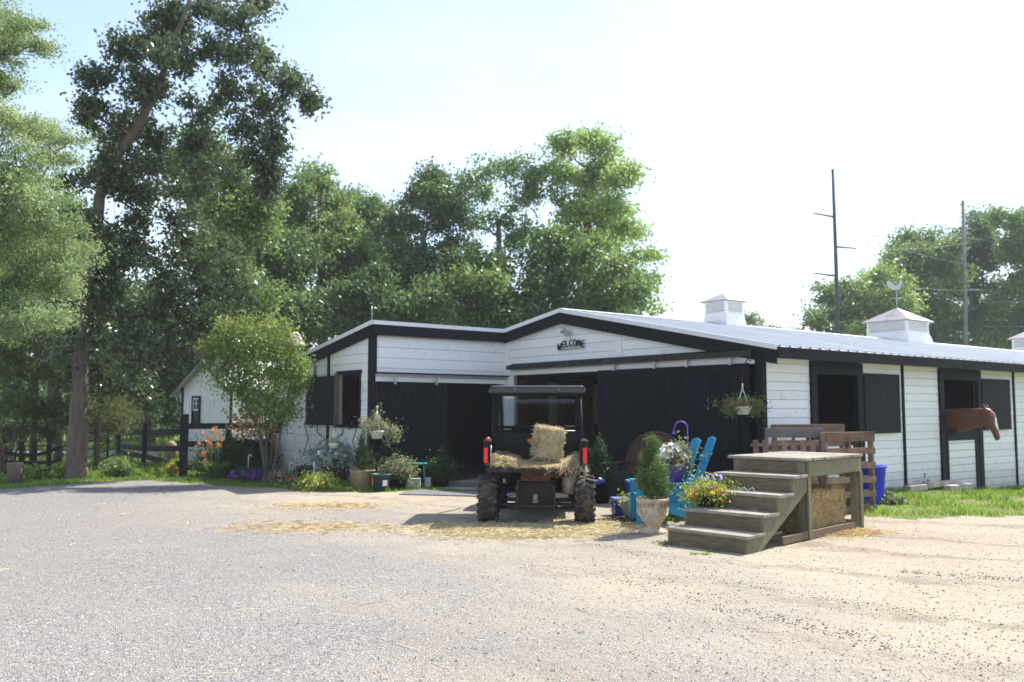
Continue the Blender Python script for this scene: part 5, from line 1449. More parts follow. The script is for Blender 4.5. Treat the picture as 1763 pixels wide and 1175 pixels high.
# brown arched bench back in shade before the big door
bench = thing('garden_bench', 'brown wooden bench with a high arched back before the black door', 'bench', at_depth(1118, 16.5, 0), R(-38))
br_w = mat('brown_bench_wood', (0.085, 0.045, 0.028), 0.7, 0.25, 4, stretch=(1, 1, 0.3), rnd_obj=0.1)
for i in range(13):
    x_ = -0.6 + i * 0.1; tz = 0.50 + 0.66 * math.sqrt(max(0, 1 - (x_ / 0.66) ** 2))
    MB().box((x_, 0.22, (0.44 + tz) / 2), (0.094, 0.022, tz - 0.44)).build('back_slat', br_w, bench, bevel=0.003)
MB().tube([(-0.66 * math.cos(R(a_)), 0.22, 0.50 + 0.67 * math.sin(R(a_))) for a_ in range(0, 181, 12)], 0.028, 8).build('arch_rail', br_w, bench)
for k in range(4): MB().box((0, -0.22 + k * 0.125, 0.43), (1.3, 0.11, 0.024)).build('seat_slat', br_w, bench, bevel=0.003)
for sx in (-1, 1):
    for yy in (-0.24, 0.22): MB().box((sx * 0.6, yy, 0.29 if yy < 0 else 0.25), (0.055, 0.055, 0.58 if yy < 0 else 0.5)).build('leg', br_w, bench, bevel=0.004)
    MB().box((sx * 0.6, -0.01, 0.60), (0.07, 0.54, 0.028)).build('armrest', br_w, bench, bevel=0.004)

# hanging baskets
def basket(name, label, p_top, p_pot, rpot, hpot, lobes, lm, n, flow, bracket, lsize=0.04):
    """p_top: hook point; p_pot: centre of the pot rim"""
    t = thing(name, label, 'hanging basket', p_pot)
    dt = Vector(p_top) - Vector(p_pot)
    MB().lathe([(0.001, -hpot), (rpot * 0.68, -hpot), (rpot * 0.98, -0.03), (rpot * 1.08, -0.025), (rpot * 1.08, 0.0), (rpot * 0.95, 0), (rpot * 0.9, -0.03), (0.001, -0.03)], (0, 0, 0), 24).build('pot', white_plastic, t)
    h = MB(); hub = Vector((0, 0, min(dt.z * 0.45, 0.42)))
    for k in range(4):
        a_ = k * math.pi / 2 + 0.5; h.tube([(rpot * math.cos(a_), rpot * math.sin(a_), 0), hub], 0.006, 5)
    h.tube([hub, hub + Vector((0, 0, 0.09))], 0.012, 6)
    h.build('hanger', white_plastic, t)
    c = MB(); z_ = hub.z + 0.09; k = 0
    while z_ < dt.z - 0.02:
        c.tube([(0.012 * math.cos(j * 1.2566) if k % 2 else 0, 0 if k % 2 else 0.012 * math.cos(j * 1.2566), z_ + 0.025 + 0.025 * math.sin(j * 1.2566)) for j in range(6)], 0.004, 4, cap=False); z_ += 0.04; k += 1
    c.build('chain', rusty, t)
    if bracket is not None:
        b0 = Vector(bracket) - Vector(p_pot)
        MB().tube([b0, (b0 + dt) / 2 + Vector((0, 0, 0.08)), dt + Vector((0, 0, 0.03)), dt], 0.009, 6).tube([b0 + Vector((0, 0, -0.22)), (b0 + dt) / 2 + Vector((0, 0, -0.02))], 0.007, 6).build('bracket', s_iron, t)
    foliage(t, lobes, n, lsize, lm, crad=0.05)
    for (m_, k_, s_, lb_) in flow: blossoms(t, lb_ or lobes, k_, s_, m_, 'blossoms')
    return t
pp = AT(649, 742, 18.15)
basket('hanging_basket', 'white hanging pot with trailing pale pink flowers on the left black door', AT(643, 662, 18.45), pp, 0.145, 0.16,
       [((0, 0, 0.08), (0.34, 0.26, 0.12)), ((0.30, 0, 0.02), (0.22, 0.16, 0.07)), ((0.40, -0.02, -0.14), (0.06, 0.07, 0.13)), ((-0.2, 0, 0.12), (0.16, 0.14, 0.14)), ((0.24, -.05, -0.20), (0.04, 0.05, 0.14)), ((0.02, 0, 0.28), (0.08, 0.08, 0.14))],
       leaf_dull, 1800, [(p_rose, 46, 0.04, None)], AT(641, 662, 18.75), 0.045)
pp = AT(1279, 700, 15.0)
basket('hanging_basket', 'white hanging pot with small red flowers by the right barn corner', AT(1281, 632, 15.0), pp, 0.145, 0.14,
       [((0, 0, 0.04), (0.30, 0.27, 0.10)), ((-0.2, 0, -0.04), (0.14, 0.15, 0.11)), ((0.2, 0, -0.02), (0.13, 0.15, 0.12))],
       leaf_mid, 2600, [(p_red, 90, 0.035, None)], AT(1293, 622, 15.12), 0.038)
pp = AT(563, 768, 18.6)
basket('hanging_basket', 'small bare white hanger pot on a wire before the window', AT(577, 724, 18.65), pp + Vector((0.14, 0, 0.05)), 0.1, 0.1, [((0, 0, 0.05), (0.12, 0.1, 0.05))], leaf_dull, 120, [(p_rose, 5, 0.05, None)], AT(577, 724, 18.8), 0.04)

# ------------------------------------------------------------------ flower bed on the left
def shrub(name, label, px, py, w_px, h_px, m, n, size, flow=(), potspec=None, cat='shrub', lobes=None, group=None, z0=0.0, dep=None, **kw):
    g = GP(px, py) if dep is None else at_depth(px, dep, z0); k = g.y / 1517
    t = thing(name, label, cat, (g.x, g.y, z0), 0, group)
    zb = 0.0
    if potspec: pot(t, *potspec[:4], **(potspec[4] if len(potspec) > 4 else {})); zb = potspec[2] * 0.85
    w_, h_ = w_px * k, h_px * k
    lb = lobes or [((0, 0, zb + h_ * 0.42), (w_ * 0.42, w_ * 0.35, h_ * 0.42)), ((-w_ * 0.25, 0.05, zb + h_ * 0.35), (w_ * 0.25, w_ * 0.22, h_ * 0.33)), ((w_ * 0.27, 0, zb + h_ * 0.38), (w_ * 0.23, w_ * 0.2, h_ * 0.32))]
    st_ = MB()
    for c, r in lb:
        st_.tube([(0, 0, max(0, zb - 0.02)), (c[0] * 0.5, c[1] * 0.5, c[2] * 0.6), c], [0.012, 0.009, 0.004], 5)
    st_.build('stems', bark_dark, t)
    foliage(t, lb, n, size, m, **kw)
    for q in flow: blossoms(t, q[3] if len(q) > 3 else lb, q[1], q[2], q[0])
    return t
# dark shrubs at the back
shrub('dark_shrub', 'dark evergreen shrub behind the daylilies, left end of the flower bed', 385, 822, 95, 75, leaf_shrub, 9000, 0.06, group='dark shrubs of the flower bed')
shrub('dark_shrub', 'dark evergreen shrub just left of the flowering tree trunks', 428, 815, 80, 85, leaf_shrub, 9000, 0.06, group='dark shrubs of the flower bed')
shrub('dark_shrub', 'tall dark shrub against the white end wall, right of the tree trunks', 497, 812, 80, 95, leaf_shrub, 11000, 0.07, group='dark shrubs of the flower bed')
shrub('dark_shrub', 'low dark shrub behind the silvery hydrangea', 545, 816, 60, 50, leaf_shrub, 4500, 0.06, group='dark shrubs of the flower bed')
# petunias and bedding
shrub('petunia_plant', 'low mound of vivid purple petunias in the grass edge', 425, 830, 66, 26, leaf_shrub, 2500, 0.05, ((p_purple, 170, 0.085),), cat='flowers')
shrub('petunia_plant', 'few purple and white petunias in shade between the hooks', 530, 824, 60, 26, leaf_shrub, 2200, 0.05, ((p_purple, 30, 0.07), (p_white, 10, 0.06)), cat='flowers')
shrub('petunia_plant', 'pink petunias beside the purple ones', 487, 836, 40, 28, leaf_dull, 1600, 0.05, ((p_pink, 36, 0.075), (p_rose, 12, 0.06)), cat='flowers')
shrub('coreopsis_plant', 'yellow green flowering clump at the gravel edge', 545, 845, 62, 30, leaf_lime, 3200, 0.05, ((p_paleyel, 70, 0.05),), cat='flowers')
shrub('bedding_plant', 'yellow and orange marigolds in dark shade behind the hooks', 565, 818, 50, 24, leaf_shrub, 1500, 0.05, ((p_yellow, 14, 0.06), (p_orange, 8, 0.06)), cat='flowers')
shrub('hydrangea_plant', 'silvery leaved plant with white blooms in a half barrel', 577, 832, 84, 50, leaf_silver, 3200, 0.08, ((p_white, 34, 0.09),), (0.24, 0.30, 0.36, mat('barrel_wood', (0.07, 0.055, 0.045), 0.85, 0.3, 5)), cat='potted plant')
# wooden cover under the daylilies
def grassy(name, label, px, py, n, h, m, spread, cat, dep=None):
    g = GP(px, py); t = thing(name, label, cat, g)
    V = []
    for k in range(n):
        a_ = rnd.uniform(0, 6.28); l_ = h * rnd.uniform(0.6, 1.1); o_ = Vector((math.cos(a_), math.sin(a_), 0)) * spread * rnd.uniform(0.4, 1)
        w_ = Vector((-math.sin(a_), math.cos(a_), 0)) * 0.012
        p = [o_ * f * 0.35 * (1 + 2 * f) + Vector((0, 0, l_ * (1.6 * f - 0.85 * f * f))) for f in (0, 0.35, 0.7, 1.0)]
        b0 = Vector((rnd.uniform(-.1, .1), rnd.uniform(-.1, .1), 0))
        for i in range(3):
            s0, s1 = (1, 0.8, 0.5)[i], (0.8, 0.5, 0.05)[i]
            V += [b0 + p[i] - w_ * s0, b0 + p[i] + w_ * s0, b0 + p[i + 1] + w_ * s1, b0 + p[i + 1] - w_ * s1]
    np_mesh('leaf_blades', np.array([tuple(v) for v in V]), 4, m, t); return t
t = grassy('daylily', 'orange daylilies on tall stalks in front of the fence', 372, 826, 260, 0.55, leaf_mid, 0.8, 'flowers')
g = GP(372, 826); fl_ = MB(); LP = []
for (px, py) in ((352, 748), (358, 758), (371, 740), (376, 750), (346, 765), (350, 782), (363, 765), (377, 768), (383, 757), (355, 795), (367, 745)):
    p = AT(px, py, g.y) - g; LP.append(p); fl_.tube([(p.x * 0.15, p.y, 0), (p.x * 0.6, p.y, p.z * 0.6), p], 0.006, 5)
fl_.build('stalks', leaf_mid, t)
V = []
for p in LP:
    ax = Vector((rnd.uniform(-.5, .5), -0.8, rnd.uniform(0.1, 0.7))).normalized(); a_ = ax.orthogonal().normalized(); b_ = ax.cross(a_)
    for j in range(6):
        th = j * 1.047; r1 = a_ * math.cos(th) + b_ * math.sin(th); r0 = a_ * math.cos(th - .45) + b_ * math.sin(th - .45); r2 = a_ * math.cos(th + .45) + b_ * math.sin(th + .45)
        V += [p, p + r0 * .04 + ax * .06, p + r1 * .095 + ax * .05, p + r2 * .04 + ax * .06]
np_mesh('blossoms', np.array([tuple(v) for v in V]), 4, p_orange, t)
shrub('flower_bowl', 'terracotta bowl of yellow flowers by the big fence post', 300, 818, 34, 14, leaf_lime, 900, 0.045, ((p_yellow, 70, 0.05),), (0.15, 0.19, 0.16, terracotta), cat='flower pot')
shrub('weed_clump', 'leafy green weeds growing at the foot of the metal gate', 203, 822, 46, 32, leaf_mid, 2600, 0.07, cat='weeds')
shrub('weed_clump', 'broad leaved weeds left of the leaning tree trunk', 100, 826, 26, 30, leaf_lime, 500, 0.12, cat='weeds')
shrub('weed_clump', 'broad leaved weeds by the low black fence at far left', 56, 826, 26, 26, leaf_lime, 450, 0.12, cat='weeds')
shrub('weed_clump', 'flat leaved weed rosette in the grass right of the blue tub', 1535, 868, 44, 14, leaf_dull, 350, 0.10, ((p_white, 8, 0.03),), cat='weeds')
shrub('weed_clump', 'dark weeds against the stable wall beside the black batten', 1560, 838, 60, 18, leaf_mid, 1200, 0.07, cat='weeds')
# hooks: plastic pot hangers sticking up among the flowers
for (px, py, top, lab) in ((427, 828, 783, 'white curved hanger above the purple petunias'), (498, 832, 796, 'white curved hanger left of the yellow green clump, in front'), (505, 824, 777, 'white curved hanger in dark shade behind the front one'), (540, 838, 791, 'straight white pot hanger over the yellow green clump'), (551, 830, 791, 'straight white pot hanger next to the silvery plant')):
    g = GP(px, py); h = ZZ(top, g.y); t = thing('pot_hanger', lab, 'plant hanger', g, 0, 'white pot hangers in the flower bed')
    m = MB()
    for k in range(3):
        a_ = k * 2.09 + 0.4; m.tube([(0.13 * math.cos(a_), 0.13 * math.sin(a_), 0.06), (0, 0, h * 0.55)], 0.007, 5)
    m.build('wires', white_plastic, t)
    top_ = [(0, 0, h * 0.55), (0, 0, h - 0.05)]
    if 'curved' in lab: top_ += [(0.02, 0, h), (0.055, 0, h - 0.01), (0.07, 0, h - 0.05)]
    MB().tube(top_, 0.013, 6).build('hook', white_plastic, t)
# teal rabbit figure
g = GP(434, 812); t = thing('rabbit_statue', 'small teal rabbit figure sitting under the flowering tree', 'statue', g)
rb_m = mat('verdigris', (0.07, 0.19, 0.20), 0.6, 0.2, 12)
bz = MB().ico((0, 0, 0.11), 0.11, 3, sq=(1.25, 0.9, 1)).ico((-0.09, 0, 0.24), 0.06, 3, sq=(1.2, 0.9, 1)).tube([(-0.07, 0.02, 0.27), (-0.04, 0.03, 0.34), (-0.02, 0.035, 0.39)], [0.012, 0.02, 0.006], 8).tube([(-0.07, -0.02, 0.27), (-0.04, -0.03, 0.34), (-0.01, -0.035, 0.38)], [0.012, 0.02, 0.006], 8).ico((0.14, 0, 0.09), 0.03, 2).tube([(-0.1, 0.04, 0.12), (-0.14, 0.04, 0.02)], [0.025, 0.02], 8).tube([(-0.1, -0.04, 0.12), (-0.14, -0.04, 0.02)], [0.025, 0.02], 8)
o = bz.build('body', rb_m, t); md = o.modifiers.new('remesh', 'REMESH'); md.mode = 'VOXEL'; md.voxel_size = 0.012; md.use_smooth_shade = True
# pots right of bed
cone_spruce('clipped cone conifer in a carved stone pot beside the left black door', 627, 17.75, 0.78, 0.20, tan_stone, 0.40, 0.24, leaf_shrub)
g = GP(656, 846); t = thing('plastic_pot', 'empty dark green plastic pot with a pale wide rim', 'pot', g)
pot(t, 0.15, 0.19, 0.34, green_plastic, 0.03); MB().box((-0.155, -0.095, 0.2), (0.06, 0.004, 0.14), Euler((0, 0, R(-58)))).build('sticker', orange_tag, t); MB().box((0.10, -0.162, 0.17), (0.10, 0.004, 0.11), Euler((0, 0, R(32)))).build('label_patch', white_plastic, t)
shrub('potted_plant', 'bushy grey green plant with pink tips in a black pot', 683, 842, 56, 40, leaf_dull, 3200, 0.055, ((p_rose, 60, 0.045),), (0.17, 0.21, 0.22, black_plastic), cat='potted plant')
shrub('potted_plant', 'dark round bush in a black pot before the wing doorway', 758, 838, 46, 42, leaf_shrub, 4200, 0.05, ((p_rose, 22, 0.03),), (0.15, 0.18, 0.14, black_plastic), cat='potted plant')
g = GP(719, 838); t = thing('plant_stool', 'teal painted wooden stool standing on grey blocks', 'stool', g)
for k in range(3): MB().box((0, -0.12 + k * 0.12, 0.475), (0.40, 0.112, 0.025), Euler((0, 0, 0))).build('top_board', teal_paint, t, bevel=0.004)
for sx in (-1, 1):
    for sy in (-1, 1): MB().bar((sx * 0.17, sy * 0.13, 0.02), (sx * 0.13, sy * 0.12, 0.46), 0.03, 0.03, (0, 1, 0)).build('leg', teal_paint, t)
    MB().bar((sx * 0.155, -0.13, 0.2), (sx * 0.155, 0.13, 0.2), 0.02, 0.02).build('rung', teal_paint, t)
MB().bar((-0.155, -0.128, 0.17), (0.155, -0.128, 0.17), 0.022, 0.022).build('rung', teal_paint, t)
cb = mat('concrete_block', (0.42, 0.41, 0.39), 0.9, 0.15, 8, bump=0.4)
for (px, py, w_, lab) in ((711, 841, 0.3, 'grey concrete block under the left legs of the teal stool'), (737, 839, 0.12, 'narrow grey concrete block under the right legs of the teal stool')):
    g = GP(px, py); o = MB().box((0, 0, 0), (w_, 0.16, 0.2)).build('concrete_block', cb, None, bevel=0.008); o.location = (g.x, g.y, 0.1); tag(o, lab, 'block')
# slate slab apron / rubber mats before the wing door
slate = mat('grey_rubber_mat', (0.13, 0.135, 0.155), 0.85, 0.2, 6, bump=0.3, dirt=((0.3, 0.25, 0.2), 3, 0.55, 0.6))
for (px, py, w_, d_, rz, zz, lab) in ((790, 851, 2.1, 0.85, -14, 0.012, 'flat grey rubber mat on the ground left of the vehicle'), (800, 836, 1.5, 0.8, -8, 0.02, 'grey rubber mat nearer the wing doorway')):
    g = GP(px, py); o = MB().box((0, 0, 0), (w_, d_, 0.016), Euler((0, 0, 0))).build('rubber_mat', slate, None, bevel=0.004); o.location = (g.x, g.y, zz); o.rotation_euler = (0, 0, R(rz)); tag(o, lab, 'mat')

# ------------------------------------------------------------------ fences
def fence_post(par, p, h, w_=0.11):
    MB().box((0, 0, h / 2 - 0.1), (w_, w_, h + 0.2), Euler((0, 0, 0.3))).build('post', black_rough, par, bevel=0.006).location = Vector(p) - par.location
def rail(par, p, q, h=0.14, t_=0.035):
    MB().bar(Vector(p) - par.location, Vector(q) - par.location, h, t_, (0, 0, 1)).build('rail', black_rough, par)
P0, P1, P2, P3 = at_depth(322, 21.2, 0), at_depth(255, 25.2, 0), at_depth(210, 28.5, 0), at_depth(470, 21.8, 0)
fa = thing('paddock_fence', 'black board fence with a thick post running away left of the shed', 'fence', P0)
MB().box((0, 0, 0.72), (0.19, 0.19, 1.54), Euler((0, 0, 0.3))).build('thick_post', black_rough, fa, bevel=0.012)
fence_post(fa, P1, 1.2); fence_post(fa, P2, 1.2)
for zz0, zz1 in ((ZZ(743, 21.2), ZZ(746, 25.2)), (ZZ(772, 21.2), ZZ(774, 25.2)), (0.28, 0.25)):
    rail(fa, P0 + Vector((0, 0, zz0)), P1 + Vector((0, 0.08, zz1))); rail(fa, P1 + Vector((0, 0.08, zz1)), P2 + Vector((0, 0.08, zz1 - 0.03)))
fb = thing('garden_fence', 'black three rail fence in front of the white shed', 'fence', P0 + Vector((0.12, 0, 0)))
for zz in (ZZ(734, 21.2), ZZ(765, 21.2), 0.22): rail(fb, P0 + Vector((0.1, -0.05, zz)), P3 + Vector((0, -0.05, zz)))
fence_post(fb, at_depth(396, 21.5, 0), 1.15); fence_post(fb, P3, 1.15)
# metal gate
G0, G1 = at_depth(150, 21.4, 0), at_depth(208, 27.8, 0)
gt_ = thing('metal_gate', 'open black metal bar gate between leaning tree and paddock fence', 'gate', G0)
MB().box((0, 0, 0.62), (0.17, 0.17, 1.34)).build('gate_post', black_rough, gt_, bevel=0.01)
dG = G1 - G0
for zz in (0.22, 0.42, 0.62, 0.82, 1.02, 1.20): MB().tube([(0.1 * dG.normalized()) + Vector((0, 0, zz)), dG + Vector((0, 0, zz))], 0.026, 8).build('bar', black_trim, gt_)
for f in (0.03, 0.34, 0.67, 1.0): MB().box(dG * f + Vector((0, 0, 0.71)), (0.045, 0.045, 1.02)).build('stile', black_trim, gt_)
# far left low fence
L0, L1 = at_depth(20, 20.3, 0), at_depth(116, 20.5, 0)
fl_ = thing('low_fence', 'low sagging black rail fence at the far left edge', 'fence', L0)
for px in (45, 66, 92): fence_post(fl_, at_depth(px, 20.4, 0), 0.86 if px != 92 else 0.95, 0.09)
for zz, sag in ((0.62, -0.10), (0.40, -0.02), (0.18, 0)):
    pr_ = None
    for k in range(5):
        f = k / 4; p = L0.lerp(L1, f) + Vector((0, -0.06, zz + sag * math.sin(math.pi * f) + 0.12 * f * f * (1 if sag < -.05 else 0)))
        if pr_ is not None: rail(fl_, pr_, p, 0.085, 0.03)
        pr_ = p
# timber benches / boards beyond the fence, stump
g = GP(25, 832); o = MB().lathe([(0.001, 0), (0.17, 0), (0.16, 0.3), (0.17, 0.44), (0.001, 0.45)], (0, 0, 0), 16).build('tree_stump', bark, None); o.location = g; tag(o, 'pale sawn stump left of the low black fence', 'stump')
for (px, dep, w_, zz, lab) in ((62, 24.0, 1.9, 0.62, 'yellowish plank laid across trestles beyond the low fence'), (80, 25.5, 1.4, 0.35, 'pale plank lying low beyond the low fence')):
    g = at_depth(px, dep, 0); t = thing('plank_bench', lab, 'bench', g)
    MB().box((0, 0, zz), (w_, 0.28, 0.06)).build('plank', pallet_wood if 'yellow' in lab else tb, t, bevel=0.005)
    for sx in (-1, 1): MB().box((sx * w_ * 0.38, 0, zz / 2 - .02), (0.08, 0.22, zz - 0.05)).build('support', in_wood, t)
g = at_depth(300, 28.0, 0); t = thing('mulch_sack', 'tan sack leaning by the fence near the shed', 'sack', g)
o = MB().ico((0, 0, 0.3), 0.26, 3, sq=(0.8, 0.6, 1.2)).build('sack', tan_stone, t)

# ------------------------------------------------------------------ power poles and wires
pole_m = mat('pole_steel', (0.055, 0.06, 0.075), 0.7, 0.15, 2, rnd_obj=0)
pole_g = mat('pole_wood_grey', (0.20, 0.20, 0.215), 0.8, 0.15, 2, rnd_obj=0)
def pole(label, px0, py_top, px1, dep, arms, m, rad):
    top = AT(px0, py_top, dep); bot = AT(px1, 705, dep); bot.z = -0.3
    bot.x = top.x + (AT(px1, 577, dep).x - top.x) * (top.z + 0.3) / (top.z - AT(px1, 577, dep).z)
    t = thing('power_pole', label, 'power pole', bot)
    MB().tube([(0, 0, 0), (top - bot) * 0.55 + Vector((0.08, 0, 0)), top - bot], [rad * 1.25, rad, rad * 0.78], 12).build('pole', m, t)
    ends = [top]
    for (ex, ey, sy) in arms:
        e = AT(ex, ey, dep); s_ = AT(px0 + (px1 - px0) * (sy - py_top) / (577 - py_top), sy, dep)
        MB().tube([s_ - bot, e - bot], [rad * 0.62, rad * 0.38], 8).build('arm', pole_g, t); ends.append(e)
    return ends
E1 = pole('tall dark power pole with three side arms behind the stable roof', 1434, 292, 1440.5, 58, [(1400, 367, 374), (1474, 428, 425), (1402, 471, 475)], pole_m, 0.13)
E2 = pole('grey power pole with side arms standing before the right trees', 1658, 346, 1661, 72, [(1690, 413, 411), (1632, 450, 454), (1691, 500, 499)], pole_g, 0.17)
E3 = [Vector((8, 150, 19)), Vector((5.5, 150, 16.5)), Vector((10, 150, 14.5)), Vector((5.5, 150, 13))]
wi_m = mat('wire', (0.25, 0.28, 0.32), 0.6, 0.1, 1, rnd_obj=0)
def wire(a_, b_, sag, r, label):
    pts = [a_.lerp(b_, i / 16) - Vector((0, 0, sag * 4 * (i / 16) * (1 - i / 16))) for i in range(17)]
    o = MB().tube(pts, r, 5).build('power_line', wi_m, None); tag(o, label, 'power line', 'power lines'); return o
nm = ['top', 'upper left arm', 'right arm', 'lower left arm']
for i in range(4):
    wire(E1[i], E2[[0, 2, 1, 3][i]], 0.35, 0.011, 'thin power line from the %s of the dark pole to the grey pole' % nm[i])
    wire(E1[i], E3[i], 1.5, 0.016, 'thin power line from the %s of the dark pole down to the left' % nm[i])
for i, z_ in enumerate((3.5, 1.5)):
    wire(Vector((E2[3].x, 72, E2[3].z - z_ + 0.5)), Vector((E2[3].x + 40, 60, E2[3].z + 1.5 - z_)), 0.6, 0.022, ('upper' if i == 0 else 'lower') + ' dark power line running right from the grey pole')
for i in (0, 1, 3):
    wire(E2[i], E2[i] + Vector((42, 18, 1.0)), 1.0, 0.018, 'thin power line from the grey pole %s to the right edge' % ['top', 'upper right arm', '', 'lowest arm'][i])

# ------------------------------------------------------------------ horse
horse_m = bpy.data.materials.new('chestnut_coat'); horse_m.use_nodes = True
t_ = horse_m.node_tree; n_ = t_.nodes; l_ = t_.links.new
pb = n_['Principled BSDF']; pb.inputs['Roughness'].default_value = 0.5; pb.inputs['Sheen Weight'].default_value = 0.25
tc_ = n_.new('ShaderNodeTexCoord')
hn = n_.new('ShaderNodeTexNoise'); hn.inputs['Scale'].default_value = 5; l_(tc_.outputs['Object'], hn.inputs['Vector'])
hm = n_.new('ShaderNodeMixRGB'); hm.inputs['Color1'].default_value = (0.085, 0.027, 0.013, 1); hm.inputs['Color2'].default_value = (0.20, 0.066, 0.028, 1); l_(hn.outputs['Fac'], hm.inputs['Fac'])
def cap_mask(c, rot, rad, soft=0.15):
    mp = n_.new('ShaderNodeMapping'); mp.vector_type = 'TEXTURE'; mp.inputs['Location'].default_value = c; mp.inputs['Rotation'].default_value = rot; mp.inputs['Scale'].default_value = rad
    l_(tc_.outputs['Object'], mp.inputs['Vector']); ln = n_.new('ShaderNodeVectorMath'); ln.operation = 'LENGTH'; l_(mp.outputs[0], ln.inputs[0])
    r_ = n_.new('ShaderNodeMapRange'); r_.inputs['From Min'].default_value = 1 + soft; r_.inputs['From Max'].default_value = 1 - soft; l_(ln.outputs['Value'], r_.inputs['Value']); return r_.outputs[0]
# horse in barn coordinates: standing in its box, head out over the half door
HO = Vector((6.87, 0.0, 0))
horse = thing('horse', 'chestnut horse with a white blaze looking right over its stable half door', 'horse', BW(HO.x, HO.y, gz(9.3, 19)), BARN_RZ)
poll = Vector((-0.03, -0.72, 1.70)); muz = Vector((-0.20, -0.98, 1.05))
def loft(mb, pts, n=16):
    """pts: (centre, half width, half depth)"""
    cs = [Vector(p[0]) for p in pts]; base = len(mb.v); vs = []
    for i, (c, w_, d_) in enumerate(pts):
        t = (cs[min(i + 1, len(cs) - 1)] - cs[max(i - 1, 0)]).normalized()
        side = Vector((1, 0, 0)); side = (side - t * side.dot(t)).normalized()
        up_ = side.cross(t).normalized()
        for k in range(n):
            a_ = 2 * math.pi * k / n; vs.append(Vector(c) + side * (w_ * math.cos(a_)) + up_ * (d_ * math.sin(a_)))
    fs = [(i * n + k, i * n + (k + 1) % n, (i + 1) * n + (k + 1) % n, (i + 1) * n + k) for i in range(len(pts) - 1) for k in range(n)]
    fs += [tuple(reversed(range(n))), tuple((len(pts) - 1) * n + k for k in range(n))]
    mb.add(vs, fs, True)
hb = MB()
wz = 1.22
# trunk: from rump (deep in the box) to chest, then neck turning to the poll
loft(hb, [((0, 2.85, 1.12), .10, .12), ((0, 2.72, 1.13), .26, .30), ((0, 2.4, 1.12), .30, .34), ((0, 1.9, 1.06), .31, .33), ((0, 1.4, 1.06), .28, .33), ((0, 1.1, 1.12), .23, .33), ((0, .85, 1.2), .16, .27)])
nk = [((0, 1.15, 1.18), .2, .34), ((0, .80, 1.26), .17, .33), ((0, .42, 1.36), .14, .31), ((0, 0.05, 1.43), .12, .275), ((-0.01, -0.26, 1.47), .108, .25), ((-0.02, -0.50, 1.50), .094, .215), ((-0.03, -0.66, 1.56), .08, .165)]
loft(hb, nk)
hd = (muz - poll); hdn = hd.normalized()
fwd_ = Vector((hd.x, hd.y, 0)).normalized() if Vector((hd.x, hd.y, 0)).length > 0.05 else Vector((1, 0, 0))
fwd_ = Vector((-0.12, -1.0, 0)).normalized()
sidev = hdn.cross(fwd_).normalized(); frt = sidev.cross(hdn).normalized()
HL = 0.70
def H_(f, fr_, s_): return poll + hdn * (f * HL) + frt * fr_ + sidev * s_
def sect(pts, n=16):
    vs = []
    for (f, fr_, hw, hdp) in pts:
        c = H_(f, fr_, 0)
        for k in range(n):
            a_ = 2 * math.pi * k / n; ca, sa = math.cos(a_), math.sin(a_)
            vs.append(c + sidev * (hw * abs(ca) ** 0.85 * (1 if ca > 0 else -1)) + frt * (hdp * sa))
    base = [(i * n + k, i * n + (k + 1) % n, (i + 1) * n + (k + 1) % n, (i + 1) * n + k) for i in range(len(pts) - 1) for k in range(n)]
    base += [tuple(reversed(range(n))), tuple((len(pts) - 1) * n + k for k in range(n))]
    hb.add(vs, base, True)
if frt.dot(Vector((0, -1, 0))) < 0: frt = -frt; sidev = -sidev
sect([(-0.02, -0.06, .06, .07), (0.08, -0.05, .085, .12), (0.22, -0.065, .102, .168), (0.38, -0.055, .092, .155), (0.56, -0.022, .066, .104), (0.74, -0.004, .054, .076), (0.88, -0.002, .056, .068), (0.97, -0.01, .054, .060), (1.03, -0.02, .035, .035)])
for s_ in (-1, 1):
    e0 = H_(-0.01, -0.05, s_ * 0.055); e1 = H_(-0.19, -0.02, s_ * 0.08)
    hb.tube([e0, e0.lerp(e1, 0.35), e0.lerp(e1, 0.7), e1], [0.026, 0.030, 0.02, 0.004], 8)
    hb.ico(H_(0.30, 0.045, s_ * 0.082), 0.026, 2)
    hb.ico(H_(0.28, -0.13, s_ * 0.045), 0.05, 2, sq=(1, 1, 1.1))
    hb.ico(H_(0.93, 0.035, s_ * 0.035), 0.02, 2)
for (lx, ly) in ((-0.17, 1.15), (0.17, 1.1), (-0.2, 2.5), (0.2, 2.55)):
    hind = ly > 1.5
    if hind: hb.tube([(lx, ly, 1.0), (lx, ly - 0.12, 0.72), (lx, ly + 0.12, 0.50), (lx, ly + 0.06, 0.16), (lx, ly, 0.05), (lx, ly - 0.03, 0.0)], [0.15, 0.11, 0.055, 0.042, 0.045, 0.06], 10)
    else: hb.tube([(lx, ly, 0.95), (lx, ly, 0.68), (lx, ly - 0.01, 0.46), (lx, ly + 0.01, 0.16), (lx, ly - 0.03, 0.05), (lx, ly - 0.05, 0.0)], [0.11, 0.075, 0.055, 0.04, 0.045, 0.058], 10)
bod = hb.build('body', horse_m, horse)
md = bod.modifiers.new('remesh', 'REMESH'); md.mode = 'VOXEL'; md.voxel_size = 0.016; md.use_smooth_shade = True
ms_ = bod.modifiers.new('smooth', 'SMOOTH'); ms_.factor = 0.6; ms_.iterations = 5
hrot = Matrix((sidev, frt, hdn)).transposed().to_euler('XYZ')
c1 = cap_mask(H_(0.55, 0.075, 0.0), hrot, (0.042, 0.09, 0.34))
hx = n_.new('ShaderNodeMixRGB'); hx.inputs['Color2'].default_value = (0.62, 0.56, 0.52, 1); l_(c1, hx.inputs['Fac']); l_(hm.outputs[0], hx.inputs['Color1'])
c2_ = cap_mask(H_(1.0, -0.03, 0), hrot, (0.09, 0.075, 0.10), 0.3)
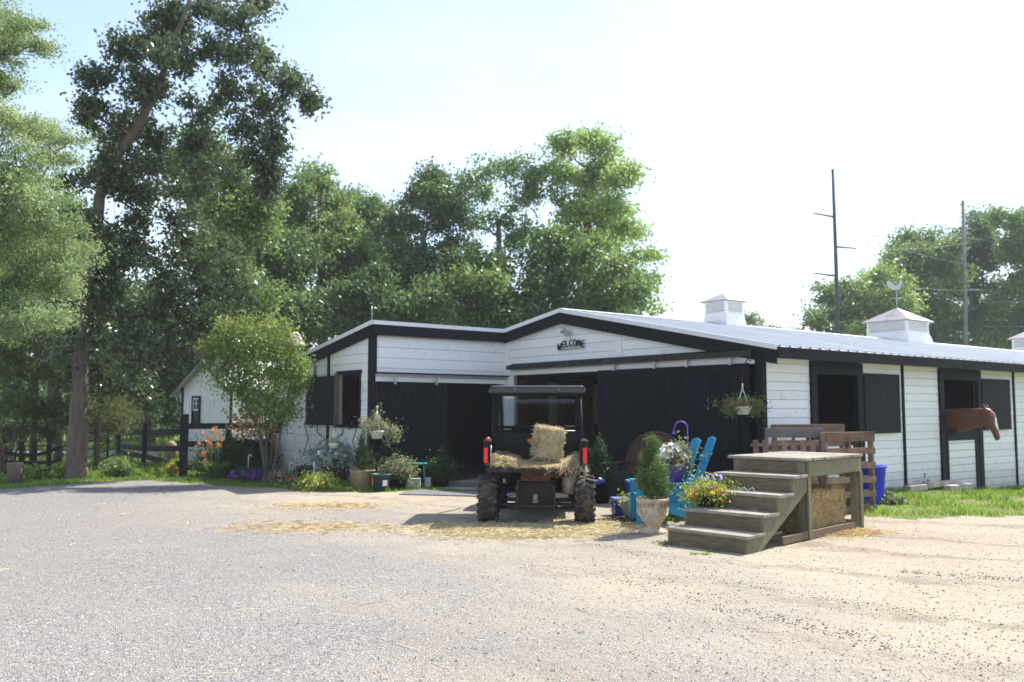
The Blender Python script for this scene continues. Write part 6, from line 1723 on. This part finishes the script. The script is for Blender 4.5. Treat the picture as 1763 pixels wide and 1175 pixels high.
hx2 = n_.new('ShaderNodeMixRGB'); hx2.inputs['Color2'].default_value = (0.05, 0.035, 0.032, 1); l_(c2_, hx2.inputs['Fac']); l_(hx.outputs[0], hx2.inputs['Color1'])
l_(hx2.outputs[0], pb.inputs['Base Color'])
eye_m = mat('eye_gloss', (0.01, 0.008, 0.007), 0.08, 0.1, 5, spec=0.8)
ey = MB()
MB().ico(H_(0.30, 0.047, 0.088), 0.022, 2).build('eye', eye_m, horse); MB().ico(H_(0.30, 0.047, -0.088), 0.022, 2).build('eye', eye_m, horse)
mane_m = mat('chestnut_mane', (0.26, 0.085, 0.03), 0.6, 0.25, 10, island=0.25, rnd_obj=0)
mv = []
path = [Vector(p[0]) + Vector((0, 0, p[2] * 0.97)) for p in nk[1:]] + [H_(-0.06, 0.0, 0), H_(0.1, 0.07, 0)]
for k in range(1500):
    f = rnd.random() * (len(path) - 1.001); i = int(f); p = path[i].lerp(path[i + 1], f - i) + Vector((rnd.gauss(0, .012), rnd.gauss(0, .012), rnd.gauss(0, .008)))
    sg_ = Vector((-0.6, 0.1, 0)) if rnd.random() < 0.35 else Vector((0.6, 0.1, 0))
    d = (sg_ * rnd.uniform(0.1, 0.3) + Vector((rnd.gauss(0, .15), rnd.gauss(0, .15), -rnd.uniform(0.5, 1)))) * rnd.uniform(0.04, 0.10); w_ = Vector((0.006, 0.004, 0))
    mv += [p - w_, p + w_, p + d + w_ * .4, p + d - w_ * .4]
np_mesh('mane', np.array([tuple(v) for v in mv]), 4, mane_m, horse)

# dark mulch and grass tufts round the urn
mu = GP(1083, 898); pebbles('dark_mulch', 2600, lambda n: (mu.x + rg.normal(0, 0.20, n), mu.y + rg.normal(0, 0.16, n)), 0.012, 0.035, mat('mulch', (0.05, 0.038, 0.03), 0.95, 0.3, 10, island=0.4, rnd_obj=0), 'dark mulch and debris lying around the tilted bucket', 'mulch')
g = GP(1160, 895); o = blades('grass_tuft', g.x - 0.35, g.x + 0.4, g.y - 0.2, g.y + 0.5, 1500, 0.05, 0.16, [0]); tag(o, 'tuft of green grass between the urn and the wooden steps', 'grass')
g = GP(790, 846); o = blades('grass_tuft', g.x - 0.5, g.x + 0.6, g.y - 0.1, g.y + 0.25, 1300, 0.03, 0.10, [0]); tag(o, 'thin grass growing between the two grey mats', 'grass')
for px_, py_ in ((1152, 938), (1230, 950), (1040, 912), (1205, 955)):
    g = GP(px_, py_); o = blades('grass_tuft', g.x - 0.12, g.x + 0.12, g.y - 0.06, g.y + 0.06, 130, 0.03, 0.07, [0]); tag(o, {1152: 'small grass tuft at the left end of the bottom step', 1230: 'small grass tuft under the middle of the bottom step', 1040: 'small grass tuft in dirt left of the urn', 1205: 'tiny grass tuft just before the bottom step'}[px_], 'grass')

# ------------------------------------------------------------------ trees
def TP(y, *pts):
    """trunk path from (px, py, radius in px) at distance y; first point sits on the ground"""
    out = []
    for i, (px, py, r) in enumerate(pts):
        p = AT(px, py, y)
        if i == 0: p.z = gz(p.x, p.y) - 0.15
        out.append((p, r * y / 1517))
    return out
def mk(name, label, y, trunk, lobes, m, dj=0.6, group=None, rs_=1.0, **kw):
    tr = TP(y, *trunk)
    lb = []
    for l_ in lobes:
        yy = y + rnd.uniform(-dj, dj)
        lb.append(LB(l_[0] + rnd.uniform(-.18, .18) * l_[2], l_[1] + rnd.uniform(-.2, .2) * l_[3], l_[2] * (1 if rs_ == 1 else 0.9), l_[3] * rs_, yy, l_[4] if len(l_) > 4 else None))
    return tree(name, label, tr[0][0], tr, lb, m, group=group, **kw)

BIG = 20.4
mk('leaning_tree', 'tall leaning tree with dark glossy leaves, its trunk standing by the metal gate', BIG,
   [(128, 830, 20), (131, 780, 15.5), (137, 700, 14), (142, 620, 13), (150, 520, 12), (160, 430, 11), (172, 340, 9.5), (205, 262, 8), (245, 205, 7), (272, 150, 6), (290, 100, 5), (312, 40, 4), (335, -25, 3)],
   [(165, 140, 30, 42), (205, 100, 42, 34), (152, 190, 24, 30), (238, 150, 40, 34), (258, 60, 26, 26), (300, 22, 38, 30), (350, 5, 34, 26), (318, 110, 40, 34), (372, 75, 34, 28), (415, 30, 38, 34), (448, -5, 30, 26), (420, 95, 42, 32),
    (468, 118, 40, 28), (500, 150, 32, 24), (535, 172, 18, 16), (400, 165, 46, 26), (462, 182, 40, 26), (345, 190, 44, 26), (200, 225, 46, 34), (270, 235, 40, 26), (415, 228, 38, 24), (475, 235, 26, 24), (350, 245, 40, 22), (445, 275, 30, 26), (470, 300, 24, 20), (455, 330, 26, 24), (232, 205, 24, 22, .9), (262, 160, 24, 24, .9), (285, 100, 22, 24, .9), (306, 55, 20, 22, .8), (190, 275, 28, 28, .9),
    (150, 300, 50, 46, 1.0), (215, 300, 55, 42), (130, 370, 30, 40), (285, 300, 48, 40), (345, 310, 45, 40), (225, 370, 70, 55), (310, 380, 65, 55), (215, 450, 60, 55), (290, 460, 70, 60), (360, 450, 50, 60), (225, 535, 60, 55), (180, 400, 34, 40, 1.0), (165, 480, 30, 34, 1.0),
    (310, 545, 65, 50), (375, 540, 40, 50), (165, 590, 50, 50, 1.0), (240, 610, 55, 48), (278, 600, 40, 30), (236, 668, 34, 30), (195, 660, 34, 30), (340, 560, 34, 30), (405, 500, 30, 40), (150, 640, 26, 26, .8)],
   leaf_glossy, dj=1.1, rs_=1.1, frac=8, imin=18, fr_=(0.17, 0.40), branch_m=bark_dark, m_bark=bark, leaf=0.125, per_area=9, leaves=36, crad=0.13, shell=0.7, twigs=7, flat=0.9)
mk('broadleaf_tree', 'bright mid green tree just behind the upper dark tree', 27,
   [(340, 826, 8), (345, 600, 8), (350, 400, 6), (352, 320, 4)],
   [(330, 262, 50, 40), (385, 285, 50, 45), (300, 300, 40, 40), (420, 340, 45, 50), (375, 370, 55, 50), (430, 410, 45, 45), (400, 470, 50, 50), (350, 440, 50, 50), (440, 500, 40, 45), (400, 560, 55, 40)],
   leaf_mid, leaf=0.16, per_area=11, leaves=24, crad=0.2)
mk('feathery_tree', 'light green feathery tree filling the left edge of the picture', 15.0,
   [(-95, 850, 20), (-90, 600, 17), (-80, 300, 13), (-60, 50, 8), (-50, -80, 4)],
   [(-60, -40, 90, 60), (-10, 45, 60, 34), (45, 40, 42, 16), (70, 78, 38, 10), (0, 100, 55, 22), (20, 150, 60, 22), (-60, 130, 90, 50), (15, 200, 50, 22), (65, 232, 60, 16), (125, 238, 42, 9), (20, 262, 70, 24), (85, 275, 52, 14),
    (-80, 280, 110, 70), (10, 320, 70, 30), (60, 370, 66, 30), (120, 395, 36, 24), (30, 420, 95, 36), (20, 345, 60, 34), (60, 320, 44, 20), (10, 380, 60, 30), (100, 445, 55, 30), (-70, 430, 110, 70), (40, 480, 100, 34), (105, 500, 42, 24), (10, 540, 90, 30), (80, 548, 48, 14), (-60, 560, 90, 50)],
   leaf_feather, dj=0.9, leaf=0.064, frac=9, per_area=36, leaves=34, crad=0.11, flat=0.5, aspect=0.38, shell=0.55, twigs=6, m_bark=bark)
mk('cedar_tree', 'drooping dark cedar above the low fence at far left', 22.5,
   [(55, 832, 7), (58, 740, 6), (62, 640, 5), (65, 540, 3)],
   [(20, 580, 60, 40), (90, 585, 55, 40), (40, 640, 65, 36), (115, 640, 55, 32), (20, 700, 60, 32), (85, 700, 58, 28), (150, 670, 40, 28), (10, 745, 40, 20), (75, 738, 40, 16)],
   leaf_cedar, leaf=0.075, per_area=28, leaves=26, crad=0.12, flat=0.6, aspect=0.3, shell=0.6)
mk('cedar_tree', 'paler olive cedar with drooping boughs behind the leaning trunk', 23.2,
   [(165, 828, 6), (168, 740, 5), (172, 660, 4), (175, 600, 2)],
   [(170, 655, 34, 26), (205, 680, 34, 20), (180, 705, 48, 22), (220, 708, 26, 16), (165, 735, 34, 16), (200, 735, 30, 12)],
   mat('olive_cedar_foliage', (0.10, 0.12, 0.04), 0.7, 0.3, 0.7, c2=(0.17, 0.175, 0.07), island=0.3, transl=0.35, rnd_obj=0), leaf=0.075, per_area=26, leaves=24, crad=0.12, flat=0.6, aspect=0.3, shell=0.6)
for (px, h, lab) in ((12, 690, 'thin dark sapling stems at the far left picture edge'), (30, 700, 'dark branching sapling behind the pale stump'), (104, 700, 'thin dark sapling between low fence and leaning trunk')):
    y_ = 21.6; b_ = at_depth(px, y_); t = thing('sapling', lab, 'sapling', b_); m = MB()
    for k in range(5):
        e = AT(px + rnd.uniform(-28, 28), h + rnd.uniform(-10, 40), y_) - b_; limb(m, (rnd.uniform(-.05, .05), 0, 0), e, 0.035, 0.012, 6, 0.05)
    m.build('stems', bark_dark, t)
    foliage(t, [(tuple(AT(px, 690, y_) - b_), (0.5, 0.4, 0.45))], 500, 0.09, leaf_deep)
# woodland behind the fence, left
FG = 'trees beyond the black fence'
for (y_, tr, lb, m_, lab) in (
    (33, [(95, 812, 12), (92, 700, 10), (90, 560, 8)], [(60, 560, 80, 60), (120, 520, 60, 50), (30, 620, 60, 50), (110, 600, 60, 50), (60, 470, 70, 60), (130, 430, 50, 60), (150, 640, 40, 40)], leaf_deep, 'dark round tree with thick trunk beyond the low fence'),
    (36, [(250, 800, 9), (250, 700, 8), (252, 560, 6)], [(230, 620, 60, 60), (280, 600, 60, 60), (260, 680, 50, 30), (300, 660, 50, 40), (215, 690, 40, 26), (240, 540, 60, 60), (330, 640, 50, 50)], leaf_deep, 'dark tree in shade left of the small white shed'),
    (40, [(430, 800, 9), (432, 600, 8), (436, 460, 6)], [(420, 450, 60, 60), (470, 440, 50, 60), (400, 520, 50, 60), (460, 530, 60, 60), (430, 600, 70, 50), (380, 600, 50, 50), (480, 380, 40, 46)], leaf_deep, 'dark tree directly behind the small white shed')):
    mk('woodland_tree', lab, y_, tr, lb, m_, dj=1.5, group=FG, leaf=0.22, per_area=8, leaves=24, crad=0.26, shell=0.5, twigs=4)
# trees behind the barn
BG = 'trees behind the white barn'
BT = (
 ('broad dark tree filling the gap behind the wing end wall', 33, leaf_deep, [(455, 720, 8), (456, 600, 7), (458, 500, 5)],
  [(440, 420, 44, 50), (480, 450, 46, 50), (430, 500, 50, 50), (490, 520, 56, 46), (455, 570, 70, 40), (520, 570, 60, 36), (400, 440, 36, 40)]),
 ('low bushy dark tree right behind the wing roof', 33, leaf_deep, [(590, 720, 6), (590, 640, 6), (592, 580, 4)],
  [(570, 545, 50, 30), (620, 540, 50, 34), (670, 530, 44, 36), (720, 545, 50, 30), (600, 500, 44, 30), (650, 490, 34, 30)]),
 ('low bushy green tree between wing roof and gable peak', 34, leaf_mid, [(770, 720, 6), (770, 640, 6), (772, 580, 4)],
  [(740, 555, 50, 26), (790, 545, 50, 30), (840, 555, 50, 26), (880, 560, 50, 22), (760, 500, 40, 30), (835, 480, 40, 36)]),
 ('low green tree directly behind the gable peak and ridge', 34.5, leaf_mid, [(1000, 720, 6), (1000, 640, 6), (1000, 580, 4)],
  [(940, 560, 44, 22), (1000, 560, 56, 22), (1060, 565, 44, 18), (1100, 560, 36, 18), (1095, 500, 34, 30), (1060, 470, 34, 30)]),
 ('rounded green tree with the tallest top left of the wing roof', 37, leaf_mid, [(552, 720, 9), (555, 560, 8), (552, 400, 5), (550, 330, 3)],
  [(550, 308, 34, 24), (520, 345, 36, 30), (575, 350, 34, 30), (540, 395, 48, 36), (495, 400, 34, 36), (590, 410, 36, 36), (520, 455, 56, 40), (575, 470, 50, 40), (545, 530, 70, 40), (480, 480, 44, 54), (480, 560, 70, 40), (605, 455, 40, 50), (500, 350, 24, 30)]),
 ('slightly hazier green tree in the dip above the wing roof', 44, leaf_mid, [(636, 720, 8), (638, 560, 7), (634, 400, 4)],
  [(630, 345, 34, 22), (610, 375, 36, 30), (655, 375, 26, 28), (640, 420, 40, 36), (610, 450, 40, 40), (650, 480, 40, 40), (620, 530, 60, 40), (670, 440, 34, 44), (665, 530, 44, 44), (640, 570, 60, 26)]),
 ('dark green tree with two rounded tops behind the wing corner', 38, leaf_deep, [(735, 720, 9), (735, 560, 8), (728, 400, 5)],
  [(705, 335, 30, 26), (735, 315, 34, 24), (695, 385, 30, 34), (745, 375, 44, 36), (790, 410, 34, 34), (720, 440, 54, 40), (785, 470, 44, 38), (700, 505, 60, 46), (775, 530, 66, 40), (680, 470, 40, 50), (690, 560, 70, 34), (810, 500, 44, 44), (760, 340, 30, 26)]),
 ('open airy tree with visible limbs and sky gaps behind the gable', 39, leaf_mid, [(868, 720, 8), (866, 600, 8), (862, 480, 6), (858, 380, 4)],
  [(835, 296, 34, 18), (872, 292, 40, 16), (800, 312, 26, 22), (910, 305, 28, 22), (840, 335, 30, 20), (905, 350, 30, 30), (790, 350, 26, 24), (858, 385, 34, 22), (915, 410, 28, 34), (810, 385, 26, 20), (840, 530, 66, 36)]),
 ('deep green bushy tree low behind the gable peak', 35, leaf_deep, [(850, 720, 8), (850, 600, 8), (850, 520, 5)],
  [(820, 460, 46, 34), (870, 470, 44, 36), (800, 510, 60, 40), (870, 530, 66, 34), (925, 500, 46, 40), (930, 545, 56, 26)]),
 ('tallest light green tree standing behind the barn roof', 40, leaf_light, [(1015, 720, 10), (1014, 560, 8), (1010, 400, 6), (1008, 290, 3)],
  [(975, 252, 28, 20), (1012, 248, 34, 18), (1045, 258, 26, 20), (965, 300, 34, 30), (1015, 305, 40, 32), (1062, 305, 30, 34), (985, 360, 44, 34), (1040, 365, 46, 34), (1078, 380, 22, 26), (1000, 420, 50, 34)]),
 ('mid green spreading tree in front of the tallest light one', 36, leaf_mid, [(990, 720, 9), (992, 600, 8), (995, 500, 5)],
  [(960, 420, 36, 34), (1010, 440, 46, 34), (955, 480, 46, 36), (1020, 490, 56, 36), (990, 540, 80, 30), (925, 440, 34, 44), (1060, 535, 40, 20)]),
 ('yellow green loose branched tree nearest the first cupola', 42, leaf_light, [(1075, 720, 7), (1078, 560, 6), (1082, 450, 4)],
  [(1060, 430, 30, 28), (1095, 445, 26, 22), (1125, 440, 18, 9), (1080, 480, 36, 26), (1118, 478, 20, 16), (1070, 520, 40, 20), (1120, 522, 28, 16), (1102, 405, 14, 18)]),
)
for lab, y_, m_, tr, lb in BT:
    airy = 'airy' in lab or 'loose' in lab
    mk('woodland_tree', lab, y_, tr, lb, m_, dj=1.2, group=BG, leaf=0.19 if not airy else 0.17, per_area=8.5 if not airy else 6.5, leaves=24 if not airy else 18, crad=0.24, shell=0.55, twigs=7)
# right background
RG = 'trees beyond the long stable roof'
RT = (
 ('small green tree left of the dark power pole base', 70, leaf_mid, [(1420, 700, 5), (1425, 560, 4)], [(1430, 590, 40, 14), (1480, 590, 50, 16), (1415, 515, 24, 14), (1440, 540, 36, 20), (1405, 545, 20, 12), (1470, 500, 30, 22), (1460, 560, 40, 24)]),
 ('bright green tree between the two power poles, lower one', 68, leaf_light, [(1505, 700, 5), (1510, 540, 4)], [(1510, 490, 34, 24), (1500, 530, 44, 28), (1545, 520, 34, 34), (1500, 570, 60, 26)]),
 ('large green tree behind the second cupola', 76, leaf_mid, [(1590, 700, 8), (1590, 500, 6)], [(1565, 425, 36, 26), (1600, 415, 34, 26), (1570, 465, 44, 34), (1620, 470, 40, 40), (1590, 520, 56, 40), (1600, 580, 70, 40), (1545, 450, 22, 20), (1540, 480, 34, 34), (1630, 440, 34, 40), (1530, 560, 50, 40)]),
 ('dark green tree around the grey power pole', 80, leaf_deep, [(1680, 700, 8), (1680, 480, 6)], [(1680, 390, 40, 26), (1660, 430, 36, 34), (1710, 440, 40, 34), (1680, 490, 50, 40), (1650, 560, 60, 46), (1720, 560, 50, 50)]),
 ('tall green tree cut by the right picture edge', 74, leaf_mid, [(1760, 700, 8), (1760, 480, 6)], [(1740, 375, 30, 22), (1775, 370, 34, 26), (1745, 420, 40, 34), (1790, 430, 50, 50), (1740, 490, 40, 44), (1780, 520, 60, 60), (1750, 590, 60, 40)]),
 ('small distant tree peeking over the roof beside the first cupola', 95, leaf_mid, [(1300, 700, 4), (1300, 590, 3)], [(1298, 553, 14, 14), (1308, 570, 22, 16), (1330, 572, 14, 8)]),
 ('tiny distant tree just above the roof line before the pole', 110, leaf_mid, [(1370, 700, 3), (1370, 590, 2)], [(1370, 573, 12, 6), (1362, 580, 14, 8)]),
)
for lab, y_, m_, tr, lb in RT:
    mk('woodland_tree', lab, y_, tr, lb, m_, dj=2.0, group=RG, leaf=0.30, per_area=3.6, leaves=22, crad=0.38, shell=0.55, twigs=4)
# closed low woodland beyond everything, so the horizon is green
wl = []
for i in range(150):
    x_ = -170 + i * 2.6 + rnd.uniform(-1, 1); y_ = 120 + rnd.uniform(-8, 8) + (0.0)
    wl.append(((x_, y_, rnd.uniform(1.5, 3.6)), (3.2, 2.5, rnd.uniform(2.4, 4.2))))
CC, P = clusters(wl, 0.22, 22, 1.0, 0.5, 0.9)
P[:, 2] = np.maximum(P[:, 2], 0.05)
o = np_mesh('distant_woodland', leaf_verts(P, 0.9), 4, leaf_deep, kind='stuff'); tag(o, 'far low belt of woodland closing the horizon', 'woodland')
wl = [((-62 + i * 3.0, 60 + rnd.uniform(-4, 4), rnd.uniform(1, 3.0)), (2.6, 2.2, rnd.uniform(2.0, 3.5))) for i in range(20)]
CC, P = clusters(wl, 0.5, 24, 0.6, 0.5, 0.9); P[:, 2] = np.maximum(P[:, 2], 0.05)
o = np_mesh('distant_thicket', leaf_verts(P, 0.5), 4, leaf_deep, kind='stuff'); tag(o, 'shrubby thicket closing the field beyond the lane on the left', 'thicket')

# flowering tree in the bed
CM = 19.3
b_ = GP(463, 829); b_ = at_depth(463, CM)
t = thing('flowering_tree', 'small multi stemmed flowering tree with pale blossoms before the wing end wall', 'flowering tree', b_)
def cm(px, py): return AT(px, py, CM + rnd.uniform(-.3, .3)) - b_
m = MB()
for pth in (((455, 800), (445, 740), (425, 700), (400, 650), (385, 620)), ((460, 800), (458, 730), (450, 680), (438, 620), (428, 560)), ((466, 800), (470, 730), (474, 660), (478, 600)), ((470, 810), (484, 740), (496, 690), (504, 640)), ((462, 800), (440, 720), (418, 700), (408, 610))):
    pts = [Vector((rnd.uniform(-.08, .08), rnd.uniform(-.05, .05), 0))] + [cm(*p) for p in pth]
    m.tube(pts, [0.035, 0.032, 0.027, 0.02, 0.014, 0.008][:len(pts)], 8, cap=False)
m.build('trunk', bark_dark, t)
def lbs(L_): 
    k = CM / 1517
    return [(tuple(cm(a, b)), (c * k, (c + d) / 2 * k, d * k)) for a, b, c, d in L_]
main_l = lbs([(372, 605, 30, 22), (400, 595, 34, 26), (440, 590, 38, 28), (478, 600, 34, 26), (500, 625, 22, 26), (385, 640, 30, 22), (425, 635, 40, 28), (470, 645, 36, 28), (505, 665, 20, 30), (455, 680, 34, 24), (490, 700, 24, 22), (425, 675, 26, 20), (425, 562, 8, 22), (395, 570, 10, 16), (460, 565, 10, 16)])
foliage(t, main_l + lbs([(515, 640, 14, 40), (478, 720, 30, 20), (380, 570, 12, 16), (488, 555, 8, 14), (360, 625, 16, 14), (450, 700, 34, 20), (405, 665, 26, 18)]), 14500, 0.08, mat('myrtle_leaves', (0.14, 0.21, 0.055), 0.5, 0.3, 0.8, c2=(0.24, 0.33, 0.10), island=0.35, transl=0.45, rnd_obj=0), crad=0.09, shell=0.6, leaves=10)
foliage(t, lbs([(365, 590, 16, 12), (400, 565, 16, 14), (478, 565, 20, 12), (450, 560, 16, 10), (345, 600, 10, 10), (500, 590, 12, 14), (392, 620, 14, 14)]), 1100, 0.07, leaf_bronze, 'young_leaves', crad=0.08)
foliage(t, lbs([(428, 715, 26, 20), (445, 735, 20, 16), (410, 735, 16, 14)]), 650, 0.085, mat('coppery_leaves', (0.33, 0.15, 0.06), 0.6, 0.3, 3, c2=(0.30, 0.22, 0.09), island=0.35, transl=0.3, rnd_obj=0), 'coppery_leaves', crad=0.08)
blossoms(t, lbs([(513, 592, 9, 10), (490, 622, 11, 9), (503, 632, 9, 7), (434, 580, 8, 6), (508, 578, 7, 5), (418, 592, 6, 5), (462, 660, 8, 5)]), 170, 0.075, p_cream)

wl = []
for i in range(34):
    if i % 4 == 3: continue
    wl.append(((-37 + i * 0.9, 41 + rnd.uniform(-2, 2), rnd.uniform(0.4, 1.6)), (1.2, 1.0, rnd.uniform(0.8, 1.9))))
CC, P = clusters(wl, 2.2, 24, 0.28, 0.5, 0.9); P[:, 2] = np.maximum(P[:, 2], 0.05)
o = np_mesh('hedge_thicket', leaf_verts(P, 0.22), 4, leaf_deep, kind='stuff'); tag(o, 'shady undergrowth behind the lane beyond the black fence', 'undergrowth')

# ------------------------------------------------------------------ humid summer air
hz_m = bpy.data.materials.new('humid_air'); hz_m.use_nodes = True
_n = hz_m.node_tree.nodes; _n.remove(_n['Principled BSDF'])
_v = _n.new('ShaderNodeVolumePrincipled'); _v.inputs['Density'].default_value = 0.0007; _v.inputs['Color'].default_value = (0.9, 0.94, 1.0, 1)
hz_m.node_tree.links.new(_v.outputs[0], _n['Material Output'].inputs['Volume'])
hz = MB().box((0, 350, 14), (1450, 1150, 30.5)).build('haze', hz_m, None, kind='stuff')
